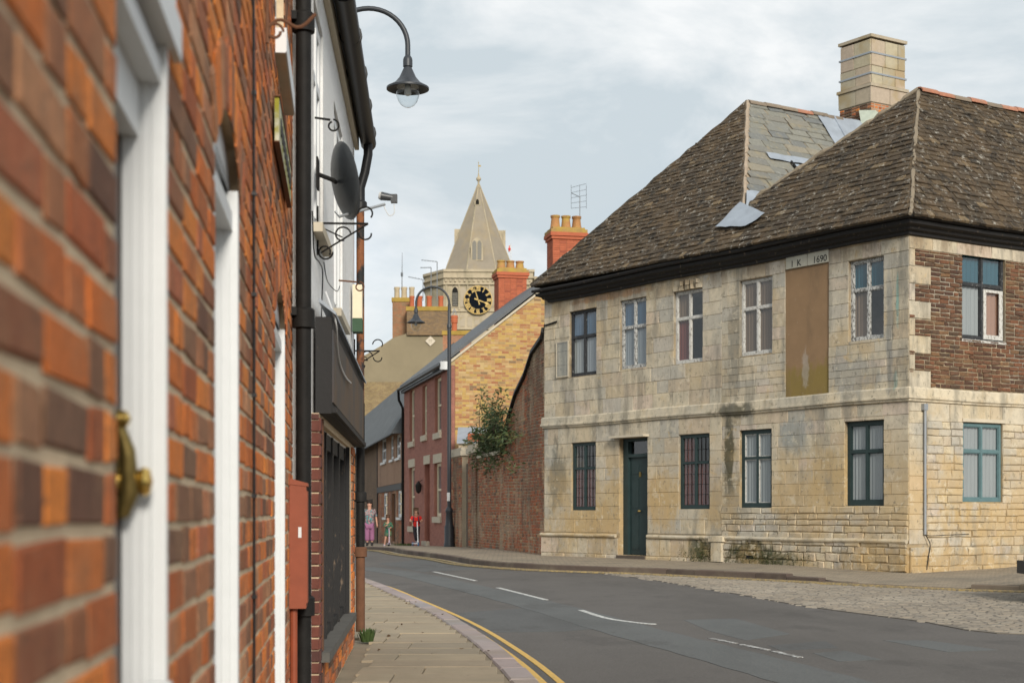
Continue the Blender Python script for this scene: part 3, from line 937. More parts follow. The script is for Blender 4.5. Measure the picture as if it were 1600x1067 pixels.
# arch bricks over the two far doorways
for o in (op2, op3):
    cs = (o[0] + o[1]) / 2; half = (o[1] - o[0]) / 2; rise = 0.13
    R_ = (half * half + rise * rise) / (2 * rise); zc = 2.02 - R_
    a0 = math.asin(min(1, half / R_)) * 1.12
    n = 13
    for i in range(n):
        a = -a0 + 2 * a0 * (i + 0.5) / n
        c = RW.P(cs + (R_ + 0.06) * math.sin(a), 0.006, zc + (R_ + 0.06) * math.cos(a))
        u = RW.u * math.cos(a) - RW.v * math.sin(a); v = RW.u * math.sin(a) + RW.v * math.cos(a)
        Fx = Frame(c, u, RW.n, v)
        pc.put(pick(vr), Fx, -0.028, 0.028, -0.075, 0.075, 0.215, 0.06, 0.0, w=3)
pc.finish(297)
# doorway 1: white frame, dark leaf, brass furniture
f = MB()
a, c = op1[0], op1[1]
f.fbox(RW, c - 0.010, c + 0.012, -0.018, 0.004, 0.1, 1.80)
for k, (q0, q1) in enumerate(((-0.032, -0.0185), (-0.046, -0.0325), (-0.060, -0.0465))): f.fbox(RW, c - 0.014 - 0.004 * k, c + 0.010, q0, q1, 0.1, 1.80)
f.fbox(RW, a + 0.002, c - 0.004, -0.13, -0.066 + 0.03, 1.66, 1.74)
f.fbox(RW, a + 0.002, c + 0.012, -0.12, -0.004, 1.742, 1.775)
f.fbox(RW, a - 0.10, c + 0.075, -0.11, 0.018, 1.80, 1.86)
f.fbox(RW, a - 0.09, c + 0.065, -0.11, 0.010, 1.862, 2.19)
fr = f.build('door_frame', M['white_paint'], terr)
f = MB(); f.fbox(RW, a + 0.003, c + 0.02, -0.10, -0.062, 0.12, 1.66)
dl = f.build('door', M['dark_door'], terr)
f = MB()
f.fbox(RW, RW.s(190, -0.06) - 0.03, RW.s(190, -0.06) + 0.02, -0.062, -0.054, 1.09, 1.25)
f.build('backplate', M['brass_dull'], dl)
f = MB()
sk = RW.s(212, -0.035)
Rm = Matrix((RW.u, RW.v, RW.n)).transposed()
f.lathe([(0.022, 0.0), (0.018, 0.008), (0.010, 0.014), (0.010, 0.024), (0.019, 0.030), (0.022, 0.038), (0.018, 0.046), (0.0, 0.050)], RW.P(sk, -0.060, 1.145), 18, R=Rm)
f.build('knob', M['brass'], dl, True)
f = MB(); f.lathe([(0.012, 0.0), (0.012, 0.012), (0.0, 0.018)], RW.P(sk - 0.03, -0.055, 1.235), 14, R=Rm); f.build('latch', M['brass'], dl, True)
f = MB()
f.tube([RW.P(sk - 0.022, -0.055, 1.225), RW.P(sk - 0.016, -0.045, 1.19), RW.P(sk - 0.012, -0.042, 1.13), RW.P(sk - 0.01, -0.052, 1.095)], [0.008, 0.012, 0.015, 0.009], 10)
f.build('knocker', M['brass_dull'], dl, True)
f = MB(); f.fbox(RW, c - 0.06, c - 0.035, -0.02, 0.016, 0.79, 0.85); f.build('bell_push', M['white_paint'], fr)
# doorways 2 and 3
for o in (op2, op3):
    f = MB(); a, c = o[0], o[1]
    f.fbox(RW, c - 0.05, c + 0.004, -0.12, 0.003, 0.1, 1.9)
    for k in range(3): f.fbox(RW, c - 0.062 - 0.012 * k, c - 0.0505 - 0.012 * k, -0.12, -0.016 - 0.02 * k, 0.1, 1.88)
    f.fbox(RW, a + 0.003, a + 0.05, -0.12, 0.0, 0.1, 1.9)
    f.fbox(RW, a + 0.05, c - 0.05, -0.12, -0.01, 1.80, 1.845)
    cs = (a + c) / 2; half = (c - a) / 2
    pts = [RW.P(a + 0.004, -0.02, 1.93)] + [RW.P(cs + half * math.sin(q), -0.02, 1.89 + 0.12 * math.cos(q)) for q in [x * 0.15 for x in range(-10, 11)]] + [RW.P(c - 0.004, -0.02, 1.93)]
    f.prism(pts, RW.n * -0.05)
    f.build('door_frame', M['white_paint'], terr)
    f = MB(); f.fbox(RW, a + 0.05, c - 0.055, -0.12, -0.085, 0.12, 1.79)
    d_ = f.build('door', M['white_paint'], terr)
    f = MB()
    for z in (0.35, 1.15): f.fbox(RW, a + 0.12, c - 0.13, -0.085, -0.078, z, z + 0.5)
    f.build('door_panel', M['white_paint'], d_)
# first floor window with its painted sill
window(terr, RW, opw[0], opw[1], opw[2], opw[3], M['white_paint'], rec=0.03, fw=0.07, inner=(M['grey_net'],) * 4)
f = MB(); f.fbox(RW, opw[0] - 0.03, opw[1] + 0.05, -0.03, 0.042, 2.835, 2.928); f.build('window_sill', M['stone_trim'], terr)
f = MB(); f.fbox(RW, opw[0] - 0.038, opw[0] - 0.0305, -0.01, 0.043, 2.836, 2.93); f.fbox(RW, opw[0] - 0.038, opw[1] + 0.05, 0.0425, 0.047, 2.84, 2.93); f.build('painted_sill_edge', M['white_paint'], terr)
# eaves gutter
f = MB(); f.tube([RW.P(-2, 0.09, 4.66), RW.P(s_end, 0.09, 4.66)], 0.055, 12); f.build('gutter', M['black_plastic'], terr, True)
# cable up the wall
f = MB()
sc = RW.s(387.5)
f.tube([RW.P(sc + 0.03 * math.sin(z * 1.7) * 0.4, 0.016, z) for z in [0.1 + 0.15 * i for i in range(31)]], 0.0045, 6)
for z in [0.3 + 0.28 * i for i in range(15)]: f.fbox(RW, sc - 0.01, sc + 0.01, 0.01, 0.024, z, z + 0.01)
f.build('cable', M['black_plastic'], terr)
# black soil pipe at the party wall
f = MB()
ps = RW.sy(7.22)
f.tube([RW.P(ps, 0.062, 0.1), RW.P(ps, 0.062, 4.7)], 0.038, 16)
for z in (0.64, 2.05, 3.5): pipe_collar(f, RW.P(ps, 0.062, z), 0.038, 0.10)
for z in (0.66, 2.08, 3.52): f.fbox(RW, ps - 0.06, ps + 0.06, 0.0, 0.03, z - 0.02, z + 0.02)
tag(f.build('drainpipe', M['black_iron'], None, True), 'thick black iron pipe between orange brick wall and white roughcast house', 'drainpipe')
# meter box on brick wall with conduit below
mb_ = thing('meter_box', 'rust red meter box on orange brick wall beside the black pipe', 'utility box', RW.P(RW.s(455), 0, 0.6))
f = MB(); m0 = RW.sy(6.95)
f.fbox(RW, m0, m0 + 0.20, 0.002, 0.082, 0.645, 1.235)
f.prism([RW.P(m0 - 0.004, 0.0, 1.232), RW.P(m0 - 0.004, 0.09, 1.222), RW.P(m0 - 0.004, 0.09, 1.237), RW.P(m0 - 0.004, 0.0, 1.262)], RW.u * 0.21)
f.build('casing', M['meter_red'], mb_)
f = MB(); f.fbox(RW, m0 + 0.01, m0 + 0.19, 0.082, 0.088, 0.67, 1.20); f.build('door', M['meter_red'], mb_)
f = MB(); f.fbox(RW, m0 - 0.002, m0 + 0.0, 0.045, 0.06, 0.98, 1.03); f.build('sticker', M['white_paint'], mb_)
f = MB(); f.tube([RW.P(m0 + 0.05, 0.022, 0.1), RW.P(m0 + 0.05, 0.022, 0.645)], 0.018, 10); f.build('conduit', M['meter_red'], mb_)
# street name plate, mossy and unreadable
sg = thing('wall_sign', 'mossy yellow green sign with black marks under the white sill', 'sign', RW.P(RW.s(433), 0, 2.5))
s0, s1 = RW.s(423), RW.s(444)
f = MB(); f.fbox(RW, s0, s1, 0.014, 0.03, 2.44, 2.60); f.build('plate', M['plaque'], sg)
f = MB(); f.fbox(RW, s0 - 0.01, s1 + 0.01, 0.012, 0.034, 2.60, 2.606); f.fbox(RW, s0 - 0.01, s1 + 0.01, 0.012, 0.032, 2.436, 2.44); f.build('rim', M['rust'], sg)
n = 9
for i in range(n):
    x = s0 + (s1 - s0) * (i + 1.2) / (n + 1.5)
    f = MB(); f.fbox(RW, x - 0.025, x + 0.025, 0.0305, 0.034, 2.49, 2.55); f.build('mark', M['black'], sg)
# wrought iron hook high on the brick wall
f = MB(); hs = RW.sy(4.9)
f.tube([RW.P(hs, 0.008, 2.95), RW.P(hs, 0.008, 2.66)], 0.008, 6)
pts = [RW.P(hs, 0.01 + 0.16 * i / 10, 2.71 + 0.04 * i / 10 + 0.02 * math.sin(i * 0.7)) for i in range(11)]
f.tube(pts, 0.006, 6)
scroll(f, RW, hs, 0.035, 2.70, 0.028, 1.0, 0.005)
tag(f.build('iron_bracket', M['rust'], None, True), 'rusty hooked iron bracket high on the orange brick wall', 'bracket')

# ================================================================== WHITE ROUGHCAST HOUSE WITH THE BLACK SHOPFRONT
WH = Wall(-0.602 - 0.055 * 7.42, 7.42, -0.055, 1, 1)
SH = Wall(-0.525 - 0.0605 * 7.42, 7.42, -0.0605, 1, 1)
wh = thing('white_house', 'white roughcast house with black shopfront and guttering', 'house', (-1.4, 9, 0))
EV = 4.05
def sw(D): return WH.sy(D)
wA = (sw(7.55), sw(8.2), 2.58, 3.75); wB = (sw(9.12), sw(10.0), 2.36, 3.65); wC = (sw(10.3), sw(10.75), 2.4, 3.6)
Lw = sw(11.55)
w = MB()
w.wall(WH, 0, Lw, 1.55, EV, [wA, wB], 0.28)
w.box((-3.4, 7.56, 2.1), (4.2, 0.24, 4.05)); w.box((-3.45, 11.42, 2.1), (4.0, 0.24, 4.05)); w.box((-5.5, 9.5, 2.1), (0.25, 3.6, 4.05))
# thin near return over the brick wall
w.fbox(WH, -0.03, 0.0, -0.25, 0.0, 0.1, EV)
w.build('roughcast_wall', M['roughcast'], wh)
b = MB(); b.box((-3.3, 9.5, 1.53), (3.8, 3.6, 0.05)); b.build('upper_floor', M['inner'], wh)
window(wh, WH, wA[0], wA[1], wA[2], wA[3], M['white_paint'], rec=0.015, fw=0.07, inner=(M['grey_net'],) * 4, split=0.3)
window(wh, WH, wB[0], wB[1], wB[2], wB[3], M['white_paint'], rec=0.015, fw=0.07, inner=(M['grey_net'],) * 4, split=0.3)
for o in (wA, wB):
    f = MB(); f.fbox(WH, o[0] - 0.05, o[1] + 0.05, -0.02, 0.05, o[2] - 0.05, o[2] - 0.002)
    f.build('window_sill', M['stone_trim'], wh)
b = MB()
e0, e1 = WH.P(-0.05, 0.14, EV + 0.05), WH.P(Lw + 0.1, 0.14, EV + 0.05)
b.prism([e0, e1, Vector((-3.5, 11.8, 6.1)), Vector((-3.4, 7.4, 6.1))], (0, 0, 0.09))
b.prism([Vector((-5.9, 7.4, EV)), Vector((-5.9, 11.8, EV)), Vector((-3.5, 11.8, 6.1)), Vector((-3.4, 7.4, 6.1))], (0, 0, 0.09))
b.build('roof', M['slate'], wh)
f = MB(); f.fbox(WH, -0.02, Lw + 0.05, 0.002, 0.035, EV - 0.10, EV + 0.02); f.build('fascia_board', M['stone_trim'], wh)
f = MB(); f.tube([WH.P(-0.1, 0.105, EV + 0.0), WH.P(Lw + 0.12, 0.105, EV - 0.03)], 0.062, 14)
for i in range(6):
    s = 0.1 + i * 0.78
    f.tube([WH.P(s, 0.105, EV - 0.003), WH.P(s + 0.05, 0.105, EV - 0.004)], 0.071, 14)
f.build('gutter', M['black_plastic'], wh, True)
f = MB()   # downpipe at the far end with its swan neck
q = Lw - 0.06
f.tube([WH.P(q, 0.11, EV - 0.04), WH.P(q, 0.11, EV - 0.16), WH.P(q, 0.085, EV - 0.30), WH.P(q, 0.05, EV - 0.42), WH.P(q, 0.05, EV - 0.55)], 0.036, 12)
pipe_collar(f, WH.P(q, 0.05, EV - 0.56), 0.036, 0.07)
f.build('swan_neck', M['black_plastic'], wh, True)
f = MB(); f.tube([WH.P(q, 0.05, EV - 0.56), WH.P(q, 0.05, 1.95)], 0.031, 12); f.build('downpipe', M['rusty_iron'], wh, True)
f = MB(); f.tube([WH.P(q, 0.05, 1.95), WH.P(q, 0.05, 0.80)], 0.034, 12)
pipe_collar(f, WH.P(q, 0.05, 1.22), 0.034, 0.08); f.build('downpipe', M['black_iron'], wh, True)
f = MB(); f.tube([WH.P(q, 0.05, 0.80), WH.P(q, 0.05, 0.17)], 0.036, 12); pipe_collar(f, WH.P(q, 0.05, 0.79), 0.036, 0.08); f.build('downpipe', M['rust'], wh, True)
# shopfront
shop = MB()
so = (0.22, 3.0, 0.384, 1.56)
shop.wall(SH, 0.0, 3.75, 0.05, 1.60, [so], 0.26)
sh_w = shop.build('shop_wall', M['mortar_buff'], wh)
vp = piece_variants('pier_brick', M['brick_pier'], 0.215, 0.05, 0.010, 16, bevel=0.004, rough=0.002)
vo = piece_variants('shop_brick', M['brick_orange'], 0.215, 0.055, 0.010, 16, bevel=0.004, rough=0.003)
pc = Pieces('brick', 'brickwork_beyond', M['brick_pier'], sh_w)
Fp = Wall(SH.P(0, -0.2, 0).x, SH.P(0, -0.2, 0).y, 1, 0, 1)
Fp.o = SH.P(0, -0.12, 0) + Vector((0, -0.003, 0)); Fp.u = SH.n.copy(); Fp.n = -SH.u.copy()
masonry(pc, Fp, vp, 0.215, 0.05, 0.0, 0.125, 0.1, 1.6, 0.061, [0.14, 0.14], (), 0.008)
masonry(pc, SH, vp, 0.215, 0.05, 0.0, 0.14, 0.1, 1.58, 0.061, [0.14], (), 0.008)
masonry(pc, SH, vo, 0.215, 0.055, 0.14, 3.75, 0.1, 0.33, 0.066, [0.225, 0.113], (), 0.01)
masonry(pc, SH, vo, 0.215, 0.055, 3.3, 3.75, 0.33, 1.58, 0.066, [0.225, 0.113], (), 0.01)
pc.finish(296)
f = MB(); f.fbox(SH, 0.08, 3.1, -0.27, 0.05, 0.335, 0.386); f.build('shop_sill', plain('worn_sill', (0.10, 0.095, 0.085), 0.8, amt=0.4), wh)
f = MB()
for a, c in ((so[0], so[0] + 0.05), (so[0] + 0.66, so[0] + 0.74), (so[0] + 1.25, so[0] + 1.34), (so[0] + 1.95, so[0] + 2.03), (so[1] - 0.07, so[1])):
    f.fbox(SH, a, c, -0.13, -0.02, 0.387, 1.55)
f.fbox(SH, so[1] - 0.02, so[1] - 0.002, -0.2, 0.006, 0.387, 1.558); f.fbox(SH, so[0] + 0.002, so[0] + 0.02, -0.2, 0.006, 0.387, 1.558); f.fbox(SH, so[0] + 0.02, so[1] - 0.02, -0.12, -0.03, 0.388, 0.44); f.fbox(SH, so[0], so[1], -0.12, -0.03, 1.46, 1.553)
sf = f.build('shop_window', M['black_wood'], wh)
for a, c in ((so[0] + 0.05, so[0] + 0.66), (so[0] + 0.74, so[0] + 1.25), (so[0] + 1.34, so[0] + 1.95), (so[0] + 2.03, so[1] - 0.07)):
    f = MB(); f.poly([SH.P(a, -0.08, 0.44), SH.P(c, -0.08, 0.44), SH.P(c, -0.08, 1.46), SH.P(a, -0.08, 1.46)]); f.build('pane', M['glass'], sf)
f = MB(); f.fbox(SH, 0.15, 0.215, -0.02, 0.012, 0.1, 1.58); f.build('timber_post', M['rust'], wh)
f = MB()
f.fbox(SH, 0.04, 3.98, -0.02, 0.062, 1.60, 2.09)
fa = f.build('sign_box', M['black_wood'], wh)
f = MB(); f.fbox(SH, 0.09, 3.93, 0.062, 0.068, 1.66, 2.03); f.build('sign_panel', M['fascia'], fa)
f = MB(); f.prism([SH.P(0.0, 0.0, 2.16), SH.P(0.0, 0.085, 2.095), SH.P(0.0, 0.085, 2.11), SH.P(0.0, 0.0, 2.18)], SH.u * 4.02); f.build('lead_flashing', M['lead'], fa)
f = MB(); f.fbox(SH, 0.05, 3.97, 0.0625, 0.085, 1.605, 1.635); f.build('sign_moulding', M['black_wood'], fa)
# cables hanging on the white wall
def dangling(pts, r=0.004, mat='black_plastic', label=None, cat='cable'):
    f = MB(); f.tube(curve([Vector(p) for p in pts], 8), r, 6)
    return tag(f.build('cable', M[mat], None, True), label, cat)
def WP(px, py, d=0.02):
    s = WH.s(px, d); return WH.P(s, d, WH.z(px, py, d))
dangling([WP(488, 330, 0.02), WP(491, 395, 0.02), WP(499, 410, 0.03), WP(504, 425, 0.03), WP(503, 470, .02), WP(500, 560, .02), WP(496, 640, 0.02)], 0.0035, 'black_plastic', 'thin dark cable running down white wall from the scroll bracket')
dangling([WP(506, 410, 0.03), WP(512, 440, 0.03), WP(526, 455, 0.02), WP(531, 447, 0.02)], 0.0028, 'black_plastic', 'short dark cable looping between two brackets on white wall')
dangling([SH.P(0.06, 0.03, 2.22), SH.P(0.08, 0.08, 2.07), SH.P(0.3, 0.076, 1.97), SH.P(0.6, 0.075, 1.90), SH.P(1.1, 0.078, 1.88), SH.P(1.7, 0.078, 1.90)], 0.005, 'white_paint', 'loose white cable draped over black shop sign')
# iron brackets on white wall
def bracket(D, z, length, kind, label, mat='black_iron'):
    f = MB(); s = sw(D)
    P = lambda d, dz: WH.P(s, d, z + dz)
    if kind == 'hook':
        f.tube([P(0.0, 0.01), P(length - 0.05, 0)], 0.006, 6)
        scroll(f, WH, s, length - 0.035, z - 0.03, 0.032, 0.95, 0.005, math.pi / 2, -1)
    else:
        f.tube([P(0.005, 0.09), P(0.005, -length * 0.62)], 0.006, 6)
        f.tube([P(0, 0), P(length, 0)], 0.006, 6)
        f.tube([P(0.02, -length * 0.58), P(length, 0)], 0.005, 6)
        scroll(f, WH, s, 0.045, z - length * 0.56, 0.04, 1.1, 0.005, 0, -1)
        scroll(f, WH, s, length - 0.01, z + 0.05, 0.045, 0.6, 0.005, math.pi, -1)
        scroll(f, WH, s, length * 0.5, z - length * 0.22, 0.045, 0.8, 0.005, 0, 1)
        scroll(f, WH, s, length - 0.01, z - 0.05, 0.04, 0.5, 0.005, math.pi, 1)
        f.tube([P(0.02, -0.02), P(length * 0.5, -length * 0.27)], 0.004, 6)
    return tag(f.build('iron_bracket', M[mat], None, True), label, 'bracket')
bracket(7.62, 3.13, 0.13, 'hook', 'thin black hook above the satellite dish on white wall')
bracket(7.75, 2.62, 0.27, 'scroll', 'black scrollwork bracket below the satellite dish')
bracket(9.6, 2.60, 0.17, 'hook', 'small rusty hook bracket just above white and green sign', 'rust')
bracket(11.5, 2.36, 0.20, 'scroll', 'small black scrollwork bracket behind the shop downpipe')
# projecting sign, half white half green
ps = thing('projecting_sign', 'small white and green projecting sign on the shop wall', 'sign', WH.P(sw(10.9), 0.1, 2.6))
f = MB(); s = sw(11.0); f.fbox(WH, s, s + 0.16, 0.015, 0.085, 2.55, 2.80); f.build('white_panel', M['cream_paint'], ps)
f = MB(); f.fbox(WH, s, s + 0.16, 0.013, 0.087, 2.45, 2.549); f.build('green_panel', plain('green_sign', (0.03, 0.07, 0.035), 0.6), ps)
# satellite dish
sd = thing('satellite_dish', 'dark grey satellite dish with its arm on white wall', 'satellite dish', WH.P(sw(7.95), 0, 2.85))
dc = WH.P(sw(8.02), 0.10, 2.90)
dn = Vector((0.88, 0.39, 0.20)).normalized()
Rd = dn.to_track_quat('Z', 'Y').to_matrix()
f = MB()
prof = [(0.0, 0.0), (0.07, 0.004), (0.13, 0.014), (0.18, 0.028), (0.205, 0.040), (0.212, 0.040), (0.208, 0.032), (0.18, 0.018), (0.13, 0.004), (0.07, -0.006), (0.0, -0.01)]
f.lathe(prof, dc, 32, R=Rd)
f.build('dish', M['grey_dish'], sd, True)
f = MB()
base = dc + Rd @ Vector((0, -0.17, 0.0)) if False else dc + Vector((0.0, 0.0, -0.19))
tip = dc + dn * 0.27 + Vector((0, 0, -0.155))
f.tube([dc + Vector((-0.02, 0, -0.16)), base, tip], 0.008, 8); f.build('arm', M['galv'], sd)
f = MB(); f.tube([tip + Vector((0.045, 0.0, 0.035)), tip + Vector((-0.02, 0, 0.045))], [0.018, 0.024], 12); f.box(tuple(tip + Vector((0.05, 0, 0.03))), (0.035, 0.035, 0.045)); f.build('receiver', M['grey_dish'], sd, True)
f = MB(); f.tube([tip + Vector((-0.022, 0, 0.046)), tip + Vector((-0.034, 0, 0.048))], [0.024, 0.018], 12); f.build('receiver_cap', M['white_paint'], sd, True)
f = MB(); f.tube([WH.P(sw(7.75), 0.0, 2.88), WH.P(sw(7.8), 0.08, 2.86), dc - dn * 0.02], 0.012, 8); f.fbox(WH, sw(7.70), sw(7.80), 0.0, 0.01, 2.80, 2.96); f.build('mount', M['black_iron'], sd)
f = MB(); f.tube(curve([tip + Vector((0.05, 0, 0.0)), tip + Vector((0.05, 0, -0.05)), tip + Vector((0.02, 0, -0.06)), tip + Vector((-0.01, 0, 0.0))], 6), 0.003, 6); f.build('lead', M['white_paint'], sd)
# weed at the foot of the downpipe
def tuft(name, c, r, h, n, mat, label, cat='weed', seed=1):
    g = random.Random(seed); f = MB()
    for i in range(n):
        a = g.uniform(0, 6.28); q = r * math.sqrt(g.random()); l = h * g.uniform(0.5, 1)
        x, y = c[0] + q * math.cos(a), c[1] + q * math.sin(a)
        lean = Vector((math.cos(a), math.sin(a), 0)) * g.uniform(0.1, 0.5) * l
        s = Vector((-math.sin(a), math.cos(a), 0)) * l * 0.10
        p = Vector((x, y, c[2]))
        f._add([p - s * 0.4, p + s * 0.4, p + lean * 0.5 + Vector((0, 0, l * 0.6)) + s, p + lean + Vector((0, 0, l)), p + lean * 0.5 + Vector((0, 0, l * 0.6)) - s], [(0, 1, 2, 3, 4)])
    return tag(f.build(name, mat), label, cat)
M['leaf'] = plain('weed_leaf', (0.045, 0.075, 0.02), 0.7, amt=0.4, scale=30, bs=0)
wp_ = WH.P(q, 0.10, 0.10)
tuft('weed', (wp_.x + 0.01, wp_.y - 0.12, 0.1), 0.055, 0.11, 120, M['leaf'], 'green weed growing at foot of the rusty downpipe')
# ================================================================== THE OLD STONE HOUSE ON THE CORNER
CO = Vector((6.74, 25.0, 0))
uA, uB = Vector((-0.583, 0.813, 0)).normalized(), Vector((0.8555, 0.518, 0)).normalized()
A = Wall(CO.x, CO.y, uA.x, uA.y, -1)
B = Wall(CO.x, CO.y, uB.x, uB.y, 1)
LA, LB = 10.3, 10.5
def W(s, t, z): return Vector((CO.x + s * uA.x + t * uB.x, CO.y + s * uA.y + t * uB.y, z))
sh_ = thing('stone_house', 'old two storey stone house on the corner with sagging dark stone slate roof', 'house', tuple(W(5, 4, 0)))
G0 = 0.12
def oA(x0, x1, y0, y1):
    xm = (x0 + x1) / 2
    return (A.s(x1), A.s(x0), A.z(xm, y1), A.z(xm, y0))
def oB(x0, x1, y0, y1):
    xm = (x0 + x1) / 2
    return (B.s(x0), B.s(x1), B.z(xm, y1), B.z(xm, y0))
U1, U2, U3, U4 = oA(890, 932, 484, 587), oA(969, 1010, 467, 575), oA(1053, 1098, 453, 567), oA(1156, 1207, 435, 554)
UP, U6 = oA(1227, 1295, 416, 622), oA(1326, 1381, 404, 531)
UP = (UP[0], UP[1], 3.23, UP[3])
L1, LD, L2 = oA(893, 931, 691, 797), oA(968, 1012, 684, 866), oA(1061, 1109, 678, 795)
L3, L4 = oA(1156, 1206, 671, 793), oA(1320, 1381, 657, 790)
LD = (LD[0], LD[1], 0.20, LD[3])
BU, BL = oB(1503, 1571, 393, 532), oB(1504, 1566, 661, 784)
BU2 = (BU[1] + 2.2, BU[1] + 3.1, BU[2], BU[3]); BL2 = (BL[1] + 2.2, BL[1] + 3.1, BL[2], BL[3])
opsA = [U1, U2, U3, U4, UP, U6, L1, LD, L2, L3, L4]
opsB = [BU, BL, BU2, BL2]
def ex_stone(t, c):
    zr_ = math.atan2(uA.y, uA.x); zb = math.atan2(uB.y, uB.x)
    # weathering: grey lichen film, ochre where the face has come off
    c = t.mix(c, (0.35, 0.34, 0.30), t.math('MULTIPLY', t.mask(t.noise(0.8, 6, 0.62), 0.42, 0.66), 0.55))
    c = t.mix(c, (0.47, 0.35, 0.19), t.math('MULTIPLY', t.mask(t.noise(1.3, 6, 0.6, dist=0.4), 0.52, 0.70), 0.45))
    c = t.mix(c, (0.10, 0.095, 0.08), t.math('MULTIPLY', t.mask(t.noise(5.5, 7, 0.75, stretch=(1, 1, 0.45)), 0.57, 0.74), 0.6))
    c = t.mix(c, (0.30, 0.305, 0.29), t.math('MULTIPLY', t.mask(t.tone(1), 0.70, 0.95), 0.38))
    c = t.mix(c, (0.44, 0.32, 0.17), t.math('MULTIPLY', t.mask(t.tone(1), 0.20, 0.06), 0.4))
    P = A.P
    for s, z, r, col, k, rot in (
        (A.s(1140), 2.2, (0.20, 0.6, 1.15), (0.055, 0.05, 0.025), 0.92, zr_), (A.s(1150), 3.05, (0.7, 0.5, 0.16), (0.07, 0.065, 0.04), 0.85, zr_), (A.s(1150), 4.3, (0.30, 0.5, 1.3), (0.20, 0.18, 0.14), 0.6, zr_),
        (A.s(1150), 1.3, (0.5, 0.5, 0.7), (0.15, 0.145, 0.12), 0.5, zr_),
        (A.s(1095), 0.36, (0.55, 0.5, 0.26), (0.035, 0.045, 0.014), 0.95, zr_), (A.s(1175), 0.34, (0.75, 0.5, 0.30), (0.025, 0.03, 0.012), 0.95, zr_), (A.s(1225), 0.2, (0.9, 0.5, 0.22), (0.05, 0.055, 0.02), 0.8, zr_),
        (A.s(872), 1.9, (0.42, 0.5, 0.9), (0.10, 0.10, 0.08), 0.75, zr_),
        (A.s(1035), 1.35, (0.6, 0.5, 0.7), (0.45, 0.31, 0.14), 0.7, zr_), (A.s(950), 1.3, (0.9, 0.5, 0.6), (0.45, 0.33, 0.17), 0.6, zr_), (A.s(930), 0.9, (1.6, 0.5, 0.5), (0.45, 0.31, 0.14), 0.65, zr_),
        (A.s(1300), 1.7, (0.8, 0.5, 0.8), (0.44, 0.31, 0.14), 0.6, zr_), (A.s(1385), 0.25, (1.2, 0.5, 0.35), (0.36, 0.25, 0.12), 0.7, zr_),
        (A.s(1240), 2.5, (0.5, 0.5, 0.45), (0.24, 0.27, 0.27), 0.7, zr_), (A.s(1390), 4.2, (0.10, 0.3, 1.2), (0.22, 0.23, 0.23), 0.6, zr_), (A.s(1403), 4.75, (0.045, 0.3, 0.55), (0.20, 0.42, 0.38), 0.8, zr_), (A.s(1400), 3.35, (0.05, 0.3, 0.2), (0.20, 0.42, 0.38), 0.6, zr_),
        (A.s(950), 5.72, (1.7, 0.6, 0.10), (0.34, 0.17, 0.07), 0.7, zr_), (A.s(1330), 3.5, (0.8, 0.5, 0.5), (0.27, 0.265, 0.24), 0.6, zr_)):
        c = t.mix(c, col, t.math('MULTIPLY', t.blob(P(s, 0, z), r, rot), k))
    for s, z, r, col, k in ((1.2, 0.2, (1.6, 0.5, 0.4), (0.42, 0.28, 0.12), 0.7), (2.4, 0.9, (2.2, 0.5, 0.4), (0.42, 0.28, 0.11), 0.5), (1.2, 1.5, (0.7, 0.5, 0.7), (0.44, 0.30, 0.12), 0.5)):
        c = t.mix(c, col, t.math('MULTIPLY', t.blob(B.P(s, 0, z), r, zb), k))
    c = t.mix(c, (0.20, 0.19, 0.16), t.math('MULTIPLY', t.mask(t.noise(2.0, 8, 0.72, stretch=(1, 1, 0.28)), 0.49, 0.68), 0.68))
    c = t.mix(c, (0.50, 0.36, 0.18), t.math('MULTIPLY', t.mask(t.noise(2.8, 7, 0.7, dist=0.6), 0.60, 0.68), 0.5))
    sep0 = t.n.new('ShaderNodeSeparateXYZ'); t.l.new(t.geo, sep0.inputs[0])
    low = t.math('MULTIPLY', t.mask(sep0.outputs[2], 2.9, 1.6), t.mask(t.noise(1.0, 6, 0.65), 0.38, 0.62))
    c = t.mix(c, (0.46, 0.32, 0.15), t.math('MULTIPLY', low, 0.6))
    c = t.mix(c, (0.115, 0.105, 0.085), t.math('MULTIPLY', t.mask(t.noise(13, 9, 0.8, stretch=(1, 1, 0.7)), 0.565, 0.60), 0.6))
    c = t.mix(c, (0.60, 0.53, 0.40), t.math('MULTIPLY', t.mask(t.noise(4.5, 8, 0.75), 0.57, 0.60), 0.45))
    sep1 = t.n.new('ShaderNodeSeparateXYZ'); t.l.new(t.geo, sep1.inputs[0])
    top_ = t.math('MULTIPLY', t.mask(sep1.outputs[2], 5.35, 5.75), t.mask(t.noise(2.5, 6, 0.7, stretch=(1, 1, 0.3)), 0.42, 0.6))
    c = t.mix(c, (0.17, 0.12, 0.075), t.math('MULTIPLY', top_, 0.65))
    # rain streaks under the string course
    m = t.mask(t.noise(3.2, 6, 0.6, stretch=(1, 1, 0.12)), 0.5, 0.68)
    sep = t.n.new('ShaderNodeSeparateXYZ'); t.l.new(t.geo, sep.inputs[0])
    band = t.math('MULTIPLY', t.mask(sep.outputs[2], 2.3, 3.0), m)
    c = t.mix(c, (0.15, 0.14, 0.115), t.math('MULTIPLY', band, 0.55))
    return c
ST = [(0, (0.50, 0.43, 0.32)), (0.16, (0.54, 0.46, 0.335)), (0.34, (0.49, 0.43, 0.335)), (0.5, (0.56, 0.485, 0.36)), (0.64, (0.53, 0.44, 0.295)), (0.78, (0.46, 0.415, 0.345)), (0.88, (0.55, 0.445, 0.35)), (1, (0.48, 0.39, 0.26))]
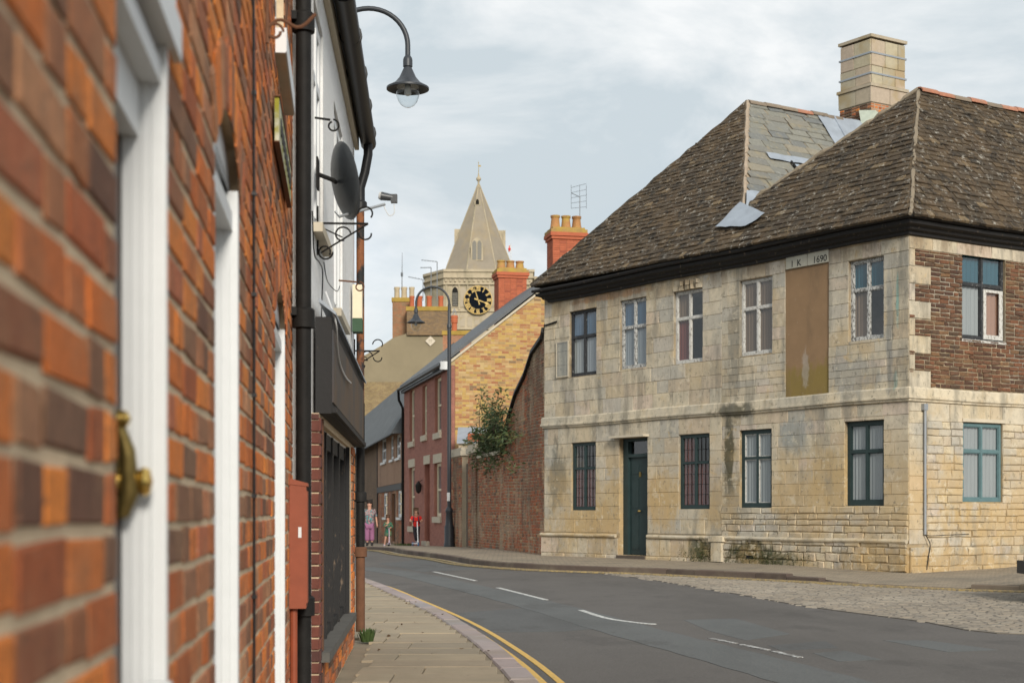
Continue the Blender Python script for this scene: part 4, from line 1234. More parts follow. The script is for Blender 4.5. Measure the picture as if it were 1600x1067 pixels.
M['stone'] = pieces_mat('limestone_ashlar', ST, 0.3, 7, bump=0.9, bscale=40, extras=ex_stone, dist=0.006, speck=[((0.14, 0.13, 0.11), 34, 0.60, 0.72)])
M['stone_joint'] = pieces_mat('limestone_joint', [(0, (0.26, 0.20, 0.125)), (1, (0.26, 0.20, 0.125))], 0.6, 7, extras=ex_stone)
w = MB(); w.wall(A, 0.0, LA, 0.0, 6.0, opsA, 0.35)
wa = w.build('front_wall', M['stone_joint'], sh_)
w = MB(); w.wall(B, 0.004, LB, 0.0, 6.0, opsB, 0.35)
wb = w.build('side_wall', M['stone_joint'], sh_)
b = MB()
b.prism([W(LA, 0.3, 0), W(LA, LB, 0), W(LA - 0.3, LB, 0), W(LA - 0.3, 0.3, 0)], (0, 0, 6.0))
b.prism([W(0.3, LB, 0), W(LA - 0.3, LB, 0), W(LA - 0.3, LB - 0.3, 0), W(0.3, LB - 0.3, 0)], (0, 0, 6.0))
b.build('rear_wall', M['stone_joint'], sh_)
b = MB(); b.prism([W(0.35, 0.4, 3.0), W(LA - 0.35, 0.4, 3.0), W(LA - 0.35, LB - 0.4, 3.0), W(0.35, LB - 0.4, 3.0)], (0, 0, 0.15)); b.build('upper_floor', M['inner'], sh_)
b = MB()
for s in (3.0, 6.6): b.prism([W(s, 0.4, 0), W(s + 0.1, 0.4, 0), W(s + 0.1, LB - 0.4, 0), W(s, LB - 0.4, 0)], (0, 0, 5.9))
b.build('inner_wall', M['inner'], sh_)
SL, SHH = 0.45, 0.27
sa = piece_variants('ashlar', M['stone'], SL, SHH, 0.008, 32, bevel=0.005, rough=0.0035)
sr = piece_variants('rubble', M['stone'], 0.28, 0.12, 0.022, 32, bevel=0.012, rough=0.010)
grey = [v for v in sa if 0.25 < v[3][0][0] < 0.55 or 0.7 < v[3][0][0] < 0.85]
cream = [v for v in sa if v[3][0][0] < 0.72 or v[3][0][0] > 0.85]
pcs = Pieces('stone', 'stonework_beyond', M['stone'], wa)
sJ = A.s(1128)
def pickA(s, z): return pick(sa if rnd.random() < 0.75 else grey)
mz = lambda *a, **k: masonry(pcs, *a, **k)
SC0, SC1 = 3.02, 3.22
# far half: large ashlar
mz(A, pickA, SL, SHH, sJ, LA, 0.66, 2.98, (0.25, 0.31), (0.34, 0.72), opsA, 0.007, djit=0.002, rot=0.003)
mz(A, pickA, SL, SHH, sJ, LA, SC1, 5.78, (0.25, 0.31), (0.34, 0.68), opsA, 0.007, djit=0.0025, rot=0.003)
# near half
sil = L4[2]
mz(A, pickA, SL, SHH, 0.0, sJ, sil, 2.98, (0.19, 0.25), (0.3, 0.62), opsA, 0.006, djit=0.002, rot=0.004)
mz(A, lambda s, z: pick(sr), 0.28, 0.12, 0.0, sJ, 0.60, sil, (0.10, 0.16), (0.18, 0.46), opsA, 0.012, djit=0.006, rot=0.01)
mz(A, pickA, SL, SHH, 0.0, sJ, SC1, U6[2] - 0.05, (0.12, 0.16), (0.22, 0.5), opsA, 0.006, djit=0.0015, rot=0.004)
mz(A, pickA, SL, SHH, 0.0, sJ, U6[2] - 0.05, 5.78, (0.20, 0.27), (0.3, 0.62), opsA, 0.006, djit=0.002, rot=0.004)
# plinth: blocks far, rubble near
mz(A, pickA, SL, SHH, A.s(1100), LA + 0.06, 0.2, 0.55, [0.2, 0.55], (0.3, 0.6), [LD], 0.012, d=0.05, djit=0.006)
mz(A, lambda s, z: pick(sr), 0.28, 0.12, A.s(1100), LA + 0.06, 0.08, 0.2, [0.08, 0.2], (0.2, 0.5), [LD], 0.012, d=0.05, djit=0.01)
mz(A, lambda s, z: pick(sr), 0.28, 0.12, 0.0, A.s(1100), 0.08, 0.59, (0.09, 0.15), (0.14, 0.40), [], 0.016, d=0.045, djit=0.012, rot=0.02)
b = MB(); b.fbox(A, 0.0, LD[0] - 0.002, -0.02, 0.045, 0.0, 0.56); b.fbox(A, LD[1] + 0.002, LA + 0.06, -0.02, 0.045, 0.0, 0.56)
b.fbox(B, 0.0, LB, -0.02, 0.040, 0.0, 0.50)
b.build('plinth', M['stone_joint'], sh_)
# facade B: rubble and squared stone below, brown brick above with quoins
mz(B, pickA, SL, SHH, 0.0, 0.42, SC1 - 0.6, 2.98, (0.2, 0.28), (0.42, 0.42), opsB, 0.01)
mz(B, pickA, SL, SHH, 0.0, 0.42, 0.55, SC1 - 0.6, (0.2, 0.28), (0.42, 0.42), opsB, 0.01)
mz(B, pickA, SL, SHH, 0.42, LB, 2.66, 2.98, [2.66, 2.98], (0.4, 0.9), opsB, 0.01)
mz(B, lambda s, z: pick(sr if rnd.random() < .6 else sa) if False else pick(sr), 0.28, 0.12, 0.42, LB, 0.50, 2.66, (0.11, 0.19), (0.2, 0.52), opsB, 0.012, djit=0.006, rot=0.008)
mz(B, lambda s, z: pick(sr), 0.28, 0.12, 0.0, LB, 0.04, 0.50, (0.12, 0.18), (0.2, 0.6), [], 0.014, d=0.04, djit=0.01, rot=0.012)
mz(B, pickA, SL, SHH, 0.0, LB, 5.58, 5.79, [5.58, 5.79], (0.5, 0.9), [], 0.01, d=0.004)
# quoins
qz = courses(SC1, 5.58, 0.295); 
quo = []
for i in range(len(qz) - 1):
    ln = 0.52 if i % 2 == 0 else 0.14
    quo.append((0.0, ln, qz[i], qz[i + 1]))
    pcs.put(pick(cream), B, 0.0, ln - 0.006, qz[i] + 0.005, qz[i + 1] - 0.005, SL, SHH, 0.006, w=2)
# inscribed stones over the blocked window
zi0, zi1 = UP[3], UP[3] + 0.22
mtx = [A.s(1296), A.s(1262.5), A.s(1229)]
ins = plain('pale_inscribed_stone', (0.40, 0.385, 0.32), 0.9, amt=0.2, scale=12)
for k in range(2):
    f = MB(); f.fbox(A, mtx[k] + 0.008, mtx[k + 1] - 0.008, 0.0, 0.022, zi0 + 0.005, zi1)
    f.fbox(A, mtx[k] + 0.005, mtx[k + 1] - 0.005, 0.0, 0.035, zi1 + 0.002, zi1 + 0.035)
    st = f.build('inscribed_stone', ins, sh_)
    c = A.P((mtx[k] + mtx[k + 1]) / 2, 0.0235, (zi0 + zi1) / 2 - 0.03)
    text_mesh('1690' if k == 0 else 'I  K', 0.17, -A.u, A.v, c + (A.u * (-0.05 if k == 0 else 0.0)), 0.003, M['black'], st, 'lettering')
f = MB(); f.fbox(A, UP[0] + 0.004, UP[1] - 0.004, -0.06, -0.014, UP[2] + 0.002, UP[3] - 0.003)
def panel_mat():
    t = NT('brown_render')
    c = vary(t, (0.245, 0.155, 0.085), 0.18, 3)
    c = t.mix(c, (0.20, 0.15, 0.03), t.math('MULTIPLY', t.blob(A.P(A.s(1262), 0, 3.4), (1.0, .5, 0.55), math.atan2(uA.y, uA.x)), 0.7))
    c = t.mix(c, (0.42, 0.40, 0.36), t.math('MULTIPLY', t.blob(A.P(A.s(1258), 0, 3.75), (0.12, .5, 0.4), math.atan2(uA.y, uA.x), ns=9), 0.45))
    c = t.mix(c, (0.15, 0.10, 0.06), t.math('MULTIPLY', t.mask(t.noise(1.6, 7, 0.7, stretch=(1, 1, 0.3)), 0.48, 0.66), 0.5))
    c = t.mix(c, (0.38, 0.33, 0.25), t.math('MULTIPLY', t.mask(t.noise(16, 6, 0.7), 0.64, 0.68), 0.6))
    t.bump(t.noise(30, 4, 0.6), 0.2, 0.004)
    return t.out(c, 0.85)
f.build('blocked_window', panel_mat(), sh_)
# brickwork on B
vb = piece_variants('brown_brick', M['brick_sooty'], 0.225, 0.068, 0.016, 32, bevel=0.010, rough=0.008)
vb2 = [v for v in vb]
pcb = Pieces('brick', 'brickwork_beyond', M['brick_sooty'], wb)
masonry(pcb, B, vb, 0.225, 0.068, 0.0, LB, SC1 + 0.02, 5.58, 0.0765, [0.235, 0.235, 0.12], opsB + quo, 0.015, -0.001, djit=0.006, rot=0.02)
# string course and cornice swept round the corner
def sweep(name, prof, mat, far=LA, near=LB, zf=0.0):
    n = len(prof)
    rings = []
    L = [(far, 0)] + [(far * (1 - i / 8), 0) for i in range(1, 8)] + [(0, 0)] + [(0, near * i / 6) for i in range(1, 7)]
    vs = []
    for i, (s, t) in enumerate(L):
        sag = 0.012 * math.sin(s * 1.3) + 0.008 * math.sin(t * 2 + 1)
        for d, z in prof:
            if t == 0 and s > 0: p = W(s + (d if i == 0 else 0), -d / abs(uB.dot(A.n)), z + sag)
            elif s == 0 and t == 0: p = W(-d, -d, z + sag)
            else: p = W(-d / abs(uA.dot(B.n)), t, z + sag)
            vs.append(p)
    f = MB(); fs = []
    for i in range(len(L) - 1):
        for k in range(n):
            k2 = (k + 1) % n
            fs.append((i * n + k, (i + 1) * n + k, (i + 1) * n + k2, i * n + k2))
    fs.append(tuple(range(n))); fs.append(tuple((len(L) - 1) * n + k for k in range(n))[::-1])
    f._add(vs, fs)
    return f.build(name, mat, sh_)
sweep('string_course', [(-0.02, 3.20), (0.035, 3.225), (0.055, 3.20), (0.055, 3.075), (0.072, 3.068), (0.072, 3.03), (0.045, 3.02), (0.040, 2.985), (0.018, 2.975), (-0.02, 2.97)], M['stone'])
sweep('cornice', [(-0.02, 5.80), (0.05, 5.805), (0.06, 5.85), (0.13, 5.875), (0.15, 5.92), (0.24, 5.95), (0.25, 6.01), (-0.02, 6.02)], M['black_wood'], far=LA - 0.24)
sweep('gutter', [(0.20, 6.02), (0.33, 6.03), (0.345, 6.06), (0.335, 6.09), (0.22, 6.085)], M['black_wood'], far=LA - 0.32)
b = MB()
for a_, b_ in ((0.0, LD[0] - 0.06), (LD[1] + 0.06, LA + 0.06)):
    pth = [A.P(a_ + (b_ - a_) * i / 6, 0.062, 0.60 + 0.006 * math.sin(i * 2.1)) for i in range(7)]
    b.tube(pth, 0.040, 8)
b.build('plinth_moulding', M['stone'], sh_)
b = MB(); b.fbox(A, A.s(1134), A.s(1118), 0.03, 0.13, 0.14, 0.52); b.fbox(A, A.s(1137), A.s(1115), 0.03, 0.15, 0.53, 0.62); b.build('bumper_stone', M['stone'], sh_)
# rough patch over the third window
b = MB(); o = U3
for i in range(9):
    b.box(tuple(A.P(o[0] + (o[1] - o[0]) * (i % 5 + 0.5) / 5, 0.0, o[3] + 0.05 + 0.09 * (i // 5))), (U(0.12, 0.2), U(0.06, 0.10), U(0.07, 0.10)), U(0, 3))
b.build('rough_lintel', M['stone'], sh_)
# ---- windows
win = lambda F, o, mat, **k: window(sh_, F, o[0], o[1], o[2], o[3], mat, **k)
c_ = M
win(A, U1, c_['black_frame'], split=0.40, inner=(c_['blue_curtain'],) * 2 + (c_['white_blind'], c_['grey_net']), flip=True, label='blackened frame with blue panes above', rec=0.05)
win(A, U2, c_['white_worse'], split=0.40, inner=(c_['blue_curtain'],) * 2 + (c_['grey_net'],) * 2, flip=True, rec=0.05)
win(A, U3, c_['white_old'], split=0.38, inner=(c_['brown_board'], None, c_['red_curtain'], None), flip=True, rec=0.05)
win(A, U4, c_['white_old'], split=0.38, inner=(c_['brown_board'],) * 4, flip=True, rec=0.05)
win(A, U6, c_['white_worse'], split=0.37, inner=(c_['teal_blind'], c_['teal_blind'], c_['brown_board'], None), flip=True, rec=0.06)
win(A, L1, c_['teal_paint'], split=0.38, lead=(3, 2, 4), inner=(None, None, c_['red_curtain'], c_['red_curtain']), flip=True, rec=0.04, fw=0.07)
win(A, L2, c_['teal_paint'], split=0.38, lead=(3, 2, 4), inner=(c_['red_curtain'], None, c_['red_curtain'], c_['red_curtain']), flip=True, rec=0.04, fw=0.07)
win(A, L3, c_['teal_paint'], split=0.36, inner=(c_['white_blind'],) * 4, flip=True, rec=0.05, fw=0.08, paint2=c_['white_old'])
win(A, L4, c_['teal_paint'], split=0.36, inner=(c_['white_blind'],) * 4, flip=True, rec=0.07, fw=0.08)
win(B, BU, c_['black_frame'], split=0.38, inner=(c_['teal_blind'], c_['teal_blind'], c_['white_blind'], c_['pink_board']), rec=0.05, fw=0.06)
win(B, BL, c_['teal_light'], split=0.36, inner=(c_['white_blind'],) * 4, rec=0.03, fw=0.06)
win(B, BU2, c_['black_frame'], split=0.38, inner=(c_['white_blind'],) * 4, rec=0.05)
win(B, BL2, c_['teal_light'], split=0.36, inner=(c_['white_blind'],) * 4, rec=0.03)
f = MB(); x0, x1 = (BU[0] + BU[1]) / 2 + 0.03, BU[1] - 0.03; z0, z1 = BU[2] + 0.03, BU[3] - (BU[3] - BU[2]) * 0.42
for r in ((x0, x0 + 0.07, z0, z1), (x1 - 0.09, x1, z0, z1), (x0 + 0.07, x1 - 0.09, z0, z0 + 0.08), (x0 + 0.07, x1 - 0.09, z1 - 0.05, z1)): f.fbox(B, r[0], r[1], -0.05, -0.035, r[2], r[3])
f.build('white_casement', M['white_old'], sh_)
f = MB(); f.fbox(B, BU[0] - 0.01, BU[1] + 0.01, -0.05, 0.012, BU[2] - 0.045, BU[2] - 0.002); f.build('window_sill', M['white_old'], sh_)
f = MB(); f.fbox(B, BL[0] - 0.02, BL[1] + 0.06, 0.0, 0.03, BL[3] + 0.01, BL[3] + 0.07); f.build('lintel_board', M['stone_trim'], sh_)
# old shutter leaf swung back beside the first upper window
hinge = U1[1] + 0.0
f = MB()
for r in ((hinge, hinge + 0.02), (hinge + 0.42, hinge + 0.44)): f.fbox(A, r[0], r[1], 0.03, 0.045, U1[2] + 0.02, U1[2] + 0.82)
for z in (U1[2] + 0.02, U1[2] + 0.80): f.fbox(A, hinge + 0.02, hinge + 0.42, 0.031, 0.044, z, z + 0.02)
fc = f.build('open_casement', M['stone_trim'], sh_)
f = MB(); f.poly([A.P(x, 0.038, z) for x, z in ((hinge + .02, U1[2] + .04), (hinge + .42, U1[2] + .04), (hinge + .42, U1[2] + .8), (hinge + .02, U1[2] + .8))]); f.build('pane', M['glass'], fc)
# ---- door
f = MB(); s0, s1, z0, z1 = LD
f.fbox(A, s0 + 0.003, s0 + 0.07, -0.22, -0.10, z0, z1 - 0.003); f.fbox(A, s1 - 0.16, s1 - 0.003, -0.22, -0.10, z0, z1 - 0.003)
f.fbox(A, s0 + 0.07, s1 - 0.16, -0.22, -0.102, z1 - 0.06, z1 - 0.003); f.fbox(A, s0 + 0.07, s1 - 0.16, -0.22, -0.102, z1 - 0.40, z1 - 0.33)
df = f.build('door_frame', M['teal_paint'], sh_)
f = MB(); f.poly([A.P(x, -0.187, z) for x, z in ((s0 + .07, z1 - .33), (s1 - .16, z1 - .33), (s1 - .16, z1 - .06), (s0 + .07, z1 - .06))]); f.build('pane', M['glass'], df)
f = MB(); a, c = s0 + 0.072, s1 - 0.162; zt = z1 - 0.402
f.fbox(A, a, c, -0.20, -0.155, z0 + 0.01, zt)
dr = f.build('door', M['teal_paint'], sh_, label='dark green panelled front door')
H_ = zt - z0
for k in range(2):
    x0 = a + 0.07 + k * ((c - a) / 2 - 0.02); x1 = x0 + (c - a) / 2 - 0.12
    for q0, q1 in ((0.06, 0.42), (0.48, 0.78), (0.83, 0.95)):
        f = MB(); f.fbox(A, x0, x1, -0.155, -0.145, z0 + H_ * q0, z0 + H_ * q1); f.build('door_panel', M['teal_paint'], dr)
Ra = Matrix((A.u, A.v, A.n)).transposed()
f = MB(); cx_ = (a + c) / 2
f.lathe([(0.02, 0), (0.012, 0.015), (0.028, 0.04), (0.02, 0.055), (0.0, 0.06)], A.P(cx_, -0.145, z0 + H_ * 0.45), 12, R=Ra); f.build('knob', M['brass_dull'], dr)
f = MB(); f.fbox(A, cx_ - 0.03, cx_ + 0.03, -0.155, -0.14, z0 + H_ * 0.80, z0 + H_ * 0.85); f.build('knocker', M['brass_dull'], dr)
f = MB(); f.fbox(A, s0 - 0.05, s1 + 0.16, -0.02, 0.17, z1 + 0.01, z1 + 0.055); f.build('door_hood', M['stone_trim'], sh_)
f = MB(); f.fbox(A, s0 + 0.002, s1 - 0.002, -0.22, 0.10, 0.06, 0.195); f.build('door_step', plain('dark_step', (0.09, 0.07, 0.055), 0.9), sh_)
f = MB(); f.fbox(A, A.s(1181), A.s(1170), 0.06, 0.072, 0.18, 0.28); f.build('air_brick', M['black_iron'], sh_)
# conduit on B
f = MB(); cs = B.s(1442); f.fbox(B, cs - 0.05, cs + 0.04, 0.01, 0.08, 2.84, 2.95); f.build('junction_box', M['galv'], sh_)
f = MB(); f.tube([B.P(cs, 0.05, 2.84), B.P(cs + 0.005, 0.045, 0.72)], 0.024, 10); f.build('conduit', M['galv'], sh_)
f = MB(); f.tube(curve([B.P(cs, 0.05, 0.72), B.P(cs + 0.06, 0.075, 0.62), B.P(cs + 0.10, 0.07, 0.52), B.P(cs + 0.05, 0.07, 0.3), B.P(cs + 0.02, 0.07, 0.12)], 5), 0.008, 6)
f.tube(curve([B.P(cs, 0.05, 0.74), B.P(cs + 0.12, 0.03, 0.70), B.P(cs + 0.6, 0.03, 0.71), B.P(cs + 1.1, 0.03, 0.72)], 4), 0.006, 6); f.build('cable', M['black_plastic'], sh_)
f = MB(); f.tube([A.P(LA - 0.05, 0.02, 5.32), A.P(LA - 0.5, 0.04, 5.36)], 0.02, 6); f.tube([A.P(LA - 0.02, 0.02, 5.36), A.P(LA + 0.03, 0.02, 5.1)], 0.01, 6); f.build('iron_stay', M['black_iron'], sh_)
# small fallen holes and chips in the stones
# ---- roof
ZE = 6.07
pit = 1.10
E = W(-0.35, -0.35, ZE); EF = W(LA + 0.02, -0.35, ZE + 0.12)
nF0 = (EF - E).normalized()
upF = (-A.n + Vector((0, 0, pit))).normalized()
nF = nF0.cross(upF)
if nF.z < 0: nF = -nF
nF.normalize(); upF = nF.cross(nF0);
if upF.z < 0: upF = -upF
AP1 = ray_plane(1435, 142, E, nF); AP2 = ray_plane(1168, 160, E, nF); SD = ray_plane(1163, 322, E, nF)
def plane_frame(o, u, q):
    u = u.normalized(); n = u.cross(q - o).normalized()
    if n.z < 0: n = -n
    v = n.cross(u)
    if v.z < 0: v = -v
    return Frame(o, u, n, v)
def to2(F, p): return ((p - F.o).dot(F.u), (p - F.o).dot(F.v))
def inside(pt, poly):
    x, y = pt; c = False
    for i in range(len(poly)):
        (x0, y0), (x1, y1) = poly[i - 1], poly[i]
        if (y0 > y) != (y1 > y) and x < (x1 - x0) * (y - y0) / (y1 - y0) + x0: c = not c
    return c
FR = plane_frame(E, EF - E, AP1)
RL = 7.2
R1, R2 = AP1 + uB * (RL - 0.2), AP2 + uB * (RL - 1.4)
BE = E + uB * (LB + 0.35)
BR = plane_frame(E, uB, AP1)
VAL = SD + uB * (RL + 1.5)
W2 = plane_frame(SD, uB, AP2)
def hip_patch(pts):
    b_ = MB(); n = (pts[1] - pts[0]).cross(pts[2] - pts[0]).normalized()
    if n.z < 0: n = -n
    b_.prism([p - n * 0.035 for p in pts], n * 0.03)
    return b_
M['roof_dark'] = plain('roof_underlay', (0.05, 0.042, 0.033), 1.0)
M['torching'] = plain('lime_torching', (0.36, 0.28, 0.19), 1.0, amt=0.3, scale=10)
FFAR = W(LA + 0.02, LB, ZE + 0.12)
rf = hip_patch([E, EF, AP2, SD]); r2 = hip_patch([E, SD, AP1]); rf._add(r2.v, r2.f)
for pts in ([E, AP1, R1, BE], [EF, FFAR, R2, AP2], [AP1, SD, VAL, R1]):
    r2 = hip_patch(pts); rf._add(r2.v, r2.f)
roof = rf.build('roof', M['roof_dark'], sh_)
r2 = hip_patch([SD, VAL, R2, AP2]); r2.build('slate_bed', M['torching'], roof)
def ex_tile(t, c):
    c = t.mix(c, (0.13, 0.085, 0.045), t.math('MULTIPLY', t.mask(t.noise(1.1, 5, 0.6), 0.48, 0.66), 0.4))
    c = t.mix(c, (0.32, 0.30, 0.26), t.mask(t.noise(9, 8, 0.8), 0.57, 0.61))
    c = t.mix(c, (0.30, 0.24, 0.13), t.math('MULTIPLY', t.mask(t.noise(11, 6, 0.7), 0.62, 0.70), 0.7))
    c = t.mix(c, (0.02, 0.018, 0.015), t.math('MULTIPLY', t.mask(t.noise(4.2, 8, 0.8), 0.53, 0.60), 0.8))
    return c
M['tile'] = pieces_mat('mossy_stone_slate', [(0, (0.052, 0.038, 0.025)), (0.25, (0.078, 0.056, 0.034)), (0.5, (0.043, 0.034, 0.024)), (0.75, (0.096, 0.067, 0.038)), (0.96, (0.068, 0.051, 0.034)), (1, (0.22, 0.16, 0.09))], 0.45, 22, bump=0.9, bscale=35, extras=ex_tile, dist=0.015)
def ex_slate(t, c):
    c = t.mix(c, (0.30, 0.24, 0.13), t.math('MULTIPLY', t.mask(t.noise(2.5, 6, 0.7), 0.52, 0.68), 0.45))
    return t.mix(c, (0.34, 0.34, 0.31), t.math('MULTIPLY', t.mask(t.noise(9, 6, 0.7), 0.56, 0.70), 0.5))
M['bslate'] = pieces_mat('large_grey_stone_slate', [(0, (0.155, 0.155, 0.135)), (0.3, (0.20, 0.195, 0.165)), (0.6, (0.14, 0.145, 0.14)), (1, (0.23, 0.205, 0.155))], 0.3, 14, bump=0.7, bscale=30, extras=ex_slate)
tv = piece_variants('stone_slate', M['tile'], 0.24, 0.19, 0.034, 32, bevel=0.006, rough=0.009)
pct = Pieces('roof_tile', 'roof_tiles_beyond', M['tile'], roof)
def tiling(F, poly3, row, lens, vs, L, H, tilt=0.13, over=1.3, d=-0.005, zj=0.012, pc=pct, miss=0.0, w=1.0, gap=0.006, rj=0.03):
    poly = [to2(F, p) for p in poly3]
    x0, x1 = min(p[0] for p in poly), max(p[0] for p in poly)
    y0, y1 = min(p[1] for p in poly), max(p[1] for p in poly)
    y = y0
    def cross(yy):
        xs = []
        for i in range(len(poly)):
            (ax, ay), (bx, by) = poly[i - 1], poly[i]
            if (ay > yy) != (by > yy): xs.append(ax + (bx - ax) * (yy - ay) / (by - ay))
        xs.sort()
        return [(xs[k], xs[k + 1]) for k in range(0, len(xs) - 1, 2)]
    while y < y1:
        rh = row * (1 - 0.25 * (y - y0) / (y1 - y0))
        for xa, xb in cross(y + rh * 0.7):
            x = xa - 0.01
            while x < xb - 0.03:
                ln = U(*lens); x2 = min(x + ln, xb + 0.01)
                if xb - x2 < 0.06: x2 = xb + 0.01
                pc.put(pick(vs), F, x + gap / 2, x2 - gap / 2, y - 0.03 + U(-zj, zj), y - 0.03 + rh * over, L, H, d + U(-0.004, 0.010), rot=U(-rj, rj), tilt=tilt + U(-0.04, 0.05), w=w)
                x = x2
        y += rh
tiling(FR, [E, EF, AP2, SD, AP1], 0.15, (0.13, 0.30), tv, 0.24, 0.19, rj=0.018)
tiling(BR, [E, AP1, R1, BE], 0.15, (0.12, 0.28), tv, 0.24, 0.19, rj=0.018)
tiling(plane_frame(EF, uB, AP2), [EF, FFAR, R2, AP2], 0.2, (0.2, 0.4), tv, 0.24, 0.19, w=0)
pct.finish(296)
lv = piece_variants('large_slate', M['bslate'], 0.45, 0.33, 0.018, 16, bevel=0.008, rough=0.014)
pcl = Pieces('large_slate', 'large_slates_beyond', M['bslate'], roof)
lead0, lead1 = AP2 + uB * 2.9, AP2 + uB * 4.6
dwn = -W2.v
def P2(p, u, v): return p + uB * u + dwn * v
tiling(W2, [SD, SD + uB * 6.0, AP2 + uB * 2.5, AP2], 0.29, (0.42, 0.75), lv, 0.45, 0.33, tilt=0.03, over=1.02, pc=pcl, zj=0.01, d=0.0, gap=0.03, rj=0.03)
pcl.finish(200)
# lead sheets
f = MB(); n2 = W2.n
def lead_sheet(p, u0, u1, v0, v1, h=0.03, nu=6, nv=6, sk=0.0, sk2=None):
    f = MB(); sk2 = sk if sk2 is None else sk2
    vs = []
    for j in range(nv + 1):
        for i in range(nu + 1):
            vv = v0 + (v1 - v0) * j / nv
            uu = u0 + (u1 - u0) * i / nu + (sk + (sk2 - sk) * i / nu) * (vv - v0)
            vs.append(P2(p, uu, vv) + n2 * (h + 0.010 * math.sin(i * 2.3 + j * 1.1)))
    f._add(vs, [(j * (nu + 1) + i, j * (nu + 1) + i + 1, (j + 1) * (nu + 1) + i + 1, (j + 1) * (nu + 1) + i) for j in range(nv) for i in range(nu)])
    return f
def px_sheet(c4, h, name='lead_sheet', mat='lead', nu=6, nv=6, pl=None, nn=None):
    q4 = [ray_plane(x, y, pl or SD, nn or W2.n) for x, y in c4]
    f = MB(); vs = []
    for j in range(nv + 1):
        a, b_ = q4[0].lerp(q4[3], j / nv), q4[1].lerp(q4[2], j / nv)
        for i in range(nu + 1): vs.append(a.lerp(b_, i / nu) + (nn or W2.n) * (h + 0.010 * math.sin(i * 2.3 + j * 1.1)))
    f._add(vs, [(j * (nu + 1) + i, j * (nu + 1) + i + 1, (j + 1) * (nu + 1) + i + 1, (j + 1) * (nu + 1) + i) for j in range(nv) for i in range(nu)])
    return f.build(name, M[mat], roof, True)
px_sheet([(1274, 181), (1301, 185), (1336, 245), (1312, 240)], 0.05)
px_sheet([(1301, 185), (1356, 194), (1372, 225), (1336, 245)], 0.055)
f = MB(); f.tube([ray_plane(1301, 185, SD, W2.n) + n2 * 0.06, ray_plane(1336, 245, SD, W2.n) + n2 * 0.05], 0.025, 8); f.build('lead_roll', M['lead'], roof, True)
hp = ray_plane(1245, 262, SD, W2.n)
lead_sheet(hp, -0.7, 0.9, -0.34, -0.10, 0.06).build('lead_sheet', M['lead'], roof, True)
lead_sheet(hp, -0.10, 0.7, -0.05, 0.95, 0.045).build('lead_sheet', plain('pale_lead', (0.30, 0.36, 0.42), 0.5, amt=0.2), roof, True)
for k in range(2):
    f = MB(); q0 = P2(hp, -0.12 + k * 0.42, -0.12) + n2 * 0.06; q1 = P2(hp, -0.12 + k * 0.42, 0.95) + n2 * 0.06
    f.tube([q0, q1], 0.022, 6); f.build('rafter', M['black_wood'], roof)
# lead saddle where the two roofs meet
px_sheet([(1162, 305), (1220, 309), (1188, 346), (1161, 351)], 0.12)
px_sheet([(1161, 322), (1200, 340), (1170, 360), (1122, 361)], 0.11, pl=E, nn=nF)
# hips and ridges
def ridge(p, q, mat, r=0.10, L=0.42, nm='ridge_tile', lift=0.0):
    d = (q - p); n = max(1, int(d.length / L)); d /= n
    for i in range(n):
        a, b_ = p + d * i, p + d * (i + 0.985)
        f = MB(); u = d.normalized(); s = u.cross(Vector((0, 0, 1))).normalized(); v = s.cross(u)
        j = U(-0.012, 0.012)
        pr_ = [(math.cos(math.pi * k / 8) * r, math.sin(math.pi * k / 8) * r * 0.9 - r * 0.35) for k in range(9)]
        inn_ = [(x * 0.82, y * 0.82 - 0.01) for x, y in pr_][::-1]
        prof = [s * x + v * (y + lift + j) for x, y in pr_ + inn_]
        f.tone = rnd.random()
        f.prism([a + x for x in prof], b_ - a)
        f.build(nm, mat, roof, False)
M['ridge'] = pieces_mat('terracotta_ridge', [(0, (0.34, 0.14, 0.08)), (0.4, (0.36, 0.17, 0.11)), (0.6, (0.16, 0.13, 0.10)), (1, (0.24, 0.19, 0.14))], 0.4, 14, tint=(0.22, 0.17, 0.12), tscale=3, tamt=0.5)
ridge(AP1, AP1 + uB * 6.6, M['ridge'], 0.12)
ridge(AP2, AP2 + uB * 2.8, M['ridge'], 0.12)
def hipline(p, q, mat, r=0.04, sg=0.03):
    f = MB(); n = 26
    f.tube([p.lerp(q, i / n) + Vector((U(-sg, sg), U(-sg, sg), U(-0.01, 0.02))) for i in range(n + 1)], [r * U(0.7, 1.3) for _ in range(n + 1)], 6)
    f.build('hip_mortar', mat, roof)
hm = plain('pale_hip_mortar', (0.34, 0.27, 0.20), 1.0, amt=0.5, scale=9)
hd = plain('lichened_hip_mortar', (0.22, 0.18, 0.13), 1.0, amt=0.5, scale=9)
hipline(SD, AP2, hm, 0.045, 0.012); hipline(E, AP1, hd, 0.035, 0.014); hipline(SD.lerp(AP1, 0.08), AP1, hd, 0.05); hipline(EF, AP2, M['tile'], 0.05, 0.006)
pcs.finish(296)
pcb.finish(296)
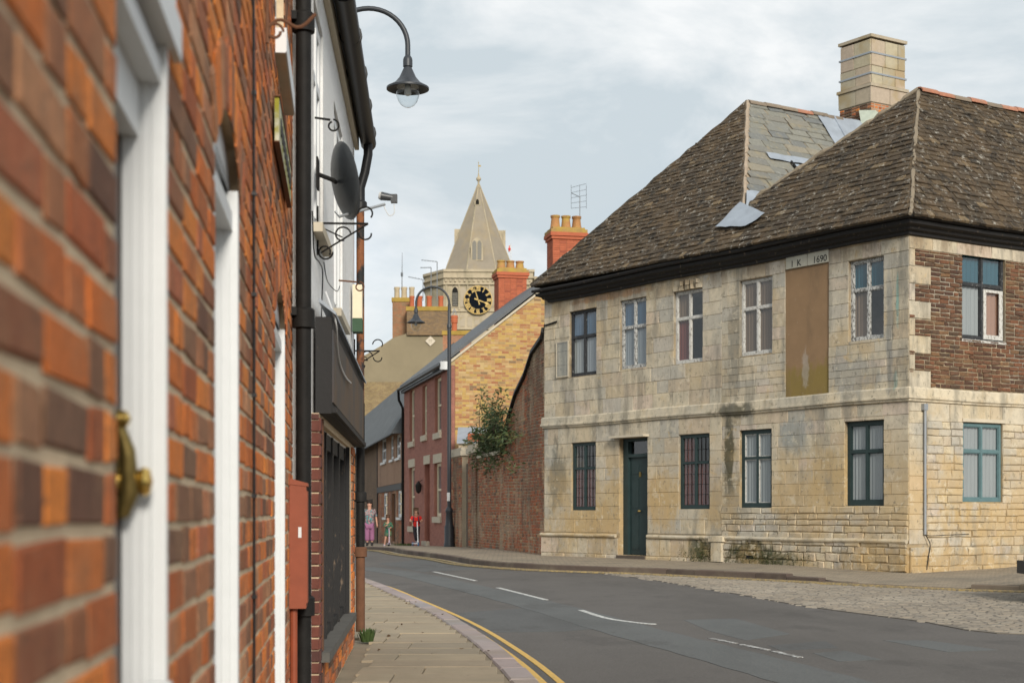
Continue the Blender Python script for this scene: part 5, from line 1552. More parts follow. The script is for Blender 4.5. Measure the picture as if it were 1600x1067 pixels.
# ---- the big stone chimney
chim = MB()
CH = Wall(*(AP2 + uB * 3.9 - uA * 0.45)[:2], uA.x, uA.y, -1)
cp = W2.o
c0 = at(1361, 176, 34.6)       # near corner of the stack
cs_, ct_ = 0.93, 1.10
zb = AP2.z - 1.7
def CB(mb, g_, z0, z1):
    p = [c0 + uA * (-g_) + uB * (-g_), c0 + uA * (cs_ + g_) - uB * g_, c0 + uA * (cs_ + g_) + uB * (ct_ + g_), c0 - uA * g_ + uB * (ct_ + g_)]
    mb.hexa([Vector((q.x, q.y, z)) for z in (z0, z1) for q in p])
cz = lambda py: CAM_Z + (HY - py) / F_PX * c0.y
zt_, z2, z3 = cz(54), cz(133), cz(160)
CB(chim, 0.0, zb, zt_ - 0.1)
ch = chim.build('chimney', M['stone_joint'], roof)
FA = Wall(c0.x, c0.y, uA.x, uA.y, -1); FB = Wall(c0.x, c0.y, uB.x, uB.y, 1)
# a second thing level down is full, so blocks of the stack hang on the house
pcc = Pieces('chimney_stone', 'chimney_stones_beyond', M['stone'], sh_)
def ex0(t, c): return t.mix(c, (0.30, 0.22, 0.10), t.math('MULTIPLY', t.mask(t.noise(1.5, 5, 0.6), 0.5, 0.66), 0.6))
M['stone2'] = pieces_mat('chimney_limestone', [(0, (0.42, 0.37, 0.26)), (0.4, (0.36, 0.32, 0.24)), (0.8, (0.45, 0.35, 0.26)), (1, (0.33, 0.30, 0.25))], 0.25, 12, extras=ex0, bump=0.6)
cv = piece_variants('chimney_block', M['stone2'], 0.42, 0.40, 0.02, 12, bevel=0.008, rough=0.004)
pcc.mat = M['stone2']
for F_, l in ((FA, cs_), (FB, ct_)):
    masonry(pcc, F_, cv, 0.42, 0.40, 0, l, z2 + 0.05, zt_ - 0.1, (0.40, 0.44), (0.35, 0.6), [], 0.01)
    masonry(pcc, F_, cv, 0.42, 0.40, -0.05, l + 0.05, z3, z2 - 0.03, [z3, z2 - 0.03], (0.45, 0.7), [], 0.01, d=0.02)
pcc.finish(200)
pcq = Pieces('chimney_brick', 'chimney_bricks_beyond', M['brick_orange'], sh_)
for F_, l in ((FA, cs_), (FB, ct_)):
    masonry(pcq, F_, vb if F_ is FA else vr, 0.225, 0.068, -0.02, l + 0.02, zb, z3 - 0.01, 0.076, [0.235, 0.12], [], 0.014, d=0.012)
pcq.finish(200)
for g_, za_, zb2_ in ((0.02, z3, z2 - 0.03), (0.07, z2 - 0.03, z2 + 0.04), (0.045, zt_ - 0.06, zt_ + 0.01), (0.012, zb, z3 - 0.002)):
    f = MB(); CB(f, g_, za_, zb2_); f.build('chimney_course', M['stone2'], sh_)
for z in (cz(82), cz(114)):
    f = MB(); CB(f, 0.035, z - 0.02, z + 0.02); f.build('metal_strap', M['galv'], sh_)
f = MB()
p0 = c0 - uA * 0.05 + Vector((0, 0, 0)); 
pl_ = [Vector((p0.x, p0.y, z3 - 0.18)) - uB * 0.1 + uA * 0.3, Vector((p0.x, p0.y, z3 - 0.25)) - uA * 0.12, Vector((p0.x, p0.y, z3 - 0.75)) - uA * 0.15 + uB * 0.6, Vector((p0.x, p0.y, z3 - 0.95)) - uA * 0.3 + uB * 0.2, Vector((p0.x, p0.y, z3 - 0.6)) - uB * 0.22 + uA * 0.1]
f.prism(pl_, (-0.03, -0.04, 0.02)); f.build('torn_sheet', plain('pale_green_sheet', (0.42, 0.46, 0.38), 0.7, amt=0.3, scale=8), sh_)
# ================================================================== BEYOND THE STONE HOUSE
GWL = Wall(0.735, 33.39, -2.655, 13.1, -1)
slp = thing('sloping_wall', 'tall brick wall with a swept sloping dark top beside stone house', 'wall', tuple(GWL.P(2.5, 0, 0)))
tp = [(849, 527), (833, 551), (822, 585), (807, 616), (795, 656), (787, 706)]
tsz = [(GWL.s(x), GWL.z(x, y)) for x, y in tp]
tsz = [(0.0, tsz[0][1] + 0.15)] + tsz
def topf(s, tab=tsz):
    for (a, x0), (b, x1) in zip(tab, tab[1:]):
        if a <= s <= b: return x0 + (x1 - x0) * (s - a) / (b - a)
    return tab[0][1] if s < tab[0][0] else tab[-1][1]
sE = tsz[-1][0]
def prof_wall(F, pts, th, z0):
    f = MB()
    a = [F.P(pts[0][0], 0, z0)] + [F.P(s, 0, z) for s, z in pts] + [F.P(pts[-1][0], 0, z0)]
    f.prism(a, F.n * -th)
    return f
sw_ = prof_wall(GWL, tsz, 0.34, 0.0).build('wall_core', M['mortar_garden'], slp)
vg = piece_variants('garden_brick', M['brick_garden'], 0.225, 0.065, 0.010, 32, bevel=0.006, rough=0.004)
pcw = Pieces('brick', 'brickwork_beyond', M['brick_garden'], slp)
masonry(pcw, GWL, vg, 0.225, 0.065, 0.02, sE, 0.05, 5.2, 0.075, [0.235, 0.12], (), 0.012, top=topf, djit=0.005, rot=0.01, wander=0.02)
pcw.finish(296)
f = MB()
for (a, za), (b_, zb_) in zip(tsz, tsz[1:]):
    f.hexa([GWL.P(a, 0.09, za - 0.05), GWL.P(b_, 0.09, zb_ - 0.05), GWL.P(b_, -0.4, zb_ - 0.05), GWL.P(a, -0.4, za - 0.05), GWL.P(a, 0.07, za + 0.06), GWL.P(b_, 0.07, zb_ + 0.06), GWL.P(b_, -0.4, zb_ + 0.06), GWL.P(a, -0.4, za + 0.06)])
f.build('coping', M['black_wood'], slp)
# lower garden wall with two piers
gw = thing('garden_wall', 'lower brick garden wall with two capped piers under the shrub', 'wall', tuple(GWL.P(7.5, 0, 0)))
sP0, sP1, sG0, sG1 = GWL.s(746), GWL.s(734), GWL.s(733.5), GWL.s(724.5)
sP2, sP3 = GWL.s(724), GWL.s(708)
zt1 = 2.62
f = MB(); f.fbox(GWL, sE, sP0, -0.34, 0.0, -0.3, zt1); f.fbox(GWL, sP0, sP1, -0.40, 0.04, -0.3, 2.78); f.fbox(GWL, sP2, sP3, -0.40, 0.04, -0.4, 2.80)
f.build('wall_core', M['mortar_garden'], gw)
pcw = Pieces('brick', 'brickwork_beyond', M['brick_garden'], gw)
masonry(pcw, GWL, vg, 0.225, 0.065, sE, sP0, -0.1, zt1, 0.075, [0.235, 0.12], (), 0.012, djit=0.005, rot=0.01)
masonry(pcw, GWL, vg, 0.225, 0.065, sP0, sP1, -0.2, 2.76, 0.08, [0.235], (), 0.012, d=0.045, djit=0.005)
masonry(pcw, GWL, vg, 0.225, 0.065, sP2, sP3, -0.2, 2.76, 0.08, [0.235], (), 0.012, d=0.045, djit=0.005)
Fq = Frame(GWL.P(sP0, 0.05, 0), GWL.n, -GWL.u)
masonry(pcw, Fq, vg, 0.225, 0.065, -0.4, 0.0, -0.2, 2.76, 0.08, [0.235], (), 0.012)
pcw.finish(296)
for a, b_ in ((sP0, sP1), (sP2, sP3)):
    f = MB(); f.fbox(GWL, a - 0.08, b_ + 0.08, -0.46, 0.10, 2.80, 2.95); f.fbox(GWL, a - 0.02, b_ + 0.02, -0.42, 0.06, 2.951, 3.05)
    f.build('pier_cap', M['stone_trim'], gw)
f = MB(); f.fbox(GWL, sE, sP0 - 0.09, -0.4, 0.05, zt1 + 0.002, zt1 + 0.09); f.build('coping', M['stone_trim'], gw)
gt = thing('garden_gate', 'narrow weathered timber gate between the two brick piers', 'gate', tuple(GWL.P(sG0 + 0.5, 0, 0)))
gwd = plain('weathered_gate_timber', (0.13, 0.10, 0.075), 0.9, amt=0.4, scale=6, stretch=(3, 3, 0.3))
n = 7
for i in range(n):
    a = sG0 + 0.01 + (sG1 - sG0 - 0.02) * i / n; b_ = a + (sG1 - sG0 - 0.02) / n - 0.012
    f = MB(); f.fbox(GWL, a, b_, -0.10, -0.075 + 0.004 * (i % 2), -0.16, 2.55); f.build('plank', gwd, gt)
f = MB()
for z in (0.2, 1.2, 2.2): f.fbox(GWL, sG0 + 0.01, sG1 - 0.01, -0.15, -0.101, z, z + 0.12)
f.build('gate_rail', gwd, gt)
# small outhouse roof corner behind the wall
oh = thing('outhouse', 'low outhouse with orange tiles and lead flashing behind garden wall', 'outhouse', (-1.0, 46.2, 0))
f = MB(); x0, x1 = at(716, 0, 44.9).x, at(758, 0, 44.9).x
f.box(((x0 + x1) / 2, 45.6, 1.55), (x1 - x0, 0.9, 3.3)); f.build('outhouse_wall', M['mortar_garden'], oh)
f = MB(); f.hexa([Vector(p) for p in ((x0 - .05, 45.05, 3.2), (x1 + .05, 45.05, 3.2), (x1 + .05, 46.1, 3.7), (x0 - .05, 46.1, 3.7), (x0 - .05, 45.05, 3.26), (x1 + .05, 45.05, 3.26), (x1 + .05, 46.1, 3.76), (x0 - .05, 46.1, 3.76))]); f.build('outhouse_roof', M['lead'], oh)
f = MB(); f.box(((x0 + x1) / 2 + 0.15, 45.1, 3.36), (0.55, 0.08, 0.3)); f.build('clay_tile', M['brick_stack'], oh)

# ------------------------------------------------------------------ red fronted house with yellow gable
rh = thing('red_brick_house', 'red brick fronted house with mottled yellow brick gable and two tall chimneys', 'house', (0, 50, 0))
RF = Wall(-2.04, 47, -0.222, 1, -1)
RG = Wall(-2.04, 47, 1, 0.222, 1)
EH = RF.z(699, 571); LF = RF.s(632); HD = 4.0; RP = 0.79
def oR(x0, x1, y0, y1):
    xm = (x0 + x1) / 2
    return (RF.s(x1), RF.s(x0), RF.z(xm, y1), RF.z(xm, y0))
rw_ = [oR(640, 647.5, 608, 690), oR(660, 667, 602, 680), oR(679.5, 689.5, 589, 676)]
rl_ = [oR(639.5, 648, 730, 822), oR(678.5, 689.5, 723, 807)]
rd_ = oR(663.5, 671.5, 725, 845)
opsR = rw_ + rl_ + [rd_]
f = MB(); f.wall(RF, 0, LF, -0.6, EH, opsR, 0.25)
wf = f.build('front_wall', M['mortar_red'], rh)
pR = Pieces('brick', 'brickwork_beyond', M['brick_red'], wf)
vR = piece_variants('red_brick', M['brick_red'], 0.225, 0.065, 0.004, 16, bevel=0.003, rough=0.002)
masonry(pR, RF, vR, 0.225, 0.065, 0.0, LF, -0.3, EH, 0.075, [0.235], opsR, 0.010)
gp = [(0, EH), (HD, EH + HD * RP), (2 * HD, EH)]
wg = prof_wall(RG, gp, 0.25, -0.5).build('gable_wall', M['mortar_yellow'], rh)
vY = piece_variants('yellow_brick', M['brick_yellow'], 0.225, 0.065, 0.005, 32, bevel=0.003, rough=0.003)
pY = Pieces('gable_brick', 'gable_brickwork_beyond', M['brick_yellow'], rh)
masonry(pY, RG, vY, 0.225, 0.065, 0.22, 2 * HD - 0.1, -0.1, EH + HD * RP, 0.075, [0.235, 0.235, 0.12], (), 0.010, top=lambda s: EH + RP * min(s, 2 * HD - s) - 0.02)
pY.finish(250)
masonry(pR, RG, vR, 0.225, 0.065, 0.0, 0.22, -0.1, EH, 0.075, [0.235, 0.12], (), 0.010)
pR.finish(280)
f = MB()
f.box(tuple(RF.P(LF, -4.0, 2.5)), (8.0, 0.2, 6.6), math.atan2(RG.u.y, RG.u.x)); q0 = RG.P(2 * HD, 0, 0)
f.box(tuple(RF.P(LF / 2, -8.0, 2.6)), (0.2, LF, 6.4), math.atan2(-RF.u.x, RF.u.y)); f.build('rear_wall', M['mortar_red'], rh)
# roof slopes
Fr0 = RF.P(-0.08, 0.18, EH + 0.02); Fr1 = RF.P(LF + 0.05, 0.18, EH + 0.02)
Rg0, Rg1 = RF.P(-0.08, -HD, EH + 0.02 + (HD + 0.18) * RP), RF.P(LF + 0.05, -HD, EH + 0.02 + (HD + 0.18) * RP)
Bk0, Bk1 = RF.P(-0.08, -2 * HD - 0.18, EH + 0.02), RF.P(LF + 0.05, -2 * HD - 0.18, EH + 0.02)
f = MB(); f.prism([Fr0, Fr1, Rg1, Rg0], (0, 0, 0.12)); f.prism([Rg0, Rg1, Bk1, Bk0], (0, 0, 0.12)); rr_ = f.build('roof', M['slate'], rh)
f = MB(); f.prism([RG.P(-0.2, 0.06, EH - 0.14), RG.P(HD, 0.06, EH + HD * RP + 0.02), RG.P(HD, 0.06, EH + HD * RP + 0.10), RG.P(-0.2, 0.06, EH - 0.05)], RG.n * -0.1); f.build('verge', M['stone_trim'], rh)
f = MB(); f.tube([RF.P(-0.05, 0.24, EH + 0.0), RF.P(LF + 0.05, 0.24, EH - 0.02)], 0.06, 8); f.fbox(RF, 0, LF, 0.01, 0.14, EH - 0.16, EH - 0.05); f.build('gutter', M['black_plastic'], rh, True)
f = MB(); f.box(tuple(RG.P(-0.14, 0.02, EH - 0.02)), (0.24, 0.14, 0.26), math.atan2(RG.u.y, RG.u.x)); f.build('eaves_box', M['white_paint'], rh)
for o in rw_ + rl_:
    W_ = window(rh, RF, o[0], o[1], o[2] + 0.0, o[3], M['cream_paint'], rec=0.10, fw=0.09, split=0.5, inner=(M['grey_net'],) * 4, flip=True, cols=1)
    f = MB(); f.fbox(RF, o[0] - 0.08, o[1] + 0.08, -0.03, 0.07, o[2] - 0.20, o[2] - 0.003); f.build('window_sill', M['stone_trim'], rh)
for o in rl_ + [rd_]:
    f = MB(); f.fbox(RF, o[0] - 0.10, o[1] + 0.10, -0.03, 0.03, o[3] + 0.003, o[3] + 0.30); f.build('lintel', M['stone_trim'], rh)
o = rd_
f = MB(); f.fbox(RF, o[0] + 0.01, o[1] - 0.01, -0.22, -0.16, o[2], o[3] - 0.01); f.build('door', M['meter_red'], rh, label='dark red front door set deep in its recess')
f = MB(); f.fbox(RF, o[0] + 0.01, o[1] - 0.01, -0.2, 0.12, o[2] - 0.15, o[2] - 0.002); f.build('door_step', M['stone_trim'], rh)
f = MB(); lp = RF.P(RF.s(660), 0.14, RF.z(660, 762)); f.lathe([(0.02, -0.2), (0.09, -0.13), (0.12, 0.1), (0.05, 0.2), (0.0, 0.26)], lp, 8); f.tube([lp + Vector((0, 0, 0.2)), lp + Vector((0, 0, 0.28)) - RF.n * 0.14], 0.012, 6)
tag(f.build('wall_lantern', M['black_iron']), 'small black lantern beside the door of the red house', 'lantern')
f = MB(); ps_ = LF + 0.12; f.tube([RF.P(ps_, 0.22, EH - 0.05), RF.P(ps_, 0.20, EH - 0.4), RF.P(ps_, 0.05, EH - 0.7), RF.P(ps_, 0.05, -0.25)], 0.05, 8)
tag(f.build('drainpipe', M['black_iron'], None, True), 'black downpipe between the red house and timber cottage', 'drainpipe')
# chimney stacks
lich = pieces_mat('lichened_flaunching', [(0, (0.36, 0.26, 0.09)), (1, (0.30, 0.16, 0.07))], 0.4, 4, tint=(0.42, 0.30, 0.05), tscale=1.5, tamt=0.8)
M['pot_old'] = pieces_mat('lichened_clay_pot', [(0, (0.40, 0.17, 0.07)), (1, (0.34, 0.20, 0.08))], 0.3, 6, tint=(0.40, 0.30, 0.06), tscale=2.2, tamt=0.8)
M['pot_orange'] = plain('orange_clay_pot', (0.42, 0.12, 0.055), 0.85, amt=0.15, scale=3)
M['pot_cream'] = plain('buff_clay_pot', (0.45, 0.37, 0.25), 0.85, amt=0.2, scale=3)
vS = piece_variants('stack_brick', M['brick_stack'], 0.225, 0.065, 0.004, 16, bevel=0.003, rough=0.002)
def stack(parent, c, w, dpt, ang, zb_, zt, pots, potm, poth, potr, mat, vs, brick=True, capm=None, core=None, inset=True):
    u = Vector((math.cos(ang), math.sin(ang), 0)); n = Vector((math.sin(ang), -math.cos(ang), 0))
    o = Vector((c[0], c[1], 0)) - u * w / 2
    Ff = Frame(o, u, n); Fs_ = Frame(o + -n * dpt, n, -u)
    f = MB(); f.fbox(Ff, 0, w, -dpt, 0, zb_, zt - 0.36)
    st = f.build('chimney', core or M['mortar_dark'], parent)
    f = MB(); f.fbox(Ff, -0.05, w + 0.05, -dpt - 0.05, 0.05, zt - 0.36, zt - 0.26); f.fbox(Ff, -0.09, w + 0.09, -dpt - 0.09, 0.09, zt - 0.26, zt - 0.14); f.build('chimney_oversail', mat, st)
    f = MB(); f.fbox(Ff, -0.07, w + 0.07, -dpt - 0.07, 0.07, zt - 0.14, zt - 0.03); f.fbox(Ff, 0.0, w, -dpt, 0.0, zt - 0.03, zt + 0.04); f.build('flaunching', capm or lich, st)
    if brick:
        pc_ = Pieces('brick', 'brickwork_beyond', mat, st)
        masonry(pc_, Ff, vs, 0.225, 0.065, 0, w, zb_, zt - 0.37, 0.075, [0.235], (), 0.010)
        masonry(pc_, Fs_, vs, 0.225, 0.065, 0, dpt, zb_, zt - 0.37, 0.075, [0.235], (), 0.010)
        pc_.finish(120)
    for i in range(pots):
        x = w * (i + 0.5) / pots
        f = MB(); f.lathe([(potr * 1.12, 0), (potr * 0.95, poth * 0.35), (potr * 0.82, poth * 0.8), (potr * 0.98, poth * 0.86), (potr * 1.0, poth), (potr * 0.78, poth), (potr * 0.7, poth * 0.3)], Ff.P(x, -dpt / 2, zt + 0.02), 14)
        f.build('chimney_pot', potm if not callable(potm) else potm(i), st, True)
    return st
ga = math.atan2(RG.u.y, RG.u.x)
ca = RG.P(3.98, -0.75, 0); ca = at(889, 0, ca.y)
stack(rh, ca, 52 / 2300 * ca.y, 0.8, ga, 8.0, CAM_Z + (800 - 357) / 2300 * ca.y, 3, M['pot_old'], 0.46, 0.16, M['brick_stack'], vS)
cb = RF.P(LF - 0.7, -HD, 0); cb = at(801, 0, cb.y)
stack(rh, cb, 45 / 2300 * cb.y, 0.8, ga, 7.5, CAM_Z + (800 - 420) / 2300 * cb.y, 3, M['pot_old'], 0.34, 0.17, M['brick_stack'], vS)
f = MB()
for i in range(7):
    p = at(799 + i * 2.6, 489 - i * 2.6, cb.y - 0.9); f.box(tuple(p), (0.10, 0.05, 0.20))
f.build('step_flashing', M['lead'], rh)

# ------------------------------------------------------------------ timber cottage row
ck = thing('timber_cottage', 'brown boarded cottage with steep grey roof behind the people', 'cottage', (-6, 62, 0))
CK = Wall(-4.25, 57, -0.179, 1, -1)
LC = CK.sy(67.6); LR = CK.sy(104); ce = 4.7
def oC(x0, x1, y0, y1):
    xm = (x0 + x1) / 2
    return (CK.s(x1), CK.s(x0), CK.z(xm, y1), CK.z(xm, y0))
cw = [oC(597, 604, 685, 722), oC(611, 615.5, 681, 718), oC(620, 626.5, 678, 715), oC(600, 605, 770, 808), oC(622, 628, 766, 808)]
cd = oC(612, 618, 771, 846)
f = MB(); f.wall(CK, 0, LC, -0.6, ce, cw + [cd], 0.25)
cwm = M['brick_brown']
wallc = f.build('front_wall', plain('cottage_daub', (0.27, 0.15, 0.09), 0.95, amt=0.4, scale=2.5), ck)
zbm = 2.1
bd = pieces_mat('brown_boarding', [(0, (0.28, 0.17, 0.11)), (0.5, (0.33, 0.21, 0.14)), (1, (0.24, 0.145, 0.095))], 0.35, 8)
vbd = piece_variants('board', bd, 0.2, 2.4, 0.02, 12, bevel=0.006, rough=0.004)
pB = Pieces('board', 'boards_beyond', bd, wallc)
masonry(pB, CK, vbd, 0.2, 2.4, 0, LC, zbm + 0.14, ce, [zbm + 0.14, ce], [0.2], cw, 0.012)
pB.finish(290)
f = MB(); f.fbox(CK, 0, LC, -0.02, 0.05, zbm - 0.12, zbm + 0.13); f.build('timber_beam', plain('grey_beam', (0.10, 0.10, 0.10), 0.9), ck)
vC = piece_variants('cottage_brick', M['brick_garden'], 0.225, 0.065, 0.006, 16, bevel=0.003, rough=0.004)
pC = Pieces('brick', 'brickwork_beyond', M['brick_garden'], wallc)
masonry(pC, CK, vC, 0.225, 0.065, 0, LC, -0.5, zbm - 0.12, 0.075, [0.235], cw + [cd], 0.012)
pC.finish(280)
for o in cw:
    window(ck, CK, o[0], o[1], o[2], o[3], M['white_paint'], rec=0.02, fw=0.10, split=0.5, inner=(M['grey_net'],) * 4, flip=True, cols=1)
    f = MB(); f.fbox(CK, o[0] - 0.08, o[1] + 0.08, 0.0, 0.09, o[2] - 0.10, o[2] - 0.003); f.build('window_sill', M['white_paint'], ck)
f = MB(); f.fbox(CK, cd[0] + 0.01, cd[1] - 0.01, -0.2, -0.12, cd[2], cd[3] - 0.01); f.build('door', M['dark_door'], ck)
f = MB(); f.fbox(CK, 0, LC, -4.3, -4.0, -0.6, ce); f.fbox(CK, 0.0, 0.25, -4.0, -0.26, -0.6, ce); f.build('rear_wall', M['inner'], ck)
ov = 0.45
def rp(s, d, z): return CK.P(s, d, z)
f = MB(); 
segs = 26
for i in range(segs):
    a, b_ = -0.1 + (LR + 0.1) * i / segs, -0.1 + (LR + 0.1) * (i + 1) / segs
    f._add([rp(a, ov, ce - 0.55), rp(b_, ov, ce - 0.55), rp(b_, 0.1, ce + 0.0), rp(a, 0.1, ce + 0.0), rp(b_, -2.0, ce + 3.0), rp(a, -2.0, ce + 3.0), rp(b_, -4.4, ce - 0.5), rp(a, -4.4, ce - 0.5)], [(0, 1, 2, 3), (3, 2, 4, 5), (5, 4, 6, 7)])
    f._add([rp(a, ov, ce - 0.60), rp(b_, ov, ce - 0.60), rp(b_, 0.0, ce - 0.40), rp(a, 0.0, ce - 0.40), rp(a, ov, ce - 0.55), rp(b_, ov, ce - 0.55)], [(0, 1, 2, 3), (0, 1, 5, 4)])
def thatch():
    t = NT('grey_weathered_roof')
    c = vary(t, (0.135, 0.145, 0.15), 0.3, 2.5, stretch=(1, 1, 0.5))
    c = t.mix(c, (0.30, 0.31, 0.30), t.math('MULTIPLY', t.mask(t.noise(1.3, 7, 0.75), 0.55, 0.7), 0.6))
    t.bump(t.noise(7, 5, 0.7), 0.6, 0.06)
    return t.out(c, 0.95)
f.poly([rp(-0.1, ov, ce - 0.56), rp(-0.1, 0.1, ce), rp(-0.1, -2.0, ce + 2.99), rp(-0.1, -4.4, ce - 0.5)])
f.build('roof', thatch(), ck)
# brown brick cottage beyond it under the same roof line
bh = thing('brown_brick_cottage', 'dark brown brick cottage at the far end of the row', 'cottage', tuple(CK.P(LC + 3, 0, 0)))
f = MB(); f.wall(CK, LC + 0.02, LR, -0.8, ce, (), 0.25)
def brickmat(name, c1, c2, mo, s=1.0, ang=0.0, vert=True):
    t = NT(name)
    mp = t.n.new('ShaderNodeMapping'); mp.inputs['Rotation'].default_value = (math.radians(90), 0, -ang)
    vr_ = t.n.new('ShaderNodeVectorRotate'); vr_.rotation_type = 'Z_AXIS'; vr_.inputs['Angle'].default_value = -ang
    t.l.new(t.geo, vr_.inputs['Vector'])
    sx = t.n.new('ShaderNodeSeparateXYZ'); t.l.new(vr_.outputs[0], sx.inputs[0])
    cb_ = t.n.new('ShaderNodeCombineXYZ'); t.l.new(sx.outputs[0], cb_.inputs[0]); t.l.new(sx.outputs[2], cb_.inputs[1])
    br = t.n.new('ShaderNodeTexBrick'); br.inputs['Scale'].default_value = 1; br.inputs['Brick Width'].default_value = 0.235; br.inputs['Row Height'].default_value = 0.077; br.inputs['Mortar Size'].default_value = 0.008
    br.inputs['Color1'].default_value = (*c1, 1); br.inputs['Color2'].default_value = (*c2, 1); br.inputs['Mortar'].default_value = (*mo, 1)
    t.l.new(cb_.outputs[0], br.inputs['Vector'])
    c = vary(t, br.outputs['Color'], 0.35, 1.2)
    c = vary(t, c, 0.35, 9)
    return t.out(c, 0.95)
ck_a = math.atan2(CK.u.y, CK.u.x)
wbh = f.build('front_wall', brickmat('dark_cottage_brick', (0.17, 0.10, 0.055), (0.12, 0.075, 0.05), (0.22, 0.17, 0.12), ang=ck_a), bh)
f = MB(); f.fbox(CK, LC + 0.02, LC + 0.2, 0.0, 0.05, -0.8, ce); f.build('corner_post', M['black_wood'], bh)
# strip of a cream painted house right at the end
cr = thing('cream_house', 'sliver of a cream painted house behind the woman', 'house', (-11.6, 88, 0))
f = MB(); f.box((at(566, 0, 84).x - 2.5 + 0.05, 86, 1.6), (5.0, 4.0, 4.6)); f.build('house_wall', M['cream_paint'], cr)
f = MB(); f.prism([(at(566, 0, 84).x - 5.1, 83.9, 3.9), (at(566, 0, 84).x + 0.2, 83.9, 3.9), (at(566, 0, 84).x - 2.5, 83.9, 5.2)], (0, 4.2, 0)); f.build('roof', M['slate'], cr)

# ------------------------------------------------------------------ far rendered gable with its stacks
gh = thing('rendered_gable_house', 'far house with brown rendered gable, pale diamond and a row of chimney pots', 'house', (-6.5, 110, 0))
D_ = 106.0
GH = Frame((0, D_, 0), (1, 0, 0), (0, -1, 0))
def X_(px, D=D_): return (px - 800) / 2300 * D
def Z_(py, D=D_): return CAM_Z + (800 - py) / 2300 * D
f = MB(); f.prism([(X_(505), D_, Z_(592)), (X_(568), D_, Z_(556)), (X_(600), D_, Z_(537.5)), (X_(614), D_, Z_(528)), (X_(636), D_, Z_(521)), (X_(701), D_, Z_(521)), (X_(742), D_, Z_(550)), (X_(742), D_, Z_(597)), (X_(505), D_, Z_(597))], (0, 7, 0))
f.build('rendered_wall', plain('brown_grey_render', (0.235, 0.195, 0.125), 0.95, amt=0.22, scale=0.7, bs=0.5, bscale=15), gh)
f = MB(); f.prism([(X_(505), D_ - 0.03, -1), (X_(742), D_ - 0.03, -1), (X_(742), D_ - 0.03, Z_(597)), (X_(505), D_ - 0.03, Z_(597))], (0, 6.9, 0))
f.build('lower_wall', brickmat('olive_brown_brick', (0.26, 0.19, 0.09), (0.19, 0.13, 0.07), (0.26, 0.21, 0.13)), gh)
dm = MB(); cx, cz2 = X_(672.6), Z_(533); q = 8.0 / 2300 * D_
dm.prism([(cx - q, D_ - 0.04, cz2), (cx, D_ - 0.04, cz2 - q), (cx + q, D_ - 0.04, cz2), (cx, D_ - 0.04, cz2 + q)], (0, -0.05, 0)); dmo = dm.build('diamond_plaque', plain('pale_plaque', (0.55, 0.48, 0.38), 0.8, amt=0.15), gh)
f = MB()
for k in (-1, 1):
    f.box((cx + k * q * 0.2, D_ - 0.10, cz2), (0.05, 0.02, 0.28)); 
f.box((cx, D_ - 0.10, cz2 + 0.05), (0.22, 0.02, 0.05)); f.build('plaque_mark', M['stone_trim'], dmo)
fb = brickmat('far_stack_brick', (0.30, 0.12, 0.06), (0.22, 0.14, 0.08), (0.28, 0.20, 0.12))
fb2 = brickmat('far_brown_stack_brick', (0.22, 0.14, 0.07), (0.13, 0.09, 0.06), (0.24, 0.18, 0.11))
yl = plain('yellow_lichen', (0.33, 0.22, 0.05), 0.95, amt=0.45, scale=2.0)
def fstack(px0, px1, yt, yb, mat, dd=0.0, dp=1.2):
    D2 = D_ + dd
    f = MB(); x0, x1 = X_(px0, D2), X_(px1, D2); f.box(((x0 + x1) / 2, D2 + dp / 2 - 0.2, (Z_(yt, D2) + Z_(yb, D2)) / 2), (x1 - x0, dp, Z_(yt, D2) - Z_(yb, D2)))
    st = f.build('chimney', mat, gh)
    f = MB(); f.box(((x0 + x1) / 2, D2 + dp / 2 - 0.2, Z_(yt, D2) + 0.10), (x1 - x0 + 0.12, dp + 0.1, 0.30)); f.build('flaunching', yl, st)
    return st
s1 = fstack(613.5, 640, 471, 535, fb, 1.5); s2 = fstack(636, 703, 485, 524, fb2, 0.0)
def pot(parent, px0, px1, yt, yb, mat, D2):
    r_ = (px1 - px0) / 2 / 2300 * D2; h = Z_(yt, D2) - Z_(yb, D2)
    f = MB(); f.lathe([(r_ * .9, 0), (r_ * 0.85, h * .8), (r_, h * .88), (r_, h), (r_ * .75, h), (r_ * .7, h * .5)], (X_((px0 + px1) / 2, D2), D2 + 0.3, Z_(yb, D2)), 12)
    f.build('chimney_pot', mat, parent, True)
for a, b_ in ((615, 624.5), (626, 636), (638.5, 647.5)): pot(s1, a, b_, 448, 470, M['pot_cream'], D_ + 1.5)
for a, b_ in ((639, 647.5), (650.5, 660), (665.5, 675), (684, 693)): pot(s2, a, b_, 462, 482, M['pot_orange'], D_)
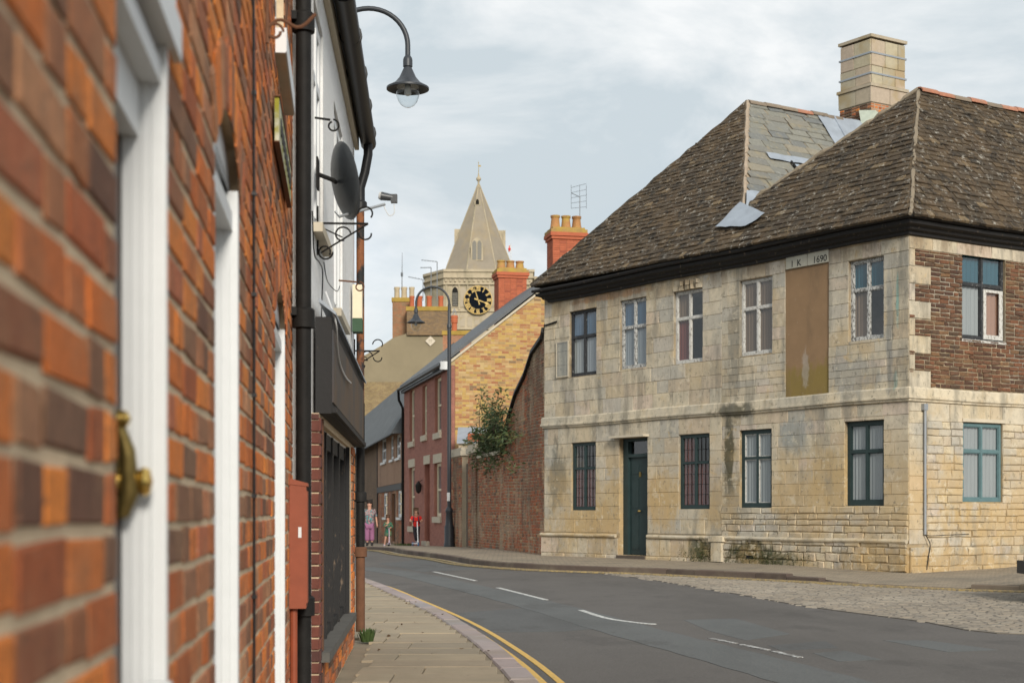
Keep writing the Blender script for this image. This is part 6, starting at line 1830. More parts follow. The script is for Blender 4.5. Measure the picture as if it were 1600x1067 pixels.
# small red brick stack and parapet nearer than the gable
rb = thing('red_parapet_house', 'red brick parapet with a single banded red pot before the church', 'house', (-3.2, 84, 0))
D2 = 84.0
f = MB(); x0, x1 = X_(692, D2), X_(735, D2); f.box(((x0 + x1) / 2, D2 + 1, (Z_(523, D2) - 1) / 2), (x1 - x0, 2, Z_(523, D2) + 1)); f.build('parapet_wall', brickmat('red_parapet_brick', (0.36, 0.14, 0.07), (0.28, 0.15, 0.09), (0.30, 0.22, 0.14)), rb)
f = MB(); f.box(((x0 + x1) / 2, D2 + 1, Z_(520, D2)), (x1 - x0 + 0.1, 2.1, 0.24)); f.build('flaunching', yl, rb)
f = MB(); r_ = 5.0 / 2300 * D2; z0, z1 = Z_(519, D2), Z_(491, D2); h = z1 - z0
f.lathe([(r_ * .85, 0), (r_ * .85, h * .55), (r_ * 1.1, h * .6), (r_, h * .66), (r_ * 1.15, h * .74), (r_, h * .8), (r_ * 1.2, h * .9), (r_ * 1.05, h)], (X_(709.3, D2), D2 + 0.6, z0), 14); f.build('chimney_pot', M['pot_orange'], rb, True)
f = MB()
for k in range(6):
    a = k * math.pi / 3; f.tube([(X_(709.3, D2) + r_ * math.cos(a), D2 + 0.6 + r_ * math.sin(a), z1), (X_(709.3, D2), D2 + 0.6, z1 + 0.42)], 0.012, 4)
f.build('bird_guard', M['galv'], rb)

# ------------------------------------------------------------------ the church
cu_ = thing('church', 'stone church tower with short spire and black and gold clock', 'church', (-3.5, 155, 0))
DC = 150.0
def XC(px): return (px - 800) / 2300 * DC
def ZC(py): return CAM_Z + (800 - py) / 2300 * DC
def ex_c(t, c):
    c = t.mix(c, (0.27, 0.24, 0.16), t.math('MULTIPLY', t.mask(t.noise(0.5, 5, 0.65), 0.45, 0.65), 0.6))
    return t.mix(c, (0.13, 0.12, 0.095), t.math('MULTIPLY', t.mask(t.noise(1.4, 7, 0.75, stretch=(1, 1, 0.3)), 0.52, 0.7), 0.55))
M['church'] = pieces_mat('church_stone', [(0, (0.42, 0.355, 0.25)), (1, (0.42, 0.355, 0.25))], 0.2, 1.6, extras=ex_c, bump=0.4, bscale=4, dist=0.05)
M['spire'] = pieces_mat('spire_stone', [(0, (0.255, 0.22, 0.17)), (1, (0.255, 0.22, 0.17))], 0.22, 1.0, tint=(0.34, 0.25, 0.12), tscale=0.35, tamt=0.4, bump=0.4, bscale=4, dist=0.05)
TW = Frame((XC(693), DC, 0), (1, 0.03, 0), (0.03, -1, 0))
Wd = XC(832) - XC(693)
f = MB()
plan = [(XC(661), DC + 3.4), (XC(693), DC), (XC(832), DC + 0.2), (XC(832), DC + 10.5), (XC(661), DC + 10.5)]
f.prism([Vector((x, y, -1)) for x, y in plan], (0, 0, ZC(432) + 1))
tower = f.build('tower', M['church'], cu_)
def band(y0, y1, g_, name='string_course'):
    f = MB(); pl2 = [(x + (g_ if i in (2, 3) else -g_ if i in (0, 4) else 0), y + (-g_ if i in (0, 1, 2) else g_)) for i, (x, y) in enumerate(plan)]
    f.prism([Vector((x, y, ZC(y1))) for x, y in pl2], (0, 0, ZC(y0) - ZC(y1))); f.build(name, M['church'], tower)
band(421, 425, 0.22, 'parapet'); band(425, 433, 0.08, 'parapet'); band(433.2, 434.6, 0.20); band(443, 445, 0.22); band(485, 487, 0.16); band(512, 515, 0.2)
for i in range(19):
    x = 0.25 + i * (Wd - 0.5) / 18
    f = MB(); f.fbox(TW, x - 0.09, x + 0.09, 0.0, 0.17, ZC(440), ZC(436)); f.build('corbel', M['church'], tower)
def gothic(F, s, zb_, w, h, d, mat, name, parent, th=0.1, n=6):
    """a pointed panel"""
    pts = [(s - w / 2, zb_), (s + w / 2, zb_), (s + w / 2, zb_ + h - w * 0.8)]
    for i in range(1, n): 
        a = i / n * math.radians(60); pts.append((s - w / 2 + w * math.cos(a), zb_ + h - w * 0.8 + w * math.sin(a) * 0.92))
    pts.append((s, zb_ + h))
    for i in range(n - 1, 0, -1):
        a = i / n * math.radians(60); pts.append((s + w / 2 - w * math.cos(a), zb_ + h - w * 0.8 + w * math.sin(a) * 0.92))
    pts.append((s - w / 2, zb_ + h - w * 0.8))
    f = MB(); f.prism([F.P(a, d, z) for a, z in pts], F.n * th); return f.build(name, mat, parent)
M['void'] = plain('dark_opening', (0.015, 0.014, 0.012), 1.0, bs=0)
M['louvre'] = plain('grey_louvre', (0.20, 0.19, 0.165), 0.9)
def sC(px): return (XC(px) - TW.o.x) / TW.u.x
arches = [(711, 'l'), (724, 'b'), (737, 'v'), (758, 'v'), (771, 'b'), (784, 'b'), (803, 'l'), (819, 'b')]
zb_, zt = ZC(480), ZC(446.5)
for px, k in arches:
    gothic(TW, sC(px), zb_, 0.78, zt - zb_, 0.0, M['stone_trim'] if False else M['church'], 'blind_arch', tower, 0.10)
    gothic(TW, sC(px), zb_ + 0.08, 0.60, zt - zb_ - 0.2, 0.10, M['void'] if k in 'vl' else M['stone2'], 'arch_panel', tower, 0.02)
    if k == 'l':
        for i in range(8): 
            f = MB(); f.fbox(TW, sC(px) - 0.26, sC(px) + 0.26, 0.12, 0.16, zb_ + 0.15 + i * 0.17, zb_ + 0.24 + i * 0.17); f.build('louvre', M['louvre'], tower)
for px in (697, 717.5, 730.5, 744, 748, 764.5, 777.5, 790, 812, 828):
    f = MB(); f.fbox(TW, sC(px) - 0.07, sC(px) + 0.07, 0.0, 0.17, ZC(484), ZC(445.5)); f.build('shaft', M['church'], tower)
for i in range(12):
    x = sC(700) + i * 0.74
    gothic(TW, x, ZC(510), 0.50, ZC(491) - ZC(510), 0.0, M['stone2'], 'blind_panel', tower, 0.07)
# clock
ccx, ccz, cr_ = XC(747.2), ZC(469.5), 22.3 / 2300 * DC
ck_ = MB(); Rc = Matrix(((1, 0, 0), (0, 0, -1), (0, 1, 0)))
Rc = Matrix((Vector((1, 0, 0)), Vector((0, 0, 1)), Vector((0, -1, 0)))).transposed()
cc = Vector((ccx, DC - 0.22, ccz))
ck_.lathe([(cr_ * 0.97, 0.0), (cr_ * 0.97, 0.06), (0.0, 0.06)], cc, 48, R=Rc)
clock = ck_.build('clock', plain('clock_black', (0.008, 0.010, 0.014), 0.95, bs=0, spec=0.0), cu_)
gold = plain('gold_leaf', (0.60, 0.42, 0.15), 0.6, 0.0, amt=0.1, bs=0)
f = MB(); f.lathe([(cr_ * 0.955, 0.0), (cr_ * 1.0, 0.0), (cr_ * 1.0, 0.09), (cr_ * 0.955, 0.09), (cr_ * 0.955, 0.0)], cc, 48, R=Rc); f.build('clock_rim', gold, clock)
roman = ['XII', 'I', 'II', 'III', 'IIII', 'V', 'VI', 'VII', 'VIII', 'IX', 'X', 'XI']
for i, r_ in enumerate(roman):
    a = -i * math.pi / 6
    up = Vector((-math.sin(a), 0, math.cos(a))); rt = Vector((math.cos(a), 0, math.sin(a)))
    base = cc + up * cr_ * 0.78 + Vector((0, -0.075, 0))
    f = MB(); hN = cr_ * 0.26; x = 0; strokes = []
    for chh in r_:
        if chh == 'I': strokes.append(((x, -1), (x, 1))); x += 0.11
        elif chh == 'V': strokes += [((x, 1), (x + 0.08, -1)), ((x + 0.16, 1), (x + 0.08, -1))]; x += 0.24
        else: strokes += [((x, 1), (x + 0.16, -1)), ((x + 0.16, 1), (x, -1))]; x += 0.24
    wN = max(max(p[0] for p in s) for s in strokes)
    for (xa, ya), (xb, yb) in strokes:
        pa = base + rt * (xa - wN / 2) + up * ya * hN / 2; pb = base + rt * (xb - wN / 2) + up * yb * hN / 2
        d_ = (pb - pa).normalized(); s_ = Vector((d_.z, 0, -d_.x)) * 0.034
        f.prism([pa - s_, pb - s_, pb + s_, pa + s_], (0, -0.03, 0))
    for ys in (-1, 1):
        pa = base + rt * (-wN / 2 - 0.06) + up * ys * hN / 2; pb = base + rt * (wN / 2 + 0.06) + up * ys * hN / 2
        s_ = up * 0.022; f.prism([pa - s_, pb - s_, pb + s_, pa + s_], (0, -0.031, 0))
    f.build('numeral', gold, clock)
for nm, ang, l0, l1, w_ in (('minute_hand', math.radians(-17), 0.34, 0.86, 0.05), ('hour_hand', math.radians(111), 0.28, 0.62, 0.065)):
    up = Vector((math.sin(ang), 0, math.cos(ang))); rt = Vector((up.z, 0, -up.x))
    o_ = cc + Vector((0, -0.12, 0)); f = MB()
    f.prism([o_ - up * cr_ * l0 - rt * w_, o_ + up * cr_ * l1 - rt * w_ * 0.5, o_ + up * cr_ * l1 + rt * w_ * 0.5, o_ - up * cr_ * l0 + rt * w_], (0, -0.02, 0))
    if nm == 'hour_hand':
        c1 = o_ + up * cr_ * 0.6; f.prism([c1 - up * 0.22, c1 + rt * 0.13, c1 + up * 0.42, c1 - rt * 0.13], (0, -0.025, 0))
    f.build(nm, gold, clock)
# spire
f = MB(); n = 8; Rb = 57 / 2300 * DC / math.cos(math.pi / 8); sc_ = Vector((XC(746.2), DC + 4.6, 0))
zb1, zt1 = ZC(426), ZC(272)
vs = []
for k in range(9):
    t_ = k / 8; rr = Rb * (1 - t_) * (1.0 + 0.03 * math.sin(t_ * math.pi)) + 0.06
    z = zb1 + (zt1 - zb1) * t_
    for j in range(n):
        a = math.pi / 8 + j * math.pi / 4 + 0.10; vs.append(sc_ + Vector((rr * math.cos(a), rr * math.sin(a), z)))
f._add(vs, [(k * n + j, k * n + (j + 1) % n, (k + 1) * n + (j + 1) % n, (k + 1) * n + j) for k in range(8) for j in range(n)])
spire = f.build('spire', M['spire'], cu_)
f = MB()
for j in range(n): f.tube([vs[k * n + j] for k in range(9)], 0.07, 4)
f.build('spire_rib', M['church'], spire)
f = MB(); f.lathe([(0.10, 0), (0.10, 0.4), (0.26, 0.6), (0.26, 0.75), (0.10, 0.95), (0.05, 1.3), (0.0, 1.4)], sc_ + Vector((0, 0, zt1 - 0.15)), 10); f.build('finial', M['church'], spire)
f = MB(); f.tube([sc_ + Vector((0, 0, zt1)), sc_ + Vector((0, 0, ZC(236)))], 0.03, 5); f.box(tuple(sc_ + Vector((0.1, 0, ZC(243)))), (0.30, 0.03, 0.14)); f.build('weather_vane', M['brass_dull'], spire)
Fs2 = Frame((sc_.x, DC + 4.6 - Rb * 0.93, 0), (1, 0, 0), (0, -1, 0))
def luc(z0, z1, w_, dd, two=True):
    f = MB(); y0_ = sc_.y - dd
    Fz = Frame((sc_.x - 0.1, y0_, 0), (1, 0, 0), (0, -1, 0))
    f.fbox(Fz, -w_ / 2 - 0.12, w_ / 2 + 0.12, -1.6, 0.0, z0, z0 + (z1 - z0) * 0.65)
    L_ = f.build('lucarne', M['church'], spire)
    gothic(Fz, 0, z0 + 0.01, w_ + 0.24, z1 - z0, -1.0, M['church'], 'lucarne_gable', L_, 1.005)
    for sx in ((-1, 1) if two else (0,)):
        gothic(Fz, sx * w_ * 0.25, z0 + 0.1, w_ * (0.4 if two else 0.8), (z1 - z0) * 0.82, 0.01, M['louvre'] if two else M['void'], 'louvre_light', L_, 0.02)
luc(ZC(404), ZC(367), 1.05, Rb * (1 - (ZC(404) - zb1) / (zt1 - zb1)) * 0.93 + 0.12)
luc(ZC(309.5), ZC(299), 0.42, Rb * (1 - (ZC(309) - zb1) / (zt1 - zb1)) * 0.93 + 0.10, False)
for sx, px0, px1, yt in ((-1, 707.5, 722, 346), (1, 772, 789.5, 348)):
    f = MB(); f.box(((XC(px0) + XC(px1)) / 2, sc_.y, (ZC(yt) + ZC(404)) / 2), (XC(px1) - XC(px0), 1.0, ZC(yt) - ZC(404))); f.build('side_lucarne', M['church'], spire)
f = MB(); f.lathe([(0.5, 0), (0.42, 2.1), (0.55, 2.2), (0.55, 2.5), (0.3, 2.6)], (XC(836), DC + 1, ZC(470)), 8)
f.build('corner_pinnacle', M['church'], cu_)
fp = thing('flagpole', 'thin pole with red and white flag beside the spire', 'flag', (XC(799), DC + 7, ZC(425)))
f = MB(); f.tube([(XC(799), DC + 7, ZC(430)), (XC(798), DC + 7, ZC(361))], 0.035, 5); f.build('pole', M['white_paint'], fp)
fl = plain('white_flag', (0.75, 0.72, 0.70), 0.8, bs=0); flr = plain('red_flag', (0.55, 0.04, 0.04), 0.8, bs=0)
f = MB(); X0, X1 = XC(793.5), XC(798); z0, z1 = ZC(375), ZC(364)
f._add([(X1, DC + 7, z1), (X0, DC + 6.9, z1 - 0.12), (X0 + 0.03, DC + 7.1, z0), (X1, DC + 7, z0 + 0.1)], [(0, 1, 2, 3)]); f.build('flag_cloth', fl, fp)
f = MB(); f.box(((X0 + X1) / 2, DC + 6.93, (z0 + z1) / 2 - 0.03), (X1 - X0, 0.02, 0.16)); f.box(((X0 + X1) / 2, DC + 6.92, (z0 + z1) / 2), (0.09, 0.02, (z1 - z0) * 0.9)); f.build('flag_cross', flr, fp)

# ------------------------------------------------------------------ aerials
M['alu'] = plain('dull_aluminium', (0.16, 0.17, 0.18), 0.5, 0.5, bs=0)
def aerial(px, yb_, yt, D, boom, n, label, grid=False, tilt=0.0):
    th = thing('tv_aerial', label, 'aerial', tuple(at(px, yb_, D)))
    m = MB(); m.tube([at(px, yb_, D), at(px, yt, D)], 0.016 * D / 50, 5); m.build('mast', M['alu'], th)
    m = MB(); p = at(px, yt, D); L_ = boom / 2300 * D
    e = p + Vector((-L_ * math.cos(tilt), 0.1, L_ * math.sin(tilt)))
    m.tube([p, e], 0.012 * D / 50, 5); m.build('boom', M['alu'], th)
    for i in range(n):
        q = p.lerp(e, (i + 0.5) / n); hl = 0.14 * D / 50
        m = MB(); m.tube([q + Vector((0, -hl, -hl * 0.3)), q + Vector((0, hl, hl * 0.3))], 0.007 * D / 50, 4); m.build('element', M['alu'], th)
    if grid:
        for i in range(5):
            for (dx0, dz0, dx1, dz1) in ((-0.28, -0.35 + i * 0.17, 0.22, -0.35 + i * 0.19), ):
                m = MB(); m.tube([p + Vector((dx0, 0.1, dz0)), p + Vector((dx1, 0.1, dz1 + 0.05))], 0.006, 4); m.build('element', M['alu'], th)
        for dx in (-0.28, 0.0, 0.22):
            m = MB(); m.tube([p + Vector((dx, 0.1, -0.36)), p + Vector((dx, 0.1, 0.42))], 0.006, 4); m.build('element', M['alu'], th)
    return th
aerial(906, 337, 308, 48.3, 15, 7, 'aerial with wire reflector on pots of the nearest red stack', True, 0.5)
aerial(683, 470, 409, 107, 25, 6, 'tallest of the aerials over the orange pots before the church', False, 0.12)
aerial(673.5, 465, 418, 107.5, 17, 6, 'pale middle aerial over the orange pots', False, 0.0)
aerial(661, 470, 437, 108, 24, 5, 'lowest aerial just beyond the cream chimney pots', False, 0.2)
f = MB(); f.tube([at(628, 449, 108), at(628.5, 395, 108)], [0.04, 0.015], 5); f.tube([at(628, 432, 108), at(628, 426, 108)], 0.09, 6)
tag(f.build('whip_aerial', M['alu']), 'thin upright whip aerial above cream chimney pots', 'aerial')

# ------------------------------------------------------------------ street lamps
sl = thing('street_lamp', 'black swan neck street lamp in front of the red house', 'street lamp', (0, 0, 0), 'street lamps')
lampm = plain('dark_grey_lamp_paint', (0.030, 0.034, 0.040), 0.45, amt=0.2, scale=5, bs=0.1, spec=0.4)
f = MB(); f.lathe([(0.17, 0), (0.17, 0.10), (0.15, 0.14), (0.15, 0.62), (0.12, 0.70), (0.10, 1.05), (0.125, 1.10), (0.11, 1.16), (0.065, 1.24)], (0, 0, 0), 16); f.build('base', lampm, sl, True)
f = MB(); f.lathe([(0.062, 1.22), (0.06, 6.75), (0.075, 6.76), (0.075, 6.84), (0.05, 6.90), (0.045, 7.5)], (0, 0, 0), 14); f.build('post', lampm, sl, True)
f = MB(); Rr = 0.514; zc_ = 7.52
f.tube([(0, 0, 7.4)] + [(Rr - Rr * math.cos(math.pi * i / 22), 0, zc_ + Rr * math.sin(math.pi * i / 22)) for i in range(23)] + [(2 * Rr, 0, 7.36)], 0.034, 12)
f.build('swan_neck', lampm, sl, True)
f = MB(); f.lathe([(0.03, 0.47), (0.055, 0.43), (0.062, 0.40), (0.062, 0.31), (0.05, 0.30), (0.075, 0.24), (0.11, 0.16), (0.17, 0.085), (0.25, 0.035), (0.278, 0.02), (0.278, -0.005), (0.262, -0.008), (0.16, 0.05), (0.10, 0.08), (0.0, 0.09)], (2 * Rr, 0, 6.92), 28); f.build('lamp_shade', lampm, sl, True)
f = MB(); f.lathe([(0.155, 0.03), (0.155, -0.02), (0.148, -0.10), (0.125, -0.17), (0.085, -0.225), (0.04, -0.25), (0.0, -0.255)], (2 * Rr, 0, 6.92), 24); f.build('lamp_globe', M['glass_clear'], sl, True)
f = MB(); f.lathe([(0.03, 0.05), (0.045, 0.0), (0.045, -0.08), (0.0, -0.1)], (2 * Rr, 0, 6.92), 10); f.build('bulb', plain('frosted_bulb', (0.7, 0.7, 0.68), 0.4, bs=0), sl, True)
bpy.context.view_layer.update()
sl2 = copy_tree(sl, (at(514, 0, 19.2).x, 19.2, 0.08), 0.0, 'black swan neck street lamp rising behind the white house gutter')
sl2.scale = (1, 1, 0.944)
sl.location = (-1.94, 45.5, zr(45.5) + 0.1); sl.rotation_euler = (0, 0, math.pi)
f = MB(); p = Vector((-1.94, 45.5, zr(45.5) + 0.1)); f.box((p.x - 0.02, p.y - 0.10, p.z + 1.55), (0.09, 0.012, 0.26)); tag(f.build('notice', M['white_paint']), 'small white notice fixed to the post of the far street lamp', 'notice')
# ================================================================== SHRUB ON THE GARDEN WALL
shr = thing('shrub', 'leggy dark green shrub growing over the garden wall', 'shrub', tuple(GWL.P(6.6, -0.3, 2.4)))
gr_ = random.Random(3)
leafm = pieces_mat('shrub_leaf', [(0, (0.035, 0.055, 0.018)), (0.5, (0.055, 0.085, 0.028)), (0.85, (0.09, 0.115, 0.045)), (1, (0.14, 0.13, 0.05))], 0.2, 8, bump=0.0, rough=0.6)
stems = MB(); lf = MB()
root = GWL.P(6.2, -0.15, 2.35)
def leaf(m, p, d, L, w):
    s = d.cross(Vector((gr_.uniform(-1, 1), gr_.uniform(-1, 1), gr_.uniform(-1, 1)))).normalized() * w
    m.tone = gr_.random(); n_ = d.cross(s).normalized() * w * 0.5
    m._add([p, p + d * L * 0.45 + s + n_, p + d * L, p + d * L * 0.45 - s + n_], [(0, 1, 2, 3)])
for b_ in range(60):
    k = b_ / 60
    px, py = gr_.uniform(742, 798), 706
    base = ray_plane(px, py, GWL.P(0, -0.15, 0), GWL.n)
    tx = px + gr_.gauss(0, 14); tyy = gr_.choice([gr_.uniform(628, 700), gr_.uniform(655, 740), gr_.uniform(606, 670) if 752 < px < 782 else 680])
    if px < 752: tyy = max(tyy, 662)
    tipd = gr_.uniform(-0.5, 0.55)
    tip = ray_plane(tx, tyy, GWL.P(0, tipd, 0), GWL.n)
    mid_ = (base + tip) / 2 + Vector((gr_.gauss(0, 0.08), gr_.gauss(0, 0.15), 0.18))
    pts = [base.lerp(mid_, i / 4) if i < 4 else mid_.lerp(tip, (i - 4) / 4) for i in range(9)]
    stems.tube(pts, [0.016 * (1 - i / 10) for i in range(9)], 4)
    for i in range(1, 9):
        for j in range(8):
            p = pts[i] + Vector((gr_.gauss(0, 0.07), gr_.gauss(0, 0.12), gr_.gauss(0, 0.07)))
            d = Vector((gr_.gauss(0, 1), gr_.gauss(0, 1), gr_.gauss(-0.1, 0.6))).normalized()
            leaf(lf, p, d, gr_.uniform(0.10, 0.20), gr_.uniform(0.016, 0.030))
stems.build('stem', plain('shrub_bark', (0.12, 0.09, 0.06), 0.9), shr)
tag(lf.build('foliage', leafm, shr), kind='stuff')
# moss and weeds at the foot of the stone house and kerb
mo = MB()
for _ in range(700):
    s = gr_.gauss(A.s(1100), 0.28) if gr_.random() < 0.4 else gr_.gauss(A.s(1195), 0.55)
    z = 0.12 + abs(gr_.gauss(0, 0.13)); d0 = 0.07
    p = A.P(s, d0, z); d = (A.n * gr_.uniform(0.3, 1) + Vector((gr_.gauss(0, .5), gr_.gauss(0, .5), gr_.uniform(-.2, 1)))).normalized()
    leaf(mo, p, d, gr_.uniform(0.015, 0.045), 0.010)
tag(mo.build('moss', plain('wall_moss', (0.045, 0.055, 0.018), 0.95, amt=0.4, scale=12, bs=0), sh_), kind='stuff')
tuft('grass_tuft', (B.P(2.7, 0.5, 0).x, B.P(2.7, 0.5, 0).y, 0.15), 0.35, 0.06, 260, M['leaf'], 'low grass tuft along the foot of the brick and stone side wall', 'grass', 5)
tuft('weed', (RF.P(7.6, 0.25, 0).x, RF.P(7.6, 0.25, 0).y, zr(54) + 0.12), 0.5, 0.12, 120, M['leaf'], 'weeds at the foot of the far downpipe behind the scooters', 'weed', 8)

# ================================================================== PEOPLE
def skin_obj(name, pts, edges, rad, mat, parent, sub=2, rootv=0):
    me = bpy.data.meshes.new(name); me.from_pydata([tuple(p) for p in pts], edges, []); me.materials.append(mat)
    layer = me.attributes.get('skin') 
    if not me.skin_vertices: 
        bm = bmesh.new(); bm.from_mesh(me); bm.verts.layers.skin.verify(); bm.to_mesh(me); bm.free()
    for i, r_ in enumerate(rad):
        r2_ = r_ if isinstance(r_, tuple) else (r_, r_)
        me.skin_vertices[0].data[i].radius = r2_
        me.skin_vertices[0].data[i].use_root = (i == rootv)
    tmp = bpy.data.objects.new('tmp', me); COL.objects.link(tmp)
    sk = tmp.modifiers.new('s', 'SKIN'); sk.use_smooth_shade = True
    sb_ = tmp.modifiers.new('u', 'SUBSURF'); sb_.levels = sub; sb_.render_levels = sub
    m2 = bpy.data.meshes.new_from_object(tmp.evaluated_get(bpy.context.evaluated_depsgraph_get()))
    bpy.data.objects.remove(tmp)
    m2.materials.clear(); m2.materials.append(mat)
    m2.polygons.foreach_set('use_smooth', [True] * len(m2.polygons))
    return obj(name, m2, parent)
skinm = plain('skin', (0.50, 0.27, 0.19), 0.55, amt=0.06, bs=0)
def cloth(name, cols, scale=14, lo=0.42, hi=0.56):
    t = NT(name); c = t.mix(cols[0], cols[1], t.mask(t.noise(scale, 2, 0.5), lo, hi))
    if len(cols) > 2: c = t.mix(c, cols[2], t.mask(t.noise(scale * 1.3, 2, 0.5, stretch=(1.3, 1, 1)), 0.58, 0.62))
    return t.out(c, 0.9)
def person(label, pos, H, J, hair, garments, yaw=0.0):
    """J: joints in units of height; x to the picture's right, y away, z up"""
    root_ = thing('person', label, 'person', pos)
    cy, sy = math.cos(yaw), math.sin(yaw)
    def q(p): return Vector(pos) + Vector((p[0] * cy - p[1] * sy, p[0] * sy + p[1] * cy, p[2])) * H
    names, pts, rad = [], [], []
    def add(nm, p, r_): names.append(nm); pts.append(q(p)); rad.append((r_[0] * H, r_[1] * H) if isinstance(r_, tuple) else r_ * H)
    for nm, p, r_ in (('pelvis', J['pelvis'], 0.075), ('waist', J['waist'], 0.065), ('chest', J['chest'], 0.075), ('neck', J['neck'], 0.03), ('jaw', J['jaw'], 0.050), ('head', J['head'], 0.070), ('crown', J['crown'], 0.055)):
        add(nm, p, r_)
    E_ = [(0, 1), (1, 2), (2, 3), (3, 4), (4, 5), (5, 6)]
    ix = {n_: i for i, n_ in enumerate(names)}
    for sd_ in ('l', 'r'):
        prev = ix['chest']
        for nm, r_ in (('shoulder', 0.035), ('elbow', 0.023), ('wrist', 0.016), ('hand', 0.019)):
            add(nm + sd_, J[nm + sd_], r_); ix[nm + sd_] = len(names) - 1; E_.append((prev, ix[nm + sd_])); prev = ix[nm + sd_]
        hd, wr_ = Vector(J['hand' + sd_]), Vector(J['wrist' + sd_])
        dr_ = (hd - wr_).normalized(); side = Vector((1, 0, 0)).cross(dr_); side = side.normalized() if side.length > 0.1 else Vector((0, 1, 0))
        side2 = side.cross(dr_).normalized()
        for k in range(5):
            if k < 4:
                b0 = hd + side * (k - 1.5) * 0.009 + dr_ * 0.010; l_ = (0.030, 0.036, 0.034, 0.026)[k]
                p1 = b0 + dr_ * l_ * 0.5; p2 = b0 + dr_ * l_ * 0.85 + side2 * 0.010
            else:
                b0 = hd + side * -0.016; p1 = b0 + side * -0.010 + dr_ * 0.012; p2 = p1 + dr_ * 0.014
            add('f', tuple(p1), 0.0045); E_.append((prev, len(names) - 1)); add('f', tuple(p2), 0.004); E_.append((len(names) - 2, len(names) - 1))
        prev = ix['pelvis']
        for nm, r_ in (('hip', 0.055), ('knee', 0.036), ('ankle', 0.022), ('toe', 0.020)):
            add(nm + sd_, J[nm + sd_], r_); ix[nm + sd_] = len(names) - 1; E_.append((prev, ix[nm + sd_])); prev = ix[nm + sd_]
    skin_obj('body', pts, E_, rad, skinm, root_, 1)
    # face
    h, j = Vector(J['head']), Vector(J['jaw'])
    f0 = Vector(J['face']) if 'face' in J else Vector((0, -1, -0.1)); f0.normalize(); rt = Vector((1, 0, 0)); up = rt.cross(f0).normalized() * 1
    if up.z < 0: up = -up
    dk = plain('eye_dark', (0.03, 0.02, 0.015), 0.3, bs=0); lp_ = plain('lips', (0.35, 0.10, 0.09), 0.5, bs=0)
    for s_ in (-1, 1):
        f = MB(); f.lathe([(0, -0.005 * H), (0.006 * H, 0), (0, 0.005 * H)], q(h + f0 * 0.054 + rt * s_ * 0.021), 8); f.build('eye', dk, root_)
    f = MB(); c0_ = q(h + f0 * 0.058 - up * 0.012); f.prism([c0_ + Vector((-0.007, 0, -0.012)) * H, c0_ + Vector((0.007, 0, -0.012)) * H, c0_ + Vector((0, 0, 0.016)) * H], f0 * 0.010 * H); f.build('nose', skinm, root_)
    f = MB(); f.box(tuple(q(h + f0 * 0.050 - up * 0.036)), (0.030 * H, 0.008 * H, 0.007 * H)); f.build('mouth', lp_, root_)
    for s_ in (-1, 1):
        f = MB(); f.lathe([(0, -0.012 * H), (0.007 * H, 0), (0, 0.012 * H)], q(h + rt * s_ * 0.058), 6); f.build('ear', skinm, root_)
    # hair: cap over the back and top of the head
    hp_ = [q(h - f0 * 0.040 + up * 0.022), q(h - f0 * 0.026 + up * 0.050), q(h - f0 * 0.030 - up * 0.02)]
    rr = [0.070 * H, 0.060 * H, 0.058 * H]
    if hair[1]: hp_.append(q(h - f0 * 0.035 - up * hair[1])); rr.append(0.03 * H)
    skin_obj('hair', hp_, [(i, i + 1) if i else (0, 1) for i in range(1)] + [(0, 2)] + ([(2, 3)] if hair[1] else []), rr, hair[0], root_, 2)
    for nm, mat, plist, edges, rads in garments:
        skin_obj(nm, [q(J[p] if isinstance(p, str) else p) for p in plist], edges, [(r_[0] * H, r_[1] * H) if isinstance(r_, tuple) else r_ * H for r_ in rads], mat, root_, 2)
    return root_, q
def mixp(a, b, t): return tuple(a[i] * (1 - t) + b[i] * t for i in range(3))
def ground_at(px, D): return ((px - 800) / 2300 * D, D, zr(D) + 0.10)
brown = plain('brown_hair', (0.09, 0.05, 0.03), 0.7, amt=0.3, bs=0.2)
dkhair = plain('dark_hair', (0.03, 0.022, 0.018), 0.6, bs=0)
# woman
def stand(arm=0.0):
    return dict(pelvis=(0, 0, .52), waist=(0, 0, .61), chest=(0, 0, .73), neck=(0, 0, .83), jaw=(0, -.012, .885), head=(0, -.005, .925), crown=(0, 0, .95),
        shoulderl=(-.105, 0, .79), elbowl=(-.14, .02, .62), wristl=(-.135, -.03, .49), handl=(-.13, -.04, .455),
        shoulderr=(.105, 0, .79), elbowr=(.145, .02, .62), wristr=(.165, -.03, .49), handr=(.17, -.04, .455),
        hipl=(-.055, 0, .49), kneel=(-.05, -.02, .27), anklel=(-.05, 0, .045), toel=(-.055, -.07, .02),
        hipr=(.055, 0, .49), kneer=(.05, .02, .27), ankler=(.05, .03, .045), toer=(.055, -.04, .02))
J = stand()
top = cloth('patterned_top', [(0.30, 0.20, 0.20), (0.10, 0.075, 0.09), (0.06, 0.28, 0.28)], 14, 0.44, 0.54)
mauve = plain('mauve_trousers', (0.26, 0.11, 0.20), 0.9, amt=0.15, bs=0)
boot = plain('black_boot', (0.02, 0.018, 0.018), 0.6, bs=0)
gD = 52.5
